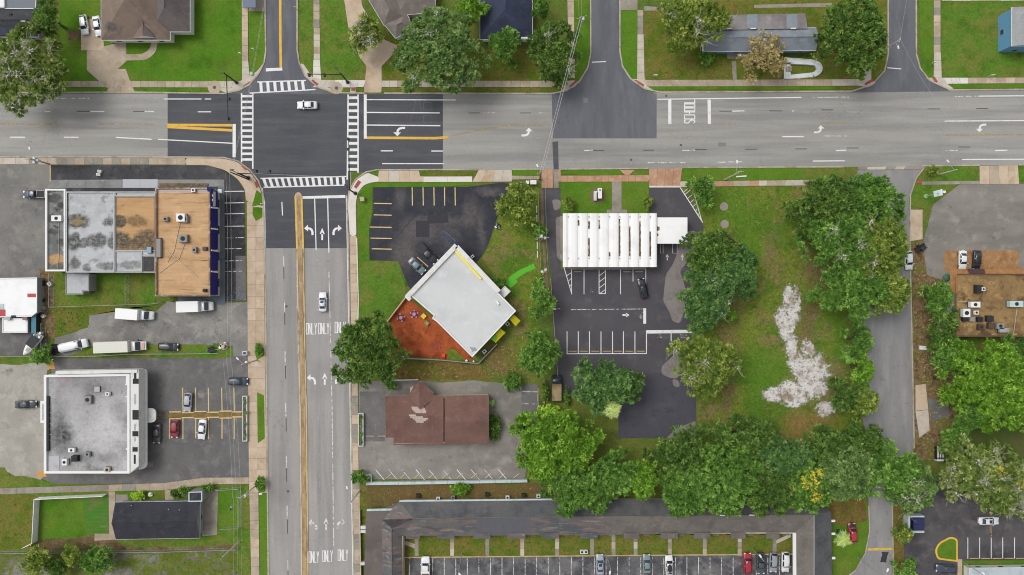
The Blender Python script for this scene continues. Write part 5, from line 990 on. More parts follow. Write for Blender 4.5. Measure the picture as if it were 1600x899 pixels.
# right-hand brown-roofed building
M_brnroof = surf('brown_gravel_roof', col(156, 128, 86), [(col(134, 108, 74), .16, .44, .6), (col(104, 82, 58), .25, .54, .64), (col(184, 152, 102), .4, .55, .68), (col(120, 92, 60), .9, .56, .7)], fine=.2, fs=5, bump=.3)
rb = thing('brown_roof_building', 'brown gravel-roofed building with orange tiled edge on the right', 'building', P(1550, 475))
M_mans = surf('orange_brown_tiles', col(176, 128, 84), [(col(156, 108, 68), .5, .45, .65), (col(190, 146, 100), 1, .55, .7)], fine=.15, fs=6, lines=(0, .9, .05, (.22, .12, .07, .4)))
flat(rb, [(1492, 428), (1800, 428), (1800, 526), (1492, 526)], 4.4, M_brnroof, M_wallc, surf('dark_parapet', col(112, 92, 76), fine=.1), .25, .25)
def sl(pts, zs, mat, name): return roofpoly(rb, name, pts, zs, mat)
sl([(1495, 428), (1484, 420.5), (1800, 420), (1800, 428)], [4.9, 3.6, 3.6, 4.9], M_mans, 'tiled_edge'); sl([(1495, 428), (1495.5, 458), (1484.5, 460), (1484, 420.5)], [4.9, 4.9, 3.6, 3.6], M_mans, 'tiled_edge'); sl([(1511, 420), (1538, 420), (1540, 427.5), (1514, 427.5)], [3.7, 3.7, 4.98, 4.98], plain('dark_purple_awning', col(84, 58, 62), .7), 'awning')
flat(rb, [(1479, 444), (1484.5, 458.5), (1492, 461), (1492, 527), (1480, 527)], 3.4, surf('grey_lower_roof', col(190, 194, 196), fine=.06), M_wallw, M_trimw, .2, .2)
MB().dome(P(1479, 434, 2.2), .9, .5).build('green_dome_awning', plain('green_canvas', col(70, 112, 82), .8), rb)

# houses along the top
sl_m = shingles('slate_grey_shingles', col(74, 76, 80), (col(64, 66, 70), .4, .45, .65), (col(90, 90, 92), .9, .55, .72))
h1, q = house('solar_roof_house', 'dark grey house with solar panels at the top left corner', [(-70, 14), (60, 14), (60, 58), (-70, 58)], 3.2, 5.2, sl_m, M_wallg, gable=True)
flat(h1, [(8, -60), (60, -60), (56, 14), (8, 14)], 3.4, surf('grey_blue_roof', col(128, 134, 142), fine=.08), M_wallg, M_trimw, .1, .1); flat(h1, [(-40, -60), (7, -60), (7, 12), (-40, 12)], 3.7, M_whiteroof, M_wallg, M_trimw, .1, .1)
M_sol = plain('solar_cell_blue', col(58, 62, 86), .15, .6)
def sz(y): return 5.2-(y-36)/22*2.0 if y > 36 else 5.2-(36-y)/22*2.0
for x0, x1, y0, y1 in ((-8, 6, 20, 29), (0, 12, 43, 55), (13, 26, 43, 55), (29, 40, 45, 54), (41, 52, 45, 54)):
    p = MB().add([tuple(P(x, y, sz(y)+.12)) for x, y in ((x0, y0), (x0, y1), (x1, y1), (x1, y0))]+[tuple(P(x, y, sz(y)+.02)) for x, y in ((x0, y0), (x0, y1), (x1, y1), (x1, y0))], [(0, 1, 2, 3), (0, 4, 5, 1), (1, 5, 6, 2), (2, 6, 7, 3), (3, 7, 4, 0)]).build('solar_panel', M_sol, h1)
bar(h1, 'white_flashing', (27, 43.7), (51, 43.7), 1.2, 4.5, 4.75, M_trimw); MB().box(tuple(P(17, 25, 4.4)), (.5, 1, .5)).build('roof_vent', M_dark, h1); MB().box(tuple(P(37, 33, 4.9)), (1.1, .5, .4)).build('roof_vent', M_frame, h1)
tp_m = shingles('taupe_shingles', col(134, 118, 106), (col(120, 105, 96), .25, .45, .65), (col(148, 130, 116), .6, .55, .72), (col(92, 88, 90), .15, .6, .7))
h2, q = house('taupe_roof_house', 'large house with taupe hipped roof beside two white cars', [(158, -60), (266, -60), (266, 63), (158, 63)], 3.2, 7.6, tp_m, M_wallw)
hip(h2, [(236, -50), (297, -50), (297, 50), (236, 50)], 3.25, 6.2, shingles('taupe_grey_shingles', col(112, 104, 102), (col(96, 90, 92), .25, .45, .65), (col(126, 114, 108), .6, .55, .72)), trim=M_trimw)
wall_ring(h2, ccw([P2(*q_, 3.2) for q_ in ((240, -46), (294, -46), (294, 47), (240, 47))]), 3.1, M_wallw)
roofpoly(h2, 'dormer_roof', [(222, 38), (207, 59.5), (223, 56), (223, 30)], [5.0, 3.6, 4.6, 5.4], tp_m); roofpoly(h2, 'dormer_roof', [(223, 30), (223, 56), (244, 59.5), (224, 38)], [5.4, 4.6, 3.6, 5.0], MATS['taupe_grey_shingles']); MB().add([tuple(P(*p_, z_)) for p_, z_ in (((207, 59.5), 3.6), ((223, 56), 4.6), ((244, 59.5), 3.6))], [(0, 2, 1)]).build('gable_end', M_trimw, h2)
gy_m = shingles('warm_grey_shingles', col(132, 124, 118), (col(116, 108, 104), .3, .45, .65), (col(146, 138, 130), .7, .55, .72))
h3 = thing('grey_roof_house', 'house with grey shingle roof half hidden behind the big oak', 'house', P(610, 10))
for px, zr_ in (([(570, -10), (601, -40), (640, 30), (600, 40)], 4.8), ([(600, 38), (632, 22), (650, 44), (618, 60)], 4.6), ([(600, -40), (680, -40), (680, 20), (622, 24)], 5.4)):
    qq = hip(h3, px, 3.1, zr_, gy_m, trim=M_trimw); wall_ring(h3, inset([tuple(v) for v in qq], .4), 3.0, M_wallw)
nv_m = shingles('navy_blue_shingles', col(62, 68, 88), (col(54, 59, 78), .3, .45, .65), (col(74, 80, 100), .8, .55, .72))
h4, q = house('navy_roof_house', 'house with dark navy hipped roof between the trees', [(750, -60), (832, -60), (832, 62), (750, 62)], 3.0, 6.0, nv_m, M_wallw)
MB().box(tuple(P(790, 20, 5.3)), (1.1, .6, .3)).build('roof_vent', M_frame, h4); MB().box(tuple(P(821, 59, 3.1)), (2, .6, .3)).build('porch_trim', M_trimw, h4)
bl_m = shingles('blue_grey_shingles', col(140, 148, 156), (col(126, 134, 142), .3, .45, .65), (col(152, 158, 164), .8, .55, .72), (col(132, 120, 122), .12, .58, .7))
h5, q = house('blue_siding_house', 'blue house with blue-grey gabled roof and white ramp', [(1098, 45), (1275, 43), (1275, 79), (1100, 81)], 3.0, 4.6, bl_m, M_wallb, gable=True)
M_rus = surf('rusty_brown_flat_roof', col(142, 138, 138), [(col(124, 116, 116), .2, .45, .62), (col(158, 150, 148), .5, .55, .7)], fine=.1)
roofpoly(h5, 'rear_roof', [(1128, 24), (1125, 47), (1262, 45), (1258, 21)], [2.9, 3.6, 3.6, 2.9], M_rus); 
for x0, x1 in ((1167, 1184), (1229, 1246)): roofpoly(h5, 'roof_panel', [(x0, 23), (x0, 45), (x1, 45), (x1, 22)], [2.97, 3.63, 3.63, 2.97], bl_m)
wall_ring(h5, ccw([P2(*q_, 2.8) for q_ in ((1130, 27), (1256, 24), (1258, 45), (1130, 46))]), 2.8, M_wallb)
for x in (1140, 1177, 1240): bar(h5, 'white_vent', (x-4, 44.6), (x+4, 44.4), 1.6, 3.7, 3.95, M_trimw)
bar(h5, 'gable_trim', (1098.3, 63), (1098.6, 79), 1.2, 2.9, 3.3, M_trimw)
gg_m = shingles('light_grey_shingles', col(158, 160, 162), (col(144, 146, 148), .3, .45, .65), (col(170, 172, 174), .8, .55, .72))
h6, q = house('light_blue_house', 'light blue house with grey roof at the top right edge', [(1581, 12), (1700, 12), (1700, 72), (1581, 72)], 4.8, 6.6, gg_m, M_wallb, gable=True, inset_m=.15, axis='short')
h7, q = house('pale_roof_house', 'building with pale blue roof cut by the bottom right edge', [(1515, 888), (1700, 886), (1700, 980), (1515, 980)], 3.0, 5.0, surf('pale_blue_metal', col(186, 196, 200), [(col(166, 178, 184), .5, .5, .7)], fine=.06, lines=(0, .6, .06, (.3, .34, .36, .4))), M_wallw)
ca = thing('blue_carport', 'dark blue carport roof beside the sidewalk at the top edge', 'carport', P(389, 0)); MB().prism([P2(*q_, 2.6) for q_ in ((379, -40), (399.5, -40), (399.5, 12), (379, 12))], 2.5, 2.62, True).build('roof', plain('blue_metal_roof', col(60, 82, 118), .4), ca)
for x, y in ((380.5, 10), (398, 10), (380.5, -36), (398, -36)): MB().tube(P(x, y, 0), P(x, y, 2.5), .06).build('post', M_steel, ca)
# white access ramp of the blue house
rm = thing('access_ramp', 'white hairpin wheelchair ramp in front of the blue house', 'ramp', P(1250, 105))
M_ramp = surf('white_ramp_deck', col(222, 226, 228), [(col(200, 206, 208), .6, .5, .7)], fine=.05)
for k, (pts_, z0_, z1_) in enumerate((([(1226, 90), (1240, 92), (1240, 98), (1226, 98)], 0, .8), ([(1236, 92), (1272, 95), (1272, 102), (1236, 100)], 0, .65), ([(1232, 117), (1270, 113), (1271, 119), (1236, 123)], 0, .3), ([(1226, 98.5), (1236, 100.5), (1237, 122.5), (1226, 122.5)], 0, .12))):
    MB().prism([P2(*p_, .5) for p_ in pts_], z0_, z1_).build('deck', M_ramp, rm)
o_ = arc(1270, 107, 15, -80, 80, 10, 12.5); i_ = arc(1268, 107, 8, -80, 80, 10, 6)
MB().prism([P2(*p_, .5) for p_ in o_+i_[::-1]], 0, .45).build('deck', M_ramp, rm)
for k in range(3): MB().prism([P2(*p_, .3) for p_ in ((1228+k*3, 104), (1230.4+k*3, 104), (1230.4+k*3, 112), (1228+k*3, 112))], .1, .2+.15*k).build('step', M_concg, rm)
for pts_ in (o_, [(1226, 90), (1226, 122.5), (1250, 122.5), (1270, 120)], [(1240, 91), (1272, 94)]):
    pp = [tuple(P(x, y, 1.3)) for x, y in pts_]; MB().pipe(pp, .05).build('handrail', M_trimw, rm)
    m = MB()
    for v in pp: m.tube((v[0], v[1], 0), v, .04, .04, 5)
    m.build('rail_posts' if False else 'baluster', M_trimw, rm)
ladder = thing('blue_ladder_rack', 'blue metal railing leaning at the top corner of the daycare', 'railing', P(700, 375))
m = MB(); pa, pb, pc, pd = P(694, 361, 2.2), P(712, 377, 2.2), P(690, 368, .2), P(706, 384, .2)
for a, b in ((pa, pb), (pc, pd), (pa, pc), (pb, pd)): m.tube(a, b, .06)
for t in (.25, .5, .75): m.tube(pa.lerp(pb, t), pc.lerp(pd, t), .05)
m.build('rails', plain('blue_steel', col(70, 110, 170), .5), ladder)
# ------------------------------------------------------------ vehicles
M_tyre = plain('tyre_rubber', (.02, .02, .02, 1), .85); M_rim = plain('alloy_rim', col(170, 172, 174), .35, .5, .6); M_lamp = plain('headlamp_glass', col(225, 228, 230), .15, .6); M_tail = plain('tail_lamp', col(150, 24, 24), .25, .5)
M_cglass = plain('tinted_car_glass', (.025, .032, .042, 1), .06, .6); M_chassis = plain('black_plastic', col(44, 44, 46), .7)
def cyl_y(r, w, n=14):
    vs = []
    for s in (-.5, .5): vs += [(r*math.cos(2*math.pi*i/n), s*w, r*math.sin(2*math.pi*i/n)) for i in range(n)]
    me = bpy.data.meshes.new('wheel'); me.from_pydata(vs, [], [(i, (i+1) % n, n+(i+1) % n, n+i) for i in range(n)]+[tuple(range(n-1, -1, -1)), tuple(range(n, 2*n))]); me.update(); return me
ME_TYRE, ME_RIM = cyl_y(.33, .22), cyl_y(.21, .24); ME_BT, ME_BR = cyl_y(.42, .3), cyl_y(.26, .32)
def wheels(t, xs, y, big=False):
    r = .42 if big else .33
    for x in xs:
        for s in (-1, 1):
            w = link('wheel', ME_BT if big else ME_TYRE, M_tyre, t, (x, s*y, r)); link('rim', ME_BR if big else ME_RIM, M_rim, w)
def loft(m, rings):
    n = len(rings[0]); vs = [v for r_ in rings for v in r_]; fs = []
    for k in range(len(rings)-1):
        for i in range(n-1): fs.append((k*n+i, k*n+i+1, (k+1)*n+i+1, (k+1)*n+i))
        fs.append((k*n+n-1, k*n, (k+1)*n, (k+1)*n+n-1))
    fs += [tuple(range(n-1, -1, -1)), tuple(range((len(rings)-1)*n, len(rings)*n))]
    return m.add(vs, fs)
# lower body: (fraction from the nose, top height, half-width fraction); cabin: nose-side base, roof start, roof end, tail-side base, roof height
KIND = {
 'sedan': ([(0, .52, .70), (.02, .64, .84), (.07, .74, .93), (.16, .84, .98), (.30, .95, 1), (.55, .97, 1), (.80, 1.0, 1), (.92, .97, .97), (.975, .90, .90), (1, .72, .80)], (.27, .41, .70, .86, 1.45), .86),
 'suv': ([(0, .60, .74), (.02, .78, .88), (.07, .90, .95), (.16, .99, .98), (.27, 1.07, 1), (.6, 1.1, 1), (.9, 1.08, .98), (.98, 1.0, .92), (1, .8, .86)], (.24, .35, .88, .97, 1.72), .87),
 'hatch': ([(0, .55, .72), (.02, .70, .86), (.08, .80, .94), (.18, .90, .98), (.28, .97, 1), (.6, 1.0, 1), (.9, .98, .97), (.98, .9, .9), (1, .7, .82)], (.25, .39, .84, .96, 1.5), .86),
 'pickup': ([(0, .65, .78), (.02, .85, .9), (.07, .98, .96), (.2, 1.06, 1), (.27, 1.1, 1), (.5, 1.1, 1), (.6, 1.08, 1), (.99, 1.06, .98), (1, .8, .95)], (.26, .34, .56, .61, 1.78), .86),
 'van': ([(0, .7, .78), (.015, .92, .9), (.06, 1.05, .96), (.14, 1.15, 1), (.2, 1.2, 1), (.6, 1.2, 1), (.97, 1.2, .98), (1, .9, .94)], (.17, .26, .96, .995, 2.05), .92)}
def car(kind, c, px, py, ang, label, L=4.6, W=1.8, cat='car', name='parked_car', roof=None, group='cars', z=.06, sunroof=False, tilt=None):
    prof, (xa, xb, xc, xd, zr), wf = KIND[kind]
    t = thing(name, label, cat, P(px, py, 0)*((H-.7)/H)+Vector((0, 0, z)), R(ang), group)
    pm = paint(c); m = MB(); rings = []; hw = W/2
    for f, zt, wfr in prof:
        x = L*(.5-f); w = hw*wfr; lo = .22 if 0 < f < 1 else .38
        half = [(w*.86, lo), (w*.99, lo+.16), (w, (lo+zt)/2+.06), (w*.96, zt-.05), (w*.84, zt), (w*.4, zt+.035)]
        rings.append([(x, y, zz) for y, zz in half]+[(x, -y, zz) for y, zz in half[::-1]])
    loft(m, rings)
    # cabin shell, rounded
    def belt(f):
        for (f0, z0, _), (f1, z1, _) in zip(prof[:-1], prof[1:]):
            if f0 <= f <= f1: return z0+(z1-z0)*(f-f0)/(f1-f0)
        return prof[-1][1]
    base = [(L*(.5-xa), hw*wf, belt(xa)-.03), (L*(.5-xd), hw*wf*.95, belt(xd)-.03)]
    top = [(L*(.5-xb), hw*.70, zr-.06), (L*(.5-xc), hw*.68, zr-.08)]
    crings = []
    for f in (0, 1):
        pass
    bm_ = bmesh.new()
    B = [bm_.verts.new(v) for v in ((base[0][0], base[0][1], base[0][2]), (base[1][0], base[1][1], base[1][2]), (base[1][0], -base[1][1], base[1][2]), (base[0][0], -base[0][1], base[0][2]))]
    T = [bm_.verts.new(v) for v in ((top[0][0], top[0][1], top[0][2]), (top[1][0], top[1][1], top[1][2]), (top[1][0], -top[1][1], top[1][2]), (top[0][0], -top[0][1], top[0][2]))]
    for i in range(4): bm_.faces.new((B[i], B[(i+1) % 4], T[(i+1) % 4], T[i]))
    bm_.faces.new(T); bm_.normal_update()
    bmesh.ops.bevel(bm_, geom=[e for e in bm_.edges if not e.is_boundary], offset=.09, segments=2, affect='EDGES')
    bm_.verts.ensure_lookup_table()
    idx = {v: i for i, v in enumerate(bm_.verts)}
    m.add([tuple(v.co) for v in bm_.verts], [tuple(idx[v] for v in f.verts) for f in bm_.faces]); bm_.free()
    m.build('body', pm, t, True, True)
    # crowned roof panel and the panes
    rm_ = MB(); n = 4; vs = []
    for i in range(n+1):
        for j in range(n+1):
            u, v = i/n*2-1, j/n*2-1; x = (top[0][0]+top[1][0])/2+u*((top[0][0]-top[1][0])/2-.05); y = v*(hw*.69-.06)
            vs.append((x, y, zr+.0-.05*u*u-.045*v*v-(.012 if u > 0 else .02)))
    rm_.add(vs, [(i*(n+1)+j, (i+1)*(n+1)+j, (i+1)*(n+1)+j+1, i*(n+1)+j+1) for i in range(n) for j in range(n)])
    rm_.build('roof', paint(roof) if roof else pm, t, True, True)
    def pane(nm, a, b, c2, d, k=.13, off=.022, parent=t):
        a, b, c2, d = [Vector(v) for v in (a, b, c2, d)]; ce = (a+b+c2+d)/4; nn = (b-a).cross(d-a).normalized()
        if nn.dot(ce-Vector((0, 0, .8))) < 0: nn = -nn
        q = [v+(ce-v)*k+nn*off for v in (a, b, c2, d)]
        MB().add([tuple(v) for v in q], [(0, 1, 2, 3)]).build(nm, M_cglass, parent, True)
    b0, b1, t0, t1 = base[0], base[1], top[0], top[1]; ny = lambda v: (v[0], -v[1], v[2])
    pane('windshield', b0, ny(b0), ny(t0), t0); pane('rear_window', b1, ny(b1), ny(t1), t1, .15)
    mid = lambda p, q, k: tuple(p[i]+(q[i]-p[i])*k for i in range(3))
    for s in (0, 1):
        g = (lambda v: v) if s else ny
        if kind == 'van': pane('side_window', g(b0), g(mid(b0, b1, .3)), g(mid(t0, t1, .22)), g(t0), .12); continue
        pane('side_window', g(b0), g(mid(b0, b1, .47)), g(mid(t0, t1, .45)), g(t0), .12); pane('side_window', g(mid(b0, b1, .5)), g(b1), g(t1), g(mid(t0, t1, .5)), .12)
    if sunroof:
        MB().box((L*(.5-(xb+.08)), 0, zr-.005), (.62, hw*.82, .03)).build('sunroof', M_cglass, t, True)
    for s in (-1, 1):
        MB().box((L*(.5-.035), s*hw*.66, prof[2][1]-.11), (.30, .38, .16), s*-.22).build('headlight', M_lamp, t, True)
        MB().box((L*(.5-.985), s*hw*.66, prof[-2][1]-.12), (.16, .36, .18), s*.15).build('tail_light', M_tail, t, True)
        MB().box((L*(.5-xa)-.28, s*(hw+.09), belt(xa)+.08), (.16, .22, .14)).build('mirror', pm, t, True)
    MB().box((L*.497, 0, .42), (.08, W*.56, .18)).build('grille', M_chassis, t, True)
    if kind == 'pickup': # open bed: dark liner let into the deck
        x0, x1 = L*(.5-.63), L*(.5-.985); MB().box(((x0+x1)/2, 0, 1.09), (x0-x1, W*.8, .05)).build('bed_floor', M_chassis, t, True)
        for s in (-1, 1): MB().box(((x0+x1)/2, s*W*.45, 1.14), (x0-x1+.1, .09, .12)).build('bed_rail', pm, t, True)
        MB().box((x1-.02, 0, 1.12), (.08, W*.9, .14)).build('tailgate', pm, t, True)
    wheels(t, (L*(.5-.185), L*(.5-.80)), hw-.12)
    return t
WHT, BLK, NAV, SIL, RED = (236, 238, 240), (44, 46, 52), (58, 66, 84), (168, 174, 180), (168, 36, 52)
DR = 'cars driving on the roads'; PK = 'parked cars'
car('sedan', (222, 232, 232), 480, 164.5, 180, 'white sedan driving through the middle of the intersection', 4.7, group=DR, name='moving_car', z=.02)
car('sedan', (226, 232, 240), 504.3, 472, 90, 'white sedan driving up the south street toward the crossing', 4.6, group=DR, name='moving_car', z=.02, sunroof=True)
car('hatch', WHT, 131.5, 39, 278, 'white hatchback on the driveway nearer the grass, left of its twin', 4.6, group=PK)
car('sedan', WHT, 152.5, 41, 280, 'white sedan on the driveway right beside the taupe-roofed house', 4.7, group=PK)
car('pickup', NAV, 55, 304, 180, 'navy pickup truck backed against the plaza west wall', 5.2, cat='pickup truck', name='pickup_truck', group=PK)
car('sedan', (118, 132, 140), 651.5, 415.5, 316, 'grey-blue sedan parked by the daycare corner next to black pickup', 4.6, group=PK)
car('sedan', (28, 30, 34), 1004.5, 451, 102, 'black sedan parked behind the bank, slanting in its stall', 4.7, group=PK)
car('van', WHT, 116, 540, 12, 'long white van parked on the grass beside the boat', 6.6, 2.15, 'van', 'passenger_van', group=PK)
car('suv', (46, 50, 60), 263.5, 542, 358, 'black SUV parked on the grass strip right of the box truck', 4.7, group=PK)
car('suv', (50, 66, 80), 372, 596, 0, 'dark teal SUV by the pavement in front of the grey-roofed building', 4.7, group=PK)
car('sedan', (56, 60, 66), 41, 632, 2, 'dark sedan parked alone on the pale concrete lot at left', 5.0, group=PK)
car('hatch', (176, 180, 190), 293.5, 628.5, 266, 'silver hatchback in the stalls above the brown island', 4.4, group=PK)
car('sedan', (82, 80, 80), 245, 677.5, 268, 'dark grey sedan next to the white round canopy', 4.6, group=PK)
car('hatch', (156, 34, 52), 273.3, 670, 267, 'red hatchback in the stalls below the brown island', 4.2, group=PK)
car('sedan', WHT, 316, 671, 264, 'white sedan in the stalls below the brown island', 4.7, group=PK)
car('hatch', (226, 232, 232), 1419.5, 407, 272, 'white car parked at the lane kerb next to the dark-loaded trailer', 4.4, 1.85, group=PK)
car('sedan', WHT, 1504, 406.5, 269, 'white sedan nose-in on the brown paving at right', 4.5, group=PK)
car('sedan', (32, 34, 40), 1526, 406.5, 267, 'black sedan on the brown paving beside the white one', 4.5, group=PK)
car('sedan', (160, 172, 182), 937.5, 882, 91, 'silver sedan alone in the motel yard left of the lamp', 4.8, group=PK, sunroof=True)
car('sedan', (124, 142, 146), 1010.5, 881, 91, 'grey-green sedan in the motel yard left of the white car', 4.4, group=PK)
car('hatch', (238, 238, 238), 1045.5, 883, 92, 'white hatchback with black roof in the motel yard', 4.6, group=PK, roof=(40, 42, 46))
car('suv', RED, 1167.5, 880, 90, 'red SUV parked in the motel yard', 4.9, 1.9, group=PK)
car('pickup', (70, 80, 84), 1188, 880, 272, 'dark grey pickup truck beside the red SUV in motel yard', 4.9, cat='pickup truck', name='pickup_truck', group=PK)
car('suv', (150, 156, 162), 1208, 878.5, 268, 'silver grey SUV between dark pickup and white SUV', 4.6, group=PK)
car('suv', (230, 232, 232), 1227, 878, 269, 'white SUV rightmost in the motel yard row', 4.7, group=PK)
car('sedan', (234, 236, 242), 1544.5, 814, 0, 'white sedan crossing the yellow band in the right motel lot', 4.8, group=PK, sunroof=True)
car('suv', (60, 70, 90), 1477.5, 888, 178, 'navy SUV parked below the green kerbed island', 4.7, group=PK)
rc = car('hatch', (184, 44, 60), 1332, 833, 95, 'red car with black bonnet on the grass beside the motel', 4.6, group=PK)
MB().box((1.35, 0, .92), (1.5, 1.5, .06)).build('bonnet', M_chassis, rc, True, label='black bonnet')
# black pickup with covered bed, and the work truck of the motel
car('pickup', (34, 36, 40), 667, 396, 316, 'black pickup truck with long bed cover by the daycare corner', 6.2, 1.95, 'pickup truck', 'pickup_truck', group=PK)
o = bpy.data.objects; bpk = [x for x in o if x.get('label', '').startswith('black pickup truck with long')][0]
MB().box((-1.95, 0, 1.17), (2.3, 1.7, .12)).build('bed_cover', plain('black_cover', col(40, 42, 44), .6), bpk, True)
for y in (-.25, .3): MB().box((-1.95, y, 1.24), (2.2, .05, .03)).build('cover_rib', M_chassis, bpk, True)
wk = car('pickup', WHT, 665, 888, 90, 'white pickup truck with rusty-brown flat bed in the motel yard', 5.6, 2.0, 'pickup truck', 'pickup_truck', group=PK)
MB().box((-1.6, 0, 1.2), (1.9, 1.6, .14)).build('bed_load', plain('rusty_brown', col(124, 92, 84), .8), wk, True); MB().box((-.55, 0, 1.75), (.5, 2.0, .12)).build('cab_guard', M_trimw, wk, True)

def box_truck(px, py, ang, label, L, W, c, boxc, boxL, hh=3.2, lines=False, orange=None):
    t = thing('box_truck', label, 'box truck', P(px, py)*((H-1.2)/H)+Vector((0, 0, .06)), R(ang), 'box trucks in the rear yard')
    xb1 = -L/2+boxL; pm = paint(c)
    MB().box((-L/2+boxL/2, 0, .85+(hh-.85)/2), (boxL, W, hh-.85)).build('cargo_box', surf('truck_box_panel' if not lines else 'ribbed_truck_box', col(*boxc), fine=.03, local=True, lines=((1, .45, .05, (.45, .45, .43, .5)) if lines else None)), t, True)
    MB().box((0, 0, .7), (L*.96, .9, .25)).build('chassis', M_chassis, t, True)
    m = MB(); cl = L/2-xb1-.1; x0 = xb1+.1; hw = W*.44
    prof = [(x0, 2.2, 1), (x0+cl*.30, 2.25, 1), (x0+cl*.36, 2.2, .98), (x0+cl*.62, 1.35, .98), (x0+cl*.8, 1.22, .95), (x0+cl*.95, 1.1, .88), (x0+cl, .9, .8)]
    loft(m, [[(x, y*wf*hw, z_) for y, z_ in ((.9, .45), (1, .6), (1, zt-.15), (.86, zt), (-.86, zt), (-1, zt-.15), (-1, .6), (-.9, .45))] for x, zt, wf in prof])
    m.build('cab', pm, t, True, True)
    a, b = prof[2], prof[3]
    MB().add([(a[0]+.03, hw*.82, a[1]-.02), (a[0]+.03, -hw*.82, a[1]-.02), (b[0]+.05, -hw*.86, b[1]+.06), (b[0]+.05, hw*.86, b[1]+.06)], [(0, 1, 2, 3)]).build('windshield', M_cglass, t, True)
    if orange:
        MB().box((x0+cl*.8, 0, 1.24), (cl*.22, hw*1.2, .05)).build('bonnet', paint(orange), t, True)
        MB().box((x0+cl*.98, 0, .95), (.14, hw*1.9, .3)).build('bumper', M_trimw, t, True)
    for s in (-1, 1):
        MB().box((x0+cl*.4, s*(hw+.02), 1.7), (cl*.22, .04, .5)).build('side_window', M_cglass, t, True); MB().box((x0+cl*.55, s*(hw+.25), 1.6), (.12, .3, .35)).build('mirror', M_chassis, t, True)
        MB().box((x0+cl*.97, s*hw*.62, .95), (.16, .3, .18)).build('headlight', M_lamp, t, True)
    wheels(t, (L/2-cl*.55, -L/2+boxL*.28), hw-.05, True)
    return t
box_truck(190.5, 541.5, 2, 'long cream box truck with orange and white cab on the grass', 11.0, 2.5, (226, 226, 222), (226, 226, 216), 7.9, 3.2, True, (224, 140, 112))
box_truck(213.5, 491.5, -4.5, 'white box truck parked beside the fenced grass', 7.8, 2.4, WHT, (250, 250, 250), 5.1)
box_truck(307, 479, 1.5, 'white box truck parked close behind the tan plaza roof', 7.6, 2.5, WHT, (250, 250, 250), 5.0)

# flatbed truck by the trees
ft = thing('flatbed_truck', 'truck with sandy-brown bed and dark cab parked beside hedge below the bank', 'truck', P(869, 606), R(90))
MB().box((-.9, 0, 1.15), (4.0, 2.3, .16)).build('bed', surf('sandy_bed', col(170, 150, 116), [(col(136, 116, 84), .8, .45, .65)], fine=.15, fs=6, local=True), ft, True)
for s in (-1, 1): MB().box((-.9, s*1.2, 1.3), (4.1, .1, .4)).build('side_board', M_chassis, ft, True)
MB().box((-2.95, 0, 1.3), (.1, 2.3, .4)).build('tail_board', M_chassis, ft, True)
m = MB(); loft(m, [[(x, y*wf, z_) for y, z_ in ((.95, .5), (1.05, .7), (1.05, zt-.2), (.85, zt), (-.85, zt), (-1.05, zt-.2), (-1.05, .7), (-.95, .5))] for x, zt, wf in ((1.2, 2.1, 1), (2.3, 2.1, 1), (2.8, 1.5, .96), (3.1, 1.2, .9))]); m.build('cab', paint((48, 52, 66)), ft, True, True)
MB().add([(2.33, .8, 2.06), (2.33, -.8, 2.06), (2.83, -.84, 1.5), (2.83, .84, 1.5)], [(0, 1, 2, 3)]).build('windshield', M_cglass, ft, True)
wheels(ft, (2.1, -1.6), .95, True)
# motorboat on its trailer
bo = thing('motorboat', 'white motorboat with black canopy on a trailer beside the bush', 'boat', P(57, 537), R(-127))
st = [(-2.9, 1.05, 1.5, .65), (-1.5, 1.12, 1.5, .6), (0, 1.1, 1.5, .58), (1.3, .95, 1.56, .6), (2.3, .6, 1.66, .75), (2.9, .22, 1.75, 1.0), (3.1, .04, 1.8, 1.3)]
m = MB(); loft(m, [[(x, w, zt), (x, w*.92, zt-.35), (x, w*.5, zb+.1), (x, 0, zb), (x, -w*.5, zb+.1), (x, -w*.92, zt-.35), (x, -w, zt)] for x, w, zt, zb in st]); m.build('hull', paint((244, 244, 244)), bo, True, True)
MB().box((-1.9, 0, 1.53), (1.6, 1.7, .06)).build('cockpit_floor', M_wallg, bo, True); MB().box((-.7, 0, 2.15), (2.6, 2.0, .08)).build('canopy', plain('black_canvas', col(52, 54, 60), .8), bo, True)
for x in (-1.9, .4):
    for s in (-1, 1): MB().tube((x, s*.92, 1.5), (x, s*.9, 2.12), .03).build('canopy_pole', M_steel, bo, True)
MB().box((1.6, 0, 1.62), (.9, .7, .08)).build('bow_seat', M_frame, bo, True); MB().box((-2.4, .5, 1.7), (.5, .5, .3)).build('seat', M_trimw, bo, True); MB().box((-3.2, 0, 1.2), (.45, .45, .9)).build('outboard_motor', M_trimw, bo, True)
MB().box((0, 0, .5), (5.4, .15, .15)).box((-1, .7, .55), (3, .12, .12)).box((-1, -.7, .55), (3, .12, .12)).build('trailer_frame', M_steel, bo, True); wheels(bo, (-1.2,), 1.05)
def trailer(px, py, ang, label, L, W, load=None, side=.45):
    t = thing('utility_trailer', label, 'trailer', P(px, py), R(ang)); MB().box((0, 0, .6), (L, W, .1)).build('deck', M_chassis, t, True)
    for s in (-1, 1): MB().box((0, s*(W/2-.03), .65+side/2), (L, .06, side)).build('side_panel', M_chassis, t, True)
    MB().tube((L/2, 0, .55), (L/2+1.0, 0, .5), .06).build('drawbar', M_steel, t, True); wheels(t, (-.1,), W/2+.1)
    if load:
        for c in load: MB().box((random.uniform(-.3, .3)*L, random.uniform(-.25, .25)*W, .65+c[3]/2), (c[1], c[2], c[3]), random.uniform(0, 3)).build('cargo', plain('load_%d' % hash_s(str(c)), col(*c[0]), .8), t, True)
    return t
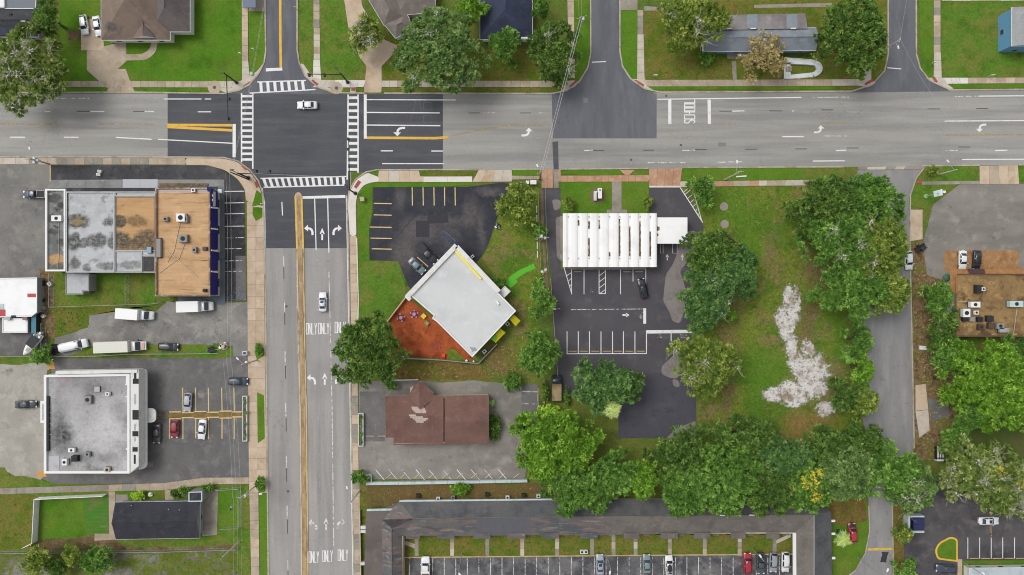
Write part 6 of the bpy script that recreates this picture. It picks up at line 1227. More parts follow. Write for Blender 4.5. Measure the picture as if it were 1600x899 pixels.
trailer(85.5, 546, 12, 'black open trailer hitched behind the long white van', 2.2, 2.2, [((70, 72, 74), .9, .7, .5), ((60, 60, 66), .6, .6, .6)])
trailer(332, 546.5, 2, 'small black trailer on the grass strip near the junk heap', 1.7, 1.1)
trailer(1436, 388, 30, 'black trailer with dark load on the verge beside white car', 2.6, 1.3, [((58, 62, 70), .8, .6, .5)])

# ------------------------------------------------------------ trees and shrubs
def leaf_mat(name, a, b, c):
    m, N, L, bs_ = base_mat(name, .75, .12)
    at = N.new('ShaderNodeAttribute'); at.attribute_name = 'tint'
    rp = N.new('ShaderNodeValToRGB'); rp.color_ramp.elements[0].color = a; rp.color_ramp.elements[0].position = .15
    rp.color_ramp.elements[1].color = b; rp.color_ramp.elements[1].position = .62
    e = rp.color_ramp.elements.new(.95); e.color = c
    L.new(at.outputs['Fac'], rp.inputs[0]); L.new(rp.outputs[0], bs_.inputs['Base Color'])
    tr = N.new('ShaderNodeBsdfTranslucent'); L.new(rp.outputs[0], tr.inputs[0]); mx = N.new('ShaderNodeMixShader'); mx.inputs[0].default_value = .28
    L.new(bs_.outputs[0], mx.inputs[1]); L.new(tr.outputs[0], mx.inputs[2]); L.new(mx.outputs[0], N['Material Output'].inputs['Surface'])
    return m
def lc(r, g, b): return col(r, g, b, .66)
def L3(nm, a, b, c): return leaf_mat('leaves_'+nm, lc(*a), lc(*b), lc(*c))
LM = {'oak': L3('oak', (56, 78, 42), (98, 126, 66), (150, 170, 108)), 'dark': L3('dark', (42, 64, 28), (80, 108, 46), (132, 158, 80)), 'bright': L3('bright', (56, 90, 24), (102, 140, 44), (158, 190, 84)),
      'mid': L3('mid', (46, 76, 30), (90, 126, 52), (142, 174, 88)), 'olive': L3('olive', (58, 80, 30), (108, 128, 54), (172, 178, 92)), 'moss': L3('moss', (58, 78, 34), (106, 126, 58), (172, 178, 120)),
      'blue': L3('blue', (46, 74, 40), (84, 118, 60), (134, 162, 98)), 'lime': L3('lime', (116, 150, 44), (160, 192, 66), (198, 220, 96)), 'tan': L3('tan', (108, 98, 62), (156, 142, 96), (194, 180, 134)),
      'gold': L3('gold', (140, 136, 50), (194, 182, 68), (220, 204, 96)), 'silver': L3('silver', (146, 150, 128), (176, 180, 158), (206, 208, 190))}
M_bark = surf('tree_bark', col(112, 98, 82), [(col(88, 76, 62), 2, .45, .65)], fine=.2, fs=8); M_pale = surf('pale_bark', col(176, 172, 160), [(col(150, 146, 134), 2, .45, .65)], fine=.15, fs=8)
def leaf_cloud(name, cs, rs, leaf, dens, mat, parent, squash=.8, gold=None, extra=0.0):
    """leaf faces in clumps: cs = clump centres (n,3) local, rs = radii"""
    Vs = []; Ts = []
    for c, r_ in zip(cs, rs):
        n = max(24, int(dens*r_*r_*9/(leaf*leaf)))
        ns = max(6, int(7+r_*9)); sdir = rng.normal(size=(ns, 3)); sdir[:, 2] = np.abs(sdir[:, 2])*.9-.2; sdir /= np.linalg.norm(sdir, axis=1)[:, None]
        sr = r_*(.55+.45*rng.random(ns)); ss = .34*r_*(.6+.7*rng.random(ns))      # sprays: how far out and how big
        k = rng.integers(0, ns, n); d = rng.normal(size=(n, 3)); d /= np.linalg.norm(d, axis=1)[:, None]
        u = np.cbrt(rng.random((n, 1)))
        p = sdir[k]*(sr[k, None]+ss[k, None]*.5*(rng.random((n, 1))-.4))+d*ss[k, None]*u; p[:, 2] *= squash
        a = sdir[k]*.8+d*.8+rng.normal(size=(n, 3))*.3; a /= np.linalg.norm(a, axis=1)[:, None]   # leaf points outward from its spray
        up = np.array([0, 0, 1.0])+rng.normal(size=(n, 3))*.55; b = np.cross(up, a); b /= np.linalg.norm(b, axis=1)[:, None]+1e-9; nrm = np.cross(a, b)
        s = leaf*(.75+.8*rng.random((n, 1))); w = s*(.24+.2*rng.random((n, 1))); q = p+np.array(c)
        bend = nrm*s*.2
        Vs.append(np.stack([q-a*s, q+b*w+bend, q+a*s-bend, q-b*w+bend], 1))
        lt = rng.random()*.24; st_ = rng.random(ns)*.5
        Ts.append(.04+lt+st_[k]+rng.random(n)*.26)
    V = np.concatenate(Vs).reshape(-1, 3).astype(np.float32); T = np.concatenate(Ts).astype(np.float32); nf = len(T)
    me = bpy.data.meshes.new(name); me.vertices.add(nf*4); me.vertices.foreach_set('co', V.ravel()); me.loops.add(nf*4); me.loops.foreach_set('vertex_index', np.arange(nf*4, dtype=np.int32))
    me.polygons.add(nf); me.polygons.foreach_set('loop_start', np.arange(0, nf*4, 4, dtype=np.int32))
    at = me.attributes.new('tint', 'FLOAT', 'FACE'); at.data.foreach_set('value', T); me.update(); me.validate()
    return link(name, me, mat, parent)
NLEAF = [0]
def tree(px, py, rx, ry, h, sty, label, cat='tree', name=None, group=None, leaf=None, dens=1.15, limbs=None, moss=0, gold=0, sparse=0.0, lob=None, rot=0.0):
    mul = 1.05 if rx > 36 else .97
    rxm, rym = rx*S*mul, ry*S*mul
    small = max(rxm, rym) < 3.2
    zc = h*.62 if not small else h*.5
    base = P(px, py, zc); t = thing(name or ('shrub' if cat in ('shrub', 'bush') else 'broadleaf_tree'), label, cat, (base.x, base.y, 0), R(rot), group)
    rz = h-zc; area = math.pi*rxm*rym
    lr0 = lob or (1.5 if not small else max(.5, min(rxm, rym)*.42)); n = max(7, int(area/(lr0*lr0*1.75)*(1-sparse)))
    cs = []; rs = []
    for i in range(n):
        q = math.sqrt((i+.5)/n); a = i*2.39996+random.uniform(-.35, .35)
        edge = 1+.17*math.sin(3*a+px)+.13*math.sin(5*a+py*.7)
        r_ = lr0*random.uniform(.72, 1.22)*(1-.18*q)
        kx, ky = max(rxm-r_*.75, .1), max(rym-r_*.75, .1); q2 = min(q*edge+random.uniform(-.07, .07), 1.08)
        z = zc+rz*(math.sqrt(max(0, 1-min(q2, 1)**2))*.88-.12)+random.uniform(-.5, .4)*(1 if not small else .3)
        cs.append((kx*q2*math.cos(a), ky*q2*math.sin(a), max(z-r_*.3, r_*.5))); rs.append(r_)
    ncore = len(cs)
    for i in range(int(n*.30*(1-sparse))): # inner foliage below the outer clumps
        q = math.sqrt(random.random())*.85; a = random.uniform(0, 6.283); r_ = lr0*random.uniform(.9, 1.3)
        cs.append((rxm*q*math.cos(a)*.9, rym*q*math.sin(a)*.9, max(zc+rz*(math.sqrt(1-q*q)*.55-.25), r_*.5))); rs.append(r_)
    lf = leaf or (.26 if not small else .18)
    # trunk and limbs
    m = MB(); tr = min(.42, .05+h*.028) if not small else .06; fork = zc*.45
    m.tube((0, 0, -.05), (0, 0, fork), tr*1.25, tr, 9, False)
    L_ = limbs if limbs is not None else (10 if not small else 4)
    for i in sorted(range(ncore), key=lambda k: random.random())[:L_]:
        c = Vector(cs[i]); mid = Vector((c.x*.45, c.y*.45, fork+(c.z-fork)*.62)); m.tube((0, 0, fork*.95), mid, tr*.6, tr*.36, 6, False); m.tube(mid, c, tr*.36, tr*.12, 6, False)
    m.build('trunk', M_bark, t, True, True)
    leaf_cloud('crown', cs, rs, lf, dens, LM[sty], t)
    if gold:
        pick = sorted(range(ncore), key=lambda k: -cs[k][2]+random.uniform(0, 4))[:gold]
        leaf_cloud('golden_foliage', [(cs[k][0], cs[k][1], cs[k][2]+rs[k]*.25) for k in pick], [rs[k]*.85 for k in pick], lf, dens*.6, LM['gold'], t)
    if moss: # pale bare branches and hanging moss showing through the crown
        mm = MB(); pk = random.sample(range(ncore), min(moss, ncore))
        for k in pk:
            c = Vector(cs[k]); top = c+Vector((0, 0, rs[k]*.85))
            for j in range(7):
                a = random.uniform(0, 6.28); l = random.uniform(.8, 2.4); e = top+Vector((math.cos(a)*l, math.sin(a)*l, random.uniform(-.2, .45))); mm.tube(top-Vector((0, 0, .5)), e, .075, .03, 4, False)
                e2 = e+Vector((math.cos(a+.6)*l*.5, math.sin(a+.6)*l*.5, .1)); mm.tube(e, e2, .04, .02, 4, False)
        mm.build('bare_branches', M_pale, t, True, kind='stuff')
        leaf_cloud('hanging_moss', [(cs[k][0], cs[k][1], cs[k][2]+rs[k]*.55) for k in pk], [rs[k]*.55 for k in pk], .22, .28, LM['silver'], t)['kind'] = 'stuff'
    return t
def palm(px, py, r, h, sty, label, nf=16):
    b = P(px, py, h); t = thing('palm_tree', label, 'palm', (b.x, b.y, 0)); MB().tube((0, 0, -.05), (0, 0, h), .2, .14, 8).build('trunk', M_bark, t, True)
    for i in range(nf):
        a = 2*math.pi*i/nf+random.uniform(-.15, .15); l = r*S*random.uniform(.8, 1.1); up = random.uniform(.05, .5); m = MB(); pr = None; N_ = 9
        for k in range(N_+1):
            u = k/N_; x = l*u; z = h+up*l*u*1.2-l*u*u*.55; c = Vector((math.cos(a)*x, math.sin(a)*x, z))
            if pr is not None:
                m.tube(pr, c, .03, .025, 3, False)
                side = Vector((-math.sin(a), math.cos(a), 0))
                for s in (-1, 1):
                    lw = l*.34*math.sin(math.pi*min(u+.08, 1)); tip = c+side*s*lw+Vector((math.cos(a), math.sin(a), -.25))*lw*.5; e = Vector((math.cos(a), math.sin(a), 0))*.07
                    m.add([c-e, c+e, tip], [(0, 1, 2)])
            pr = c
        m.build('frond', FROND[sty][i % 3], t, True)
    return t
FROND = {'pale': [plain('palm_frond_%d' % i, lc(*c), .6) for i, c in enumerate(((150, 168, 90), (186, 190, 130), (126, 148, 72)))], 'green': [plain('palm_green_%d' % i, lc(*c), .6) for i, c in enumerate(((96, 136, 52), (118, 156, 66), (80, 120, 46)))]}
G1 = 'trees of the wooded strip above the motel'; G2 = 'trees beside the vacant lot'; G3 = 'shrubs along the brown building wall'
tree(52, 108, 56, 66, 13, 'moss', 'big sprawling oak with pale mossy branches reaching over the road edge at left', moss=14, limbs=16)
tree(78, 30, 24, 32, 9, 'dark', 'dense green tree between the solar-panel house and the grass strip')
tree(572, 56, 28, 31, 8, 'olive', 'rounded yellow-green tree with silvery leaves in the forked driveway', moss=5)
tree(688, 84, 66, 66, 15, 'oak', 'huge grey-green oak overhanging the upper sidewalk in front of grey house', limbs=16, moss=3)
tree(735, 18, 26, 22, 9, 'bright', 'bright green tree between the big oak and the navy roof')
tree(791, 73, 26, 31, 9, 'mid', 'rounded green tree just below the navy roof'); tree(866, 80, 38, 50, 11, 'dark', 'dark tree with a yellow edge under the power lines', moss=2)
tree(845, 14, 14, 20, 8, 'mid', 'small tree between navy roof and upper sidewalk at the top edge')
tree(1082, 36, 54, 42, 12, 'olive', 'broad yellowish oak overhanging the left end of the blue-grey roof', moss=6, limbs=14); tree(1104, 88, 14, 12, 3.2, 'mid', 'green bush in front of blue siding below the yellowish oak', 'bush')
tree(1190, 88, 37, 37, 9, 'tan', 'thin tan-leaved tree in front of the blue-grey roof', sparse=.25, dens=.5, limbs=26); tree(1330, 57, 52, 60, 13, 'dark', 'dense dark round tree right of the white ramp', limbs=14)
tree(575, 551, 54, 56, 13, 'dark', 'dense dark oak hanging over the right edge of the south street', limbs=14); tree(611, 602, 11, 9, 3, 'mid', 'small green shrub at the foot of the street oak', 'shrub')
tree(809, 320, 31, 38, 9, 'olive', 'rounded olive-green tree beside the utility cabinets'); tree(845, 470, 18, 34, 8, 'mid', 'narrow tall tree at the left border of the bank lot'); tree(843, 551, 33, 36, 11, 'mid', 'leafy green tree right of the yellow awnings'); tree(800, 597, 16, 16, 4, 'mid', 'round light green bush at corner of the brown shop yard', 'bush')
tree(843, 361, 12, 13, 4, 'mid', 'small green tree under the pole beside the bank drive'); tree(1098, 297, 20, 24, 7, 'mid', 'small tree beside the striped corner of bank lot'); tree(888, 318, 11, 12, 3.5, 'olive', 'round clipped shrub left of the bank sign', 'shrub'); tree(1012, 316, 10, 11, 3.5, 'olive', 'round clipped shrub right of the bank path', 'shrub')
tree(779, 440, 11, 11, 3.5, 'mid', 'green shrub beside the green turf path of daycare', 'shrub'); tree(1112, 398, 42, 42, 12, 'dark', 'dark tree at the upper right border of bank lot', group=G2); tree(1136, 428, 48, 46, 12, 'blue', 'bluish green tree on the left side of vacant lot', group=G2); tree(1100, 465, 40, 52, 12, 'blue', 'leafy tree overhanging the silted edge of bank lot', group=G2, moss=3); tree(1142, 493, 10, 10, 5, 'bright', 'small bright sapling beside the trees of the bank lot', group=G2)
tree(1100, 569, 50, 46, 12, 'olive', 'olive oak below the white stop bar of bank lot', moss=5, group=G2); tree(944, 604, 52, 42, 12, 'blue', 'broad bluish tree in the middle of the lower bank lot', limbs=14); tree(985, 600, 22, 30, 9, 'dark', 'dark tree joined to the right of the broad bluish tree'); palm(957, 640, 17, 9.5, 'pale', 'pale fan-leaved palm beside the asphalt below the bluish tree')
tree(1292, 318, 54, 38, 12, 'dark', 'dark tree at upper left of the big clump beside lane', group=G2); tree(1360, 318, 50, 42, 12, 'mid', 'leafy tree at the top right of the lane clump', group=G2); tree(1345, 298, 40, 22, 9, 'blue', 'bluish low tree at the top of the lane clump near road', group=G2); tree(1270, 350, 34, 44, 9, 'dark', 'dark shrubby tree at the left edge of the lane clump', group=G2)
tree(1318, 380, 62, 54, 13, 'mid', 'large tree in the middle of the lane clump', group=G2, moss=3); tree(1366, 385, 48, 60, 13, 'olive', 'olive tree hanging over the lane opposite the kerbside white car', group=G2, moss=3); tree(1330, 452, 62, 42, 12, 'mid', 'spreading tree at the bottom of the lane clump', group=G2); tree(1385, 455, 36, 40, 10, 'olive', 'yellowish tree over the lane below the olive tree', group=G2)
palm(1345, 478, 22, 6, 'green', 'green palm-like tree at the foot of the lane clump'); tree(1338, 530, 22, 40, 7, 'mid', 'tall hedge-like tree between vacant lot and lane', group=G2); palm(1330, 556, 18, 4, 'green', 'yellow-green palm at the edge of the sand patch')
tree(1346, 578, 18, 30, 7, 'bright', 'bright feathery tree at the lane edge halfway down', group=G2); tree(1322, 616, 34, 28, 8, 'dark', 'dark tree right of the sand patch', group=G2); tree(1345, 625, 26, 26, 8, 'olive', 'yellow-tipped tree beside the lane right of sand', group=G2)
tree(868, 692, 64, 56, 13, 'bright', 'wide bright green tree right of the brown shop yard', group=G1, limbs=14); tree(856, 646, 18, 17, 5, 'lime', 'pale lime bush above the wide bright tree', 'bush'); tree(904, 762, 54, 42, 13, 'mid', 'green tree overlapping the motel roof left of the others', group=G1); tree(820, 668, 12, 24, 6, 'mid', 'small tree on the left shoulder of the wide bright tree', group=G1)
tree(960, 738, 40, 36, 11, 'mid', 'tree with yellow flecks left of the wood centre', group=G1); tree(1002, 748, 32, 34, 11, 'bright', 'bright tree above the motel roof in the left part of wood', group=G1); tree(1060, 706, 44, 40, 13, 'dark', 'dark tree just below the silted asphalt corner', group=G1); tree(1075, 760, 52, 44, 14, 'mid', 'large green tree spilling over the motel roof in mid wood', group=G1, limbs=14)
tree(1130, 745, 60, 58, 14, 'mid', 'largest tree of the wood with light green top', group=G1, limbs=16); tree(1155, 680, 54, 34, 11, 'dark', 'dark low tree at the top of the wood below the lawn', group=G1); tree(1200, 768, 46, 36, 12, 'dark', 'dark tree of the wood left of the golden one', group=G1); tree(1222, 712, 48, 34, 11, 'blue', 'bluish tree of the wood below the brown grass', group=G1)
tree(1258, 758, 42, 40, 12, 'mid', 'tree with bright yellow flower clusters above the motel corner', group=G1, gold=9); tree(1290, 700, 36, 34, 11, 'dark', 'dark tree of the wood near the lane bend', group=G1); tree(1322, 735, 50, 44, 13, 'oak', 'grey-green oak of the wood above the motel right wing', group=G1); tree(1345, 690, 34, 36, 11, 'dark', 'dark tree over the lane left of the white rack', group=G1); tree(1385, 735, 50, 44, 13, 'mid', 'tree covering the lane beside the parking lot', group=G1); tree(1420, 760, 40, 38, 12, 'oak', 'oak with pale branches at the top of right parking lot', group=G1, moss=5)
tree(1510, 735, 48, 44, 12, 'moss', 'mossy olive oak above the right parking lot', moss=8); tree(1556, 752, 46, 52, 13, 'moss', 'mossy oak with yellow patches over the white sedan', moss=9, gold=2); tree(1595, 770, 26, 44, 11, 'moss', 'bare-branched mossy tree at right edge by the parking lot', moss=8, sparse=.4, dens=.6)
tree(1540, 590, 64, 56, 14, 'bright', 'large bright green tree below the brown gravel roof', limbs=14); tree(1580, 620, 48, 60, 13, 'bright', 'bright green tree at the right edge below the gravel roof'); tree(1515, 640, 34, 30, 9, 'mid', 'lower green tree at left foot of the bright trees'); tree(1590, 560, 30, 40, 11, 'mid', 'green tree at the right edge just under the gravel roof')
tree(1464, 462, 24, 26, 7, 'mid', 'shrubby green tree left of the brown gravel roof'); tree(1476, 500, 20, 26, 7, 'dark', 'darker tree pressed against the gravel-roofed building wall'); tree(1465, 528, 22, 22, 7, 'dark', 'dark shrub tree above the white bin', group=None); tree(1480, 555, 30, 34, 9, 'mid', 'green tree between lane litter and the bright trees'); tree(1490, 684, 24, 28, 7, 'mid', 'green tree beside the lamp of the lane'); tree(1486, 618, 22, 20, 6, 'bright', 'bright low tree by the short driveway off the lane')
palm(1318, 843, 16, 3.2, 'pale', 'pale palm beside the red car with black bonnet'); tree(1411, 833, 15, 16, 5, 'olive', 'rounded bush below the bin enclosure', 'bush'); tree(1414, 886, 19, 20, 6, 'mid', 'leafy bush at the bottom of the right lot entrance', 'bush')
tree(60, 876, 25, 22, 6, 'olive', 'large round shrub at bottom left, leftmost of the row', 'shrub'); tree(117, 864, 19, 18, 5, 'olive', 'yellowish shrub in middle of the bottom left row', 'shrub'); tree(150, 875, 26, 24, 6, 'mid', 'bright leafy shrub on the right of the bottom left row', 'shrub'); tree(92, 885, 20, 18, 5, 'dark', 'dark shrub between the two bottom left shrubs', 'shrub')
tree(215, 774.5, 12, 8, 2.4, 'lime', 'lime green bush on the upper side of the dark-roofed house', 'bush'); tree(289, 765, 11, 7, 2.2, 'mid', 'small bush left of the dark house porch', 'bush'); tree(325, 763, 11, 8, 2.2, 'mid', 'dark green bush right of the dark house porch', 'bush'); tree(273, 771, 8, 6, 1.6, 'dark', 'small dark bush by the house path', 'bush'); tree(66, 554, 18, 15, 4.5, 'mid', 'round bush at the bow of the boat', 'bush')
tree(405, 546, 6, 9, 1.6, 'mid', 'low plant in the pavement grass pit by the street lamp', 'plant'); tree(408, 756, 8, 13, 2.2, 'mid', 'young plant in the lowest pavement pit', 'plant'); tree(562, 746, 14, 11, 3.5, 'mid', 'round bush at the left end of pale blue wall', 'bush'); tree(718, 763, 16, 11, 3, 'bright', 'bright bush below the pale blue wall', 'bush'); tree(1456, 268, 12, 8, 2.2, 'olive', 'bush on the road verge near the right sign', 'bush')
tree(885, 618, 5, 18, 2.4, 'dark', 'clipped hedge right of the flatbed truck', 'hedge', 'hedge'); tree(852, 612, 5, 20, 2.4, 'dark', 'clipped hedge left of the flatbed truck', 'hedge', 'hedge'); tree(772, 668, 7, 22, 2.2, 'dark', 'dark hedge along the right end of brown shop', 'hedge', 'hedge')
palm(768, 630, 6, 1.2, 'green', 'small spiky plant at the brown shop right corner', 8)
# ------------------------------------------------------------ poles, wires, lamps, signals
M_pole = surf('weathered_wood_pole', col(170, 162, 146), [(col(140, 130, 116), 1.5, .45, .65)], fine=.1, fs=8); M_cpole = surf('concrete_pole', col(206, 202, 190), fine=.05); M_blk = plain('black_signal_steel', col(34, 34, 38), .5)
M_wire = plain('wire', col(184, 184, 182), .6); M_ins = plain('insulator_grey', col(206, 210, 210), .4)
def upole(bx, by, h, label, arms=((1.0, .8),), mat=None, lamp=None, tf=0, ax=0.0):
    b = P(bx, by); t = thing('utility_pole', label, 'utility pole', b, group='wooden and concrete utility poles')
    MB().tube((b.x, b.y, 0), (b.x, b.y, h), .19, .12, 8).build('pole', mat or M_pole, t)
    for l, dz in arms:
        MB().box((b.x, b.y, h-dz), (l*2, .12, .14), ax).build('crossarm', M_pole, t)
        for s in (-1, -.4, .4, 1): MB().tube((b.x+s*l*math.cos(ax), b.y+s*l*math.sin(ax), h-dz), (b.x+s*l*math.cos(ax), b.y+s*l*math.sin(ax), h-dz+.3), .09, .06, 6).build('insulator', M_ins, t)
    for i in range(tf):
        a = ax+i*2.1; MB().tube((b.x+math.cos(a)*.5, b.y+math.sin(a)*.5, h-2.6), (b.x+math.cos(a)*.5, b.y+math.sin(a)*.5, h-1.5), .3, .3, 10).build('transformer', M_ins, t)
    if lamp:
        e = P(lamp[0], lamp[1], lamp[2]); m = MB(); s_ = Vector((b.x, b.y, lamp[2]-.5)); m.tube(s_, e, .05, .04, 6); m.build('lamp_arm', M_steel, t); MB().box((e.x, e.y, e.z), (.7, .3, .16), math.atan2(e.y-b.y, e.x-b.x)).build('lamp_head', M_trimw, t)
    return Vector((b.x, b.y, h))
pA = upole(901, 57, 12, 'tall wooden pole beside the middle side street with wires', ((1.0, .4),), None, None, 1, .3)
pB = upole(843, 280, 10.5, 'pole beside the utility cabinets on the main road', ((.9, .4),), None, (839.5, 259, 8), 0, .4)
pC = upole(845.5, 376, 10, 'pole with white insulators in the small tree by the bank drive', ((1.3, .3),), None, None, 2); pD = upole(848, 426, 10, 'pole with two white transformers on the left of the bank lot', ((.8, .3),), None, None, 2, 1.0)
pE = upole(77, 256.5, 6.6, 'pole with white transformers on the pavement at the upper left', ((1.2, .5),), None, (46, 232, 6.2), 3); pF = upole(402, 757.5, 10.5, 'pole with transformer and lamp arm by the lower pavement plant', ((.9, .5),), M_cpole, (407, 772, 8.5), 1)
pG = upole(374, 846, 9.5, 'leaning-looking pale pole at the end of the lower fence', (), M_cpole)
pH = upole(1132, 281, 12, 'pale concrete pole on the grass verge beside vacant lot', ((.5, .4),), M_cpole, (1151.5, 253, 9)); pI = upole(1466, 273, 7, 'short pale pole on the verge near the right sign', (), M_cpole, (1481, 252, 6.5)); pJ = upole(1370, 85, 10, 'pale pole leaning over the right side street from below the round tree', ((.5, .4),), M_cpole, (1403.5, 74, 8.5), 0, 1.2)
pK = upole(402, 563, 9.5, 'lamp pole on pavement by the grass pit with dark box', (), M_cpole, (371, 560.5, 9)); pL = upole(389, 281, 11, 'dark pole at the corner pavement of the plaza', (), M_blk)
pM = upole(562, 767, 9.5, 'white lamp pole on pavement left of the pale blue wall', (), M_cpole, (542, 762, 9)); 
WN = {}
def wire(a, b, label, sag=.8, r=.018):
    WN[label] = WN.get(label, 0)+1; label = '%s %s' % (('leftmost', 'next', 'third')[WN[label]-1], label)
    pts = [Vector(a).lerp(Vector(b), k/14)-Vector((0, 0, sag*4*(k/14)*(1-k/14))) for k in range(15)]
    o = MB().pipe(pts, r, 4).build('overhead_wire', M_wire, None); return tag(o, label, 'wire', 'overhead wires')
for dx in (-.25, .25): wire(pA+Vector((dx, 0, 0)), pB+Vector((dx, 0, 0)), 'wire crossing the main road from the upper pole to the cabinets pole', 1.2, .055)
for dx in (-.8, .8): wire(pB+Vector((dx, 0, 0)), pC+Vector((dx, 0, 0)), 'wire between the cabinets pole and the small-tree pole', .6); wire(pC+Vector((dx, 0, 0)), pD+Vector((dx, 0, 0)), 'wire between the two poles left of the bank lot', .4)
for dx in (-.6, 0): wire(pA+Vector((dx, 0, 0)), (pA.x-1+dx, pA.y+90, 12), 'wire running up from the upper pole out of the picture', 1.5)
for dx in (-1.6, -.8, .2): wire(pF+Vector((dx, 0, 0)), (P(387, 560).x+dx, P(387, 560).y, 10), 'wire along the lower left pavement above the stalls', .6); wire(pF+Vector((dx, 0, -.5)), (P(395, 1100).x+dx, P(395, 1100).y, 10), 'wire running down the lower left pavement out of the picture', 1.0)
for dx in (-1.2, -.4): wire((P(389, 560).x+dx, P(389, 560).y, 10), (pL.x+dx, pL.y, 10.4), 'wire along the pavement from plaza corner to the lamp pole', .9)
for k in (0, .5): wire(pL+Vector((0, 0, -k)), (P(437, 40).x, P(437, 40).y, 11-k), 'wire over the intersection from the plaza corner pole', 1.1)
for k in (0, .4): wire(pL+Vector((0, 0, -k)), (P(556, 286).x, P(556, 286).y, 9-k), 'wire over the lower crosswalk', .8)
wire(pJ, (P(1440, 200).x, P(1440, 200).y, 10), 'wire from the pale pole over right side street', .8); wire(pJ, (P(1400, -60).x, P(1400, -60).y, 10), 'wire from the pale pole going up the side street', .8)
def signal(bx, by, h, arm, heads, label, extra=()):
    b = P(bx, by); t = thing('traffic_signal', label, 'traffic signal', b, group='traffic signals at the crossing'); MB().tube((b.x, b.y, 0), (b.x, b.y, h), .22, .14, 10).build('pole', M_blk, t); MB().disc((b.x, b.y), .45, .1, .3, 10).build('base', M_blk, t)
    e = P(arm[0], arm[1], 6.2); MB().tube((b.x, b.y, 6.0), e, .14, .07, 8).build('mast_arm', M_blk, t)
    for hx, hy in heads:
        c = P(hx, hy, 5.6); m = MB().box(tuple(c), (.42, .42, 1.1)); o = m.build('signal_head', M_blk, t)
        MB().box((c.x, c.y+.26, c.z), (.5, .08, 1.3)).build('back_plate', M_blk, o)
    for ex, ey in extra: e = P(ex, ey, h-.2); MB().tube((b.x, b.y, h-.2), e, .08, .06, 6).build('lamp_arm', M_blk, t); MB().box(tuple(e), (.8, .4, .2)).build('lamp_head', M_blk, t)
signal(370, 129.5, 7.5, (356.5, 190), ((357, 186), (357.5, 155)), 'black signal mast on the upper left corner of the crossing', ((348, 114),)); signal(543.5, 129, 7.5, (481, 116), ((483, 118), (507, 118)), 'black signal mast on the upper right corner of the crossing', ((525, 107),))
signal(388.5, 278, 7.5, (449, 272), ((400, 268), (421, 268)), 'black signal mast on the lower left corner of the crossing', ((362, 266),)); signal(555.5, 302.5, 7.5, (544.5, 216), ((544, 218), (544, 234)), 'black signal mast on the lower right corner of the crossing', ((541, 289),))
def lamp(bx, by, tx, ty, h, label, arm=None):
    b = P(bx, by); t = thing('lamp_post', label, 'lamp post', b, group='lamp posts'); MB().tube((b.x, b.y, 0), (b.x, b.y, h), .09, .06, 8).build('post', M_steel, t); e = P(tx, ty, h); MB().tube((b.x, b.y, h), e, .05, .05, 6).build('arm', M_steel, t); MB().box(tuple(e), (.8, .35, .14), math.atan2(e.y-b.y, e.x-b.x)).build('lamp_head', M_trimw, t)
lamp(722, 864, 718.5, 898, 11.5, 'slim lamp post in the motel yard right of the work truck'); lamp(944, 859, 953, 895, 11, 'slim lamp post in the motel yard right of silver sedan'); lamp(1175, 857, 1188, 869, 8, 'slim lamp post above the red SUV in the motel yard'); lamp(1340, 871, 1387, 891, 12, 'slim lamp post on the kerb below the red car'); lamp(1482, 710, 1504, 704, 6, 'lamp post with white head beside the white rack'); lamp(1507, 880, 1536, 896, 10, 'lamp post on the lawn below the right parking lot'); lamp(733, 124, 724, 122, 6, 'small white street lamp under the huge oak')
lamp(873, 482, 866, 483, 5, 'small lamp at left edge of the bank lot')

# ------------------------------------------------------------ fences and walls
def fence(name, label, pts, h, kind='chain', z=.05, group=None):
    t = thing(name, label, 'fence' if kind != 'wall' else 'wall', P(*pts[0])); W_ = [P(*p) for p in pts]; k = 0
    for a, b in zip(W_[:-1], W_[1:]):
        L = (b-a).length; n = max(1, round(L/2.4)); ang = math.atan2(b.y-a.y, b.x-a.x)
        if kind == 'chain':
            for i in range(n+1): p = a.lerp(b, i/n); MB().tube((p.x, p.y, 0), (p.x, p.y, h), .04, .04, 6).build('post', M_steel, t)
            m = MB().tube((a.x, a.y, h), (b.x, b.y, h), .045, .045, 5); m.tube((a.x, a.y, .1), (b.x, b.y, .1), .03, .03, 4)
            m.build('rail', M_steel, t); m = MB()
            nn = int(L/.35); d = (b-a)/max(nn, 1)
            for i in range(nn): # mesh wires
                p = a+d*i; q = p+d; m.tube((p.x, p.y, .1), (q.x, q.y, h), .012, .012, 3, False); m.tube((q.x, q.y, .1), (p.x, p.y, h), .012, .012, 3, False)
            m.build('wire_mesh', M_steel, t)
        elif kind == 'board':
            n = max(1, round(L/2.0))
            for i in range(n):
                p = a.lerp(b, (i+.5)/n); MB().box((p.x, p.y, h/2), (L/n-.03, .12, h), ang).build('panel', M_vinyl, t); q = a.lerp(b, i/n); MB().box((q.x, q.y, h/2+.05), (.14, .14, h+.1), ang).build('post', M_trimw, t)
    return t
M_vinyl = surf('white_vinyl', col(250, 250, 248), [(col(236, 238, 238), .6, .5, .7)], fine=.02)
fence('privacy_fence', 'white privacy fence round two sides of the bright lawn at lower left', [(44, 852), (58.5, 845), (62, 777), (168, 772)], 2.0, 'board')
fence('chain_link_fence', 'chain-link fence round the grass behind the plaza', [(84, 428), (84, 480), (242, 475), (255, 473)], 1.8); fence('chain_link_fence', 'short chain-link fence dividing the grass behind the plaza', [(202, 430), (202, 476)], 1.8)
fence('chain_link_fence', 'chain-link fence along the grass strip above the grey building', [(0, 556.5), (52, 556.5), (84, 557), (152, 556), (205, 553), (290, 552.5), (344, 551.5)], 1.6); fence('chain_link_fence', 'chain-link fence along the alley left of the boat bush', [(72, 505), (72, 545)], 1.8)
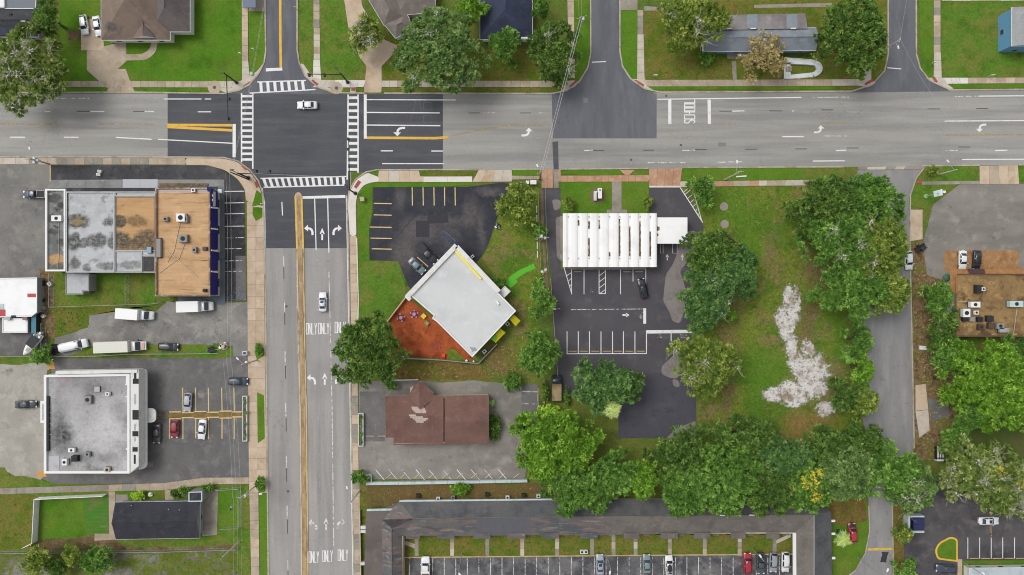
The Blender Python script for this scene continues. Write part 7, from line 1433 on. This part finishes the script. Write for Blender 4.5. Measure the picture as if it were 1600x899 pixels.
fence('chain_link_fence', 'chain-link fence round the small lawn right of the dark-roofed house', [(341, 764), (376, 762), (376, 823), (348, 824)], 1.5); fence('chain_link_fence', 'chain-link fence along the back of the lower left yard', [(0, 862), (60, 861), (240, 860), (372, 856)], 1.5); fence('chain_link_fence', 'chain-link fence along the bank lot left border', [(860, 436), (872, 600)], 1.5)
M_fpink = plain('pale_wood_fence', col(214, 178, 150), .8)
def low_wall(name, label, pts, w, h, mat, cat='wall'):
    t = thing(name, label, cat, P(*pts[0])); k = 0
    for a, b in zip(pts[:-1], pts[1:]):
        n = max(1, round((Vector(b)-Vector(a)).length/24)); A_, B_ = Vector(a), Vector(b)
        for i in range(n):
            p, q = A_.lerp(B_, i/n), A_.lerp(B_, (i+1)/n-.002); L, Rr = band([tuple(p), tuple(q)], w); MB().prism([L[0], L[1], Rr[1], Rr[0]], 0, h+random.uniform(-.01, .01)).build('wall_panel', mat, t)
    return t
low_wall('yard_fence', 'pale low fence on two sides of the orange mulch yard', [(635.5, 464), (606, 502.5)], 1.6, 1.3, M_fpink, 'fence'); low_wall('yard_fence', 'grey fence along the lower side of the daycare yard', [(622, 559), (690, 562), (748, 567.5), (777, 537)], 1.2, 1.3, M_wallg, 'fence')
low_wall('yard_wall', 'long pale blue wall below the slanted parking stalls', [(573, 754.5), (700, 752.5), (824, 750)], 4.2, 1.0, M_gutter); low_wall('yard_wall', 'short pale corner wall by the round bush', [(572, 741), (581, 741), (581, 753)], 1.6, .8, M_gutter)
low_wall('yard_wall', 'thin white wall at the top edge of the brown shop yard', [(616, 594), (654, 593)], 1.3, .8, M_wallw); low_wall('yard_wall', 'white wall along the left pavement beside the motel', [(563, 796), (565, 899), (568, 1000)], 1.4, .9, M_wallc)
for i, y in enumerate((822, 828, 878)): MB().prism([P2(*q) for q in ((565, y-2), (573, y-2), (573, y+2.5), (565, y+2.5))], 0, 1.1+.02*i).build('wall_pier', M_wallw, [o for o in bpy.data.objects if o.get('label', '').startswith('white wall along the left')][0])
def planter(pts, label):
    (x0, y0), (x1, y1) = pts; t = thing('planter_wall', label, 'planter', P((x0+x1)/2, (y0+y1)/2)); o_ = ccw([P2(*q) for q in ((x0, y0), (x1, y0), (x1, y1), (x0, y1))]); MB().ring(o_, inset(o_, .22), 0, .8).build('rim', M_gutter, t); MB().prism(inset(o_, .22), .1, .6).build('soil', M_litter, t)
    for k in range(4): c = P((x0+x1)/2, y0+(y1-y0)*(k+.5)/4, .6); leaf_cloud('plant', [(c.x-P((x0+x1)/2, (y0+y1)/2).x, c.y-P((x0+x1)/2, (y0+y1)/2).y, .75)], [.45], .14, 1.0, LM['mid'], t)
planter(((380.5, 618), (388, 689)), 'long white planter with green plants at the edge of stalls'); planter(((560.5, 645), (569, 697)), 'long white planter with plants before the brown shop')
low_wall('yard_wall', 'dark low wall along the drive left of the flatbed truck', [(850, 593), (850, 630)], 1.2, .7, M_wallc)

# ------------------------------------------------------------ wheel stops
M_stop = surf('concrete_wheel_stop', col(214, 190, 160), fine=.08); M_sy = surf('yellow_wheel_stop', col(212, 190, 130), fine=.1); M_sw = surf('pale_wheel_stop', col(196, 190, 178), fine=.08); M_sb = surf('blue_wheel_stop', col(56, 104, 148), fine=.06)
def stopmesh():
    b = bmesh.new(); bmesh.ops.create_cube(b, size=1)
    for v in b.verts: v.co = Vector((v.co.x*1.8, v.co.y*(.17 if v.co.z < 0 else .11), (v.co.z+.5)*.13))
    me = bpy.data.meshes.new('wheel_stop'); b.to_mesh(me); b.free(); return me
ME_STOP = stopmesh()
ORD = ['first', 'second', 'third', 'fourth', 'fifth', 'sixth', 'seventh', 'eighth', 'ninth', 'tenth']
def stops(xs, y, ang, mat, where, L=1.0):
    for i, x in enumerate(xs):
        o = bpy.data.objects.new('wheel_stop', ME_STOP); C.objects.link(o); o.location = P(x, y)+Vector((0, 0, .055)); o.rotation_euler = (0, 0, R(ang)); o.scale = (L, 1, 1)
        if len(ME_STOP.materials) == 0: ME_STOP.materials.append(M_stop)
        o.material_slots[0].link = 'OBJECT'; o.material_slots[0].material = mat; tag(o, '%s wheel stop from the left %s' % (ORD[i], where), 'wheel stop', 'wheel stops of the parking lots')
stops([608+22.1*i for i in range(10)], 743.5, 40, M_stop, 'in the slanted row above the pale blue wall'); stops((894.5, 912, 930, 948, 965.5, 983, 1001), 549, 0, M_sy, 'in the lower row of the bank lot', 1.05); stops((903, 979.5, 998.5), 425, 0, M_sw, 'among the pale ones behind the bank'); stops((924.5, 958.5), 425, 0, M_sb, 'of the two blue ones behind the bank', 1.2)
stops((1521.5, 1539.5, 1557.5, 1576, 1594), 872.5, 0, M_sy, 'in the yellow row of the right lot', 1.15); stops((578.5, 596.5), 681.5, 0, M_stop, 'of the two beside the planter of brown shop')
for k, y in enumerate((621, 640)): 
    o = bpy.data.objects.new('wheel_stop', ME_STOP); C.objects.link(o); o.location = P(840.5, y)+Vector((0, 0, .06)); o.rotation_euler = (0, 0, R(90)); o.material_slots[0].link = 'OBJECT'; o.material_slots[0].material = M_stop; tag(o, ('upper' if k == 0 else 'lower')+' wheel stop of the pair at right edge of the brown shop yard', 'wheel stop', 'wheel stops of the parking lots')

# ------------------------------------------------------------ rooftop units and small things
def unit(px, py, z, w, d, h, label, mat=None, fan=True, cat='air conditioner', name='rooftop_unit', rz=0, group='rooftop machines'):
    c = P(px, py, z); t = thing(name, label, cat, c, R(rz), group); m = mat or M_steel
    MB().box((0, 0, h/2+.08), (w, d, h)).build('housing', m, t, True)
    if fan: MB().disc((0, 0), min(w, d)*.3, h+.08, h+.14, 12).build('fan_grille', M_dark, t, True)
    MB().box((0, 0, .06), (w*1.1, d*1.1, .12)).build('curb', M_dark, t, True); return t
unit(286, 341, 5.2, 1.9, 1.8, 1.2, 'large white rooftop unit in the upper part of tan plaza roof', M_trimw); unit(292, 343, 5.2, 1.0, 1.6, .9, 'dark side unit touching the large white rooftop unit', M_wallg); unit(261, 343, 5.2, 1.0, 1.0, .8, 'small dark rooftop machine left of the large white unit', M_wallg); unit(289, 373.5, 5.2, 1.8, 1.7, 1.0, 'grey and brown rooftop unit in the middle of tan roof', M_wallg); unit(306, 391, 5.2, .9, 1.2, .9, 'pale grey rooftop unit right of middle on tan roof', M_wallg)
unit(250.5, 388, 5.2, .9, 4.2, .8, 'long grey duct by the left edge of tan plaza roof', M_wallg, False, 'duct', 'roof_duct'); unit(303.5, 298, 5.3, .8, .8, .6, 'round white vent at the top of tan plaza roof', M_trimw, True, 'vent', 'roof_vent'); unit(321, 389, 5.2, .9, .8, .5, 'small brown vent near the blue fascia', plain('brown_vent', col(90, 70, 64), .7), False, 'vent', 'roof_vent'); unit(321, 454, 5.2, .8, .7, .5, 'small vent in the lower right corner of tan roof', M_dark, False, 'vent', 'roof_vent'); unit(92, 342, 4.6, 2.2, 1.3, .9, 'white rooftop unit on the narrow grey wing of plaza', M_trimw); unit(235, 391, 4.9, 1.0, 1.4, .6, 'bluish tarp-covered unit at the black roof corner', plain('pale_blue_tarp', col(140, 170, 190), .7), False)
unit(140, 624, 5.0, 1.5, 1.8, .8, 'dark jumbled unit in the upper middle of grey roof', M_wallg); unit(153, 608, 5.0, 1.2, 1.2, .3, 'square grey hatch at upper right of grey roof', M_steel, False, 'roof hatch', 'roof_hatch'); unit(171, 615, 5.0, .9, .7, .8, 'small white unit at the upper right of grey roof', M_trimw); unit(115, 702.5, 5.0, 1.4, .9, .8, 'white and dark unit at lower left of grey roof', M_trimw); unit(120, 715.5, 5.0, 1.3, 1.3, 1.0, 'dark square unit at the lower left of grey roof', M_chassis); unit(104.5, 721, 5.0, 1.1, 1.4, .9, 'white boxy unit left of the dark square one', M_trimw); unit(139.5, 709, 5.0, 1.1, .9, .8, 'pale unit right of the dark square one', M_wallg)
unit(170, 733, 5.0, 1.1, 1.1, .7, 'round pale vent on the lower edge of grey roof', M_wallc, True, 'vent', 'roof_vent')
unit(1526, 452, 4.4, 1.4, 1.8, 1.1, 'dark rooftop unit below the purple awning', M_chassis); unit(1531, 452, 4.4, .8, .8, 1.2, 'white round vent right of the dark rooftop unit', M_trimw, True, 'vent', 'roof_vent'); unit(1519.5, 476, 4.4, 2.2, 1.3, 1.0, 'white rooftop unit with round fan on the gravel roof', M_trimw); unit(1505.5, 489, 4.4, 1.6, 1.9, 1.1, 'white rooftop unit at the left of gravel roof', M_trimw); unit(1582.5, 475, 4.4, 3.0, 1.4, 1.2, 'pale blue long rooftop unit at right of gravel roof', plain('pale_bluegreen', col(190, 210, 206), .5)); unit(1522.5, 488.5, 4.4, .9, .9, .7, 'white round vent in middle of the rooftop machines', M_trimw, True, 'vent', 'roof_vent')
for i, (x, y, w, d) in enumerate(((1506, 499, 1.2, .9), (1516, 499, 1.0, 1.0), (1529, 499, 1.2, 1.1), (1544, 498, 1.5, 1.3), (1530, 511, 1.2, 1.2), (1546, 509, 1.3, 1.2), (1560, 509.5, 1.6, 1.3), (1566, 516, 2.2, 1.0))):
    unit(x, y, 4.4, w, d, .7, '%s dark machine from the left among the clutter on gravel roof' % ORD[i], (M_chassis, M_wallg, M_chassis, M_chassis, MATS['brown_vent'], MATS['brown_vent'], M_wallg, M_steel)[i], i % 2 == 0)
def pipe_run(label, pts, z, mat, r=.06): tag(MB().pipe([P(x, y, z) for x, y in pts], r, 6).build('roof_pipe', mat), label, 'pipe')
pipe_run('pale pipe running down the tan plaza roof from the big unit', [(281, 349), (272, 392), (262, 410)], 5.3, M_wallc); pipe_run('pale pipe from the middle unit across tan plaza roof', [(289, 380), (280, 404), (250, 426)], 5.3, M_wallc); pipe_run('pale pipe crossing the lower tan plaza roof', [(262, 393), (280, 408), (309, 433)], 5.3, M_wallc)
pipe_run('white pipe down the grey wing roof', [(92, 348), (92, 400), (90, 420)], 4.7, M_wallc, .05); pipe_run('pale pipe from the long unit to gravel roof edge', [(1589, 482), (1583, 527)], 4.5, M_wallc, .06); pipe_run('thin pipe to the fan unit on the gravel roof', [(1493, 471), (1512, 472)], 4.5, M_wallc, .06)
# cabinets by the main road
for x, y, w, d, h, c, lb in ((833, 286.5, 1.3, .9, 1.6, (238, 240, 240), 'largest white utility cabinet, nearest the pole'), (824, 286.5, .7, .7, 1.3, (206, 222, 206), 'middle small pale utility cabinet'), (813.5, 288, .8, .7, 1.1, (190, 216, 190), 'leftmost pale green utility cabinet')):
    b = P(x, y); t = thing('utility_cabinet', lb+' beside the olive-green tree', 'utility cabinet', b, group='utility cabinets'); MB().box((0, 0, h/2), (w, d, h)).build('housing', plain('cab_%d' % int(x), col(*c), .5), t, True); MB().box((0, 0, h+.04), (w*1.1, d*1.1, .08)).build('lid', M_trimw, t, True); MB().box((0, -d/2-.02, h*.5), (w*.85, .04, h*.8)).build('door', M_frame, t, True)
# signs
def sign(px, py, label, w, d, h, z0, mat, marks=0, rz=0, two=False):
    t = thing('sign', label, 'sign', P(px, py), R(rz)); MB().box((0, 0, z0+h/2), (w, d, h)).build('panel', mat, t, True)
    if z0 > .3:
        for s in ((-.3, .3) if two else (0,)): MB().tube((w*s, 0, 0), (w*s, 0, z0), .09, .09, 8).build('post', M_steel, t, True)
    return t
s1 = thing('monument_sign', 'white two-part monument sign on the bank lawn', 'sign', P(936, 305)); MB().box((0, .2, .9), (.9, 2.4, 1.8)).build('panel', M_trimw, s1, True); MB().box((-.95, -.3, .5), (.7, 2.2, 1.0)).build('base', M_wallw, s1, True); MB().box((-.55, -.4, .8), (.25, 1.6, 1.2)).build('dark_face', M_dark, s1, True); MB().disc((-.3, -.1), 1.9, .08, .11, 16).build('planting_ring', surf('mulch_ring', col(122, 108, 84), fine=.25), s1, True); MB().box((0, .9, 1.84), (.3, .3, .06)).build('lamp', M_chassis, s1, True)
def slant_sign(px, py, label):
    b = P(px, py); t = thing('pole_sign', label, 'sign', b); MB().tube((b.x, b.y, 0), (b.x, b.y, 5.0), .12, .1, 8).build('post', M_steel, t); MB().disc((b.x, b.y), .5, .1, .3, 10).build('base', plain('pale_green_base', col(150, 190, 130), .7), t)
    a, b2, c, d = [P(*q) for q in ((1460.5, 299, 4.0), (1472.5, 296, 5.6), (1473, 305.5, 5.6), (1461.5, 308, 4.0))]; lo = [v-Vector((.25, 0, .12)) for v in (a, b2, c, d)]
    MB().add([tuple(v) for v in (a, b2, c, d)]+[tuple(v) for v in lo], [(0, 3, 2, 1), (4, 5, 6, 7), (0, 1, 5, 4), (1, 2, 6, 5), (2, 3, 7, 6), (3, 0, 4, 7)]).build('panel', plain('pale_blue_panel', col(214, 230, 232), .5), t)
    for k in range(3): p = a.lerp(d, .3+.2*k).lerp(b2.lerp(c, .3+.2*k), .5); MB().box((p.x+.02, p.y, p.z+.08), (.5, .12, .05)).build('lettering', plain('grey_lettering', col(150, 168, 180), .6), t)
    MB().box(tuple(P(1475, 300, 5.8)), (.7, .5, .2)).build('sign_lamp', M_trimw, t)
slant_sign(1446, 307, 'pale blue sign panel on a post on right-hand corner grass')
s2 = thing('monument_sign', 'small pinkish sign stone on the daycare corner grass', 'sign', P(567.5, 312)); MB().box((0, 0, .6), (.9, 1.0, 1.2)).build('stone', M_conc2, s2, True); MB().box((-.5, .3, .3), (.4, .5, .6)).build('base', M_wallw, s2, True)
for px, py, lb in ((1158, 276, 'white board lying on the verge beside the concrete pole'),): 
    t = thing('board', lb, 'board', P(px, py), R(4)); MB().box((0, 0, .16), (2.4, .3, .12)).build('plank', M_trimw, t, True)
for px, py, lb in ((1022, 121, 'small white frame sign on the grass beside middle side street'), (1454, 101, 'white street sign on the verge of right side street'), (1543, 121, 'yellowish sign on the right upper lawn')): sign(px, py, lb, .9, .08, .7, 1.4, M_trimw)
for px, py, lb in ((157.5, 268.5, 'upper white crate on the dark lot before the plaza'), (155.5, 273.5, 'lower white crate on the dark lot before the plaza')): t = thing('crate', lb, 'crate', P(px, py), R(-8)); MB().box((0, 0, .35), (.85, .6, .6)).build('box', M_trimw, t, True); MB().box((0, 0, .66), (.6, .4, .05)).build('lid', M_frame, t, True)
# daycare yard toys
M_purp = plain('mauve_plastic', col(200, 140, 170), .5); M_pd = plain('dark_purple_frame', col(92, 50, 84), .6)
def toy_table(px, py, n, lb, r=.42):
    t = thing('round_picnic_table', lb, 'picnic table', P(px, py), 0, 'round tables of the daycare yard'); MB().disc((0, 0), r, .62, .7, 12).build('tabletop', M_purp, t, True); MB().tube((0, 0, .06), (0, 0, .62), .08, .08, 8).build('leg', M_pd, t, True); MB().ring([(math.cos(2*math.pi*i/16)*.85, math.sin(2*math.pi*i/16)*.85) for i in range(16)], [(math.cos(2*math.pi*i/16)*.62, math.sin(2*math.pi*i/16)*.62) for i in range(16)], .3, .36).build('frame', M_pd, t, True)
    for i in range(n): a = 2*math.pi*i/n+.3; MB().disc((math.cos(a)*.85, math.sin(a)*.85), .2, .38, .44, 10).build('seat', M_purp, t, True)
toy_table(647.5, 491, 5, 'upper purple round table with five seats in mulch yard'); toy_table(627, 496.5, 4, 'lower left purple round table in mulch yard')
for px, py, c, rz, lb in ((662.5, 494, (232, 230, 50), 45, 'bright yellow play box beside the daycare wall'), (667.5, 505, (140, 140, 60), 50, 'olive green play box below the yellow one')): t = thing('play_box', lb, 'play box', P(px, py), R(rz)); m_ = plain('toy_%d' % c[2], col(*c), .5); MB().ring([(-.5, -.5), (.5, -.5), (.5, .5), (-.5, .5)], [(-.4, -.4), (.4, -.4), (.4, .4), (-.4, .4)], 0.05, .8).build('sides', m_, t, True); MB().box((0, 0, .72), (.8, .8, .06)).build('lid', m_, t, True); MB().box((0, 0, .8), (.14, .7, .05)).build('bar', M_wallc, t, True)
t = thing('ring_roundabout', 'red round play ring lying in the lower mulch yard', 'play ring', P(680, 542)); 
for rr in (.35, .8, 1.25): MB().ring([(math.cos(2*math.pi*i/24)*rr, math.sin(2*math.pi*i/24)*rr) for i in range(24)], [(math.cos(2*math.pi*i/24)*(rr-.12), math.sin(2*math.pi*i/24)*(rr-.12)) for i in range(24)], .06, .22).build('ring', plain('dull_red_ring', col(170, 80, 76), .6), t, True)
t = thing('toy_slide', 'bright red-orange toy slide at the lower edge of mulch yard', 'slide', P(693.5, 556.5)); MB().box((0, .2, .45), (.7, .6, .9)).build('tower', plain('toy_red', col(232, 70, 40), .5), t, True); MB().add([(-.3, -.1, .85), (.3, -.1, .85), (.3, -1.0, .1), (-.3, -1.0, .1)], [(0, 1, 2, 3)]).build('chute', MATS['toy_red'], t, True)
t = thing('bench', 'small dark bench with white bags at lower left mulch yard', 'bench', P(629, 557), R(-8)); MB().box((0, 0, .4), (1.6, .4, .08)).build('seat', M_pd, t, True); MB().box((-.6, 0, .2), (.1, .4, .4)).build('leg', M_pd, t, True); MB().box((.6, 0, .2), (.1, .4, .4)).build('leg', M_pd, t, True); MB().box((.1, 0, .5), (.5, .3, .14)).build('bag', M_trimw, t, True)
for px, py, lb, w in ((793, 506, 'white condenser unit between the yellow awnings', .9), (757, 549, 'pale condenser unit at the lower daycare wall', .9), (729, 563.5, 'white bucket at the lower tip of daycare building', .5), (740, 564.5, 'white pot near the lower tip of daycare building', .4), (738.5, 401, 'white box on the lot beside daycare upper wall', .7)): unit(px, py, .05, w, w*.9, w*.9, lb, M_trimw, w > .6, 'box' if w < .8 else 'air conditioner', 'ground_unit', 40, None)
for px, py, lb, w, m_ in ((777.5, 353.5, 'dark covered heap at the edge of daycare lot', 1.5, M_chassis), (350.5, 541, 'heap of pale and dark junk on the end of grass strip', 2.0, M_wallc), (286, 774, 'small pale planter box beside dark house', .8, M_wallc), (235, 773, 'small white bench on the lawn above dark house', 1.2, M_trimw), (362, 793, 'round bare tree ring with bin on small fenced lawn', .9, M_wallg)):
    t = thing('heap' if 'heap' in lb else 'garden_item', lb, 'heap' if 'heap' in lb else 'garden item', P(px, py), R(20)); MB().dome((0, 0, 0), w*.5, w*.45, 8, 3).build('base', m_, t, True)
    for k in range(6 if 'heap' in lb else 2): MB().box((random.uniform(-.4, .4)*w, random.uniform(-.4, .4)*w, w*.35), (random.uniform(.2, .5)*w, random.uniform(.1, .4)*w, .2), random.uniform(0, 3)).build('piece', random.choice((M_chassis, M_trimw, M_wallg)), t, True)
# bins, motel odds and ends
bin_e = thing('bin_enclosure', 'pale walled bin enclosure open on its right side', 'enclosure', P(1422, 816)); e_ = [(1412, 802), (1437, 802), (1437, 804.5), (1415, 804.5), (1415, 826), (1437, 826), (1437, 828.5), (1412, 828.5)]; MB().prism([P2(*q) for q in e_], 0, 1.9).build('wall', M_gutter, bin_e)
dm = thing('dumpster', 'navy blue dumpster standing in the walled enclosure', 'dumpster', P(1430, 816)); MB().box((0, 0, .75), (2.4, 2.6, 1.4), 0, 1.08).build('body', paint((38, 38, 88)), dm, True); 
for s in (-1, 1): MB().box((0, s*.66, 1.5), (2.5, 1.25, .08)).build('lid', plain('navy_lid', col(44, 46, 92), .5), dm, True)
t = thing('storage_rack', 'white barred rack lying among leaves beside the lane', 'rack', P(1464, 707)); 
for k in range(3): MB().box((-.6+k*.6, 0, .5), (.1, 3.0, 1.0)).build('frame', M_chassis, t, True); MB().box((-.3+k*.55, .3, .9), (.4, 2.6, .08)).build('panel', M_trimw, t, True)
MB().box((.2, -1.6, .5), (1.6, .5, 1.0)).build('end_box', M_trimw, t, True)
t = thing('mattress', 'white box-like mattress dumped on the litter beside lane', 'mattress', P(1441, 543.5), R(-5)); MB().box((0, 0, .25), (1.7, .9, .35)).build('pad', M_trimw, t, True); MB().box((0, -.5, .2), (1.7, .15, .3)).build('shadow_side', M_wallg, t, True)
t = thing('tyre', 'old tyre lying among the litter beside the lane', 'tyre', P(1459, 591)); MB().ring([(math.cos(2*math.pi*i/16)*.4, math.sin(2*math.pi*i/16)*.4) for i in range(16)], [(math.cos(2*math.pi*i/16)*.2, math.sin(2*math.pi*i/16)*.2) for i in range(16)], .05, .28).build('ring', M_tyre, t, True)
t = thing('wheelie_bin', 'green bin on the grass left of the red car', 'bin', P(1311, 830), R(-15)); MB().box((0, 0, .5), (1.3, .8, .9), 0, 1.1).build('body', plain('dark_green_bin', col(44, 96, 84), .5), t, True); MB().box((0, 0, 1.0), (1.4, .9, .08)).build('lid', MATS['dark_green_bin'], t, True)
t = thing('air_conditioner', 'pair of white condensers on the motel lawn edge', 'air conditioner', P(912, 861)); 
for s in (-.45, .45): MB().box((s, 0, .4), (.8, .8, .8)).build('housing', M_trimw, t, True); MB().disc((s, 0), .28, .8, .84, 12).build('fan_grille', M_dark, t, True)
for i, (x, y, m_) in enumerate(((616.5, 789, M_wallg), (653.5, 774, M_chassis), (685, 778.5, M_trimw), (708, 776, M_wallg), (761, 772, M_chassis), (793, 776, M_trimw), (818, 773, M_chassis), (841, 774, M_trimw), (850, 772, M_chassis))): unit(x, y, .06, .9, .8, .8, '%s condenser from the left along the motel back wall' % ORD[i], m_, True, 'air conditioner', 'ground_unit', 0, 'condensers behind the motel')
for x, y, lb in ((1366, 402, 'x'),): pass
for px, py, lb, c in ((378, 86, 'white sign post by the upper left pavement', 0), (398, 79, 'white meter post on the verge of the north street', 0), (463.5, 15, 'yellow marker post at the kerb of north street', 1)):
    t = thing('marker_post', lb, 'post', P(px, py)); MB().tube((0, 0, 0), (0, 0, 1.3), .07, .07, 8).build('post', M_yel if c else M_trimw, t, True); MB().box((0, 0, 1.35), (.5, .12, .4)).build('plate', M_yel if c else M_trimw, t, True)
t = thing('utility_box', 'pale green utility box near the upper left corner pavement', 'utility box', P(394, 116)); MB().disc((0, 0), .45, .05, .5, 10).build('housing', plain('pale_green_box', col(170, 200, 170), .6), t, True); MB().dome((0, 0, .5), .45, .15, 10, 3).build('lid', MATS['pale_green_box'], t, True)
t = thing('hydrant', 'white fire hydrant on the verge by the plaza corner', 'hydrant', P(409.5, 319)); MB().tube((0, 0, .1), (0, 0, .7), .13, .13, 8).build('barrel', M_trimw, t, True); MB().dome((0, 0, .7), .15, .12, 8, 3).build('cap', M_trimw, t, True); MB().tube((-.25, 0, .45), (.25, 0, .45), .07, .07, 6).build('nozzle', M_trimw, t, True)
t = thing('trash_can', 'white bin on the pavement beside lamp pole', 'bin', P(387, 566)); MB().tube((0, 0, 0), (0, 0, .9), .32, .36, 10).build('body', M_trimw, t, True); MB().dome((0, 0, .9), .36, .2, 10, 3).build('lid', M_trimw, t, True)
t = thing('pavement_box', 'dark-topped white box mounted by the grass pit pavement', 'utility box', P(385, 551.5)); MB().box((0, 0, .6), (.9, .9, 1.2)).build('housing', M_trimw, t, True); MB().box((0, 0, 1.23), (.6, .6, .06)).build('lid', M_navy, t, True)
t = thing('teal_tarp_stack', 'teal tarp over stacked goods beside the white-roofed building', 'tarp', P(61, 503)); MB().box((0, 0, .9), (.9, 5.0, 1.8)).build('stack', M_chassis, t, True); MB().box((0, 0, 1.83), (1.1, 5.2, .08)).build('cover', plain('teal_tarp', col(60, 124, 146), .6), t, True)
for i, (x, y, w, d, m_) in enumerate(((66, 443, 1.6, 1.2, M_chassis), (64, 455, 1.0, 1.6, M_chassis), (66, 471, 1.6, .8, M_chassis), (70, 482, 1.0, .8, M_wallg), (80, 444, .8, .9, M_trimw), (70, 494, .7, .7, M_trimw))):
    t = thing('junk_pile', '%s junk pile from top beside the white-roofed building' % ORD[i], 'junk', P(x, y), R(10*i)); MB().box((0, 0, .4), (w, d, .8)).build('crate', m_, t, True); MB().box((.1, .1, .86), (w*.5, d*.5, .12)).build('lid', M_frame, t, True)
# ------------------------------------------------------------ weeds and tufts on the rough ground
def tufts(name, poly, n, size, sty, zz=.05):
    pts = [P2(*q) for q in poly]; xs = [p[0] for p in pts]; ys = [p[1] for p in pts]; out = []
    def inside(x, y):
        c = False; j = len(pts)-1
        for i in range(len(pts)):
            if (pts[i][1] > y) != (pts[j][1] > y) and x < (pts[j][0]-pts[i][0])*(y-pts[i][1])/(pts[j][1]-pts[i][1])+pts[i][0]: c = not c
            j = i
        return c
    while len(out) < n:
        x, y = random.uniform(min(xs), max(xs)), random.uniform(min(ys), max(ys))
        if inside(x, y): out.append((x, y, zz))
    o = leaf_cloud(name, out, [random.uniform(.5, 1.3)*size for _ in out], .09, .05, LM[sty], None, .35); tag(o, None, None, None, 'stuff')
tufts('weeds', [(1100, 300), (1310, 295), (1280, 400), (1310, 500), (1340, 640), (1190, 670), (1100, 660), (1160, 540)], 420, .28, 'olive'); tufts('weeds', [(800, 500), (836, 520), (826, 590), (700, 592), (630, 590), (630, 570), (745, 570)], 200, .22, 'tan'); tufts('weeds', [(1428, 400), (1448, 430), (1490, 560), (1490, 700), (1440, 720), (1430, 560)], 260, .3, 'tan'); tufts('weeds', [(0, 866), (370, 862), (372, 930), (0, 930)], 160, .35, 'mid'); tufts('weeds', [(90, 486), (136, 486), (130, 510), (90, 524)], 50, .25, 'mid'); tufts('weeds', [(575, 762), (850, 760), (860, 776), (580, 786)], 120, .2, 'olive')
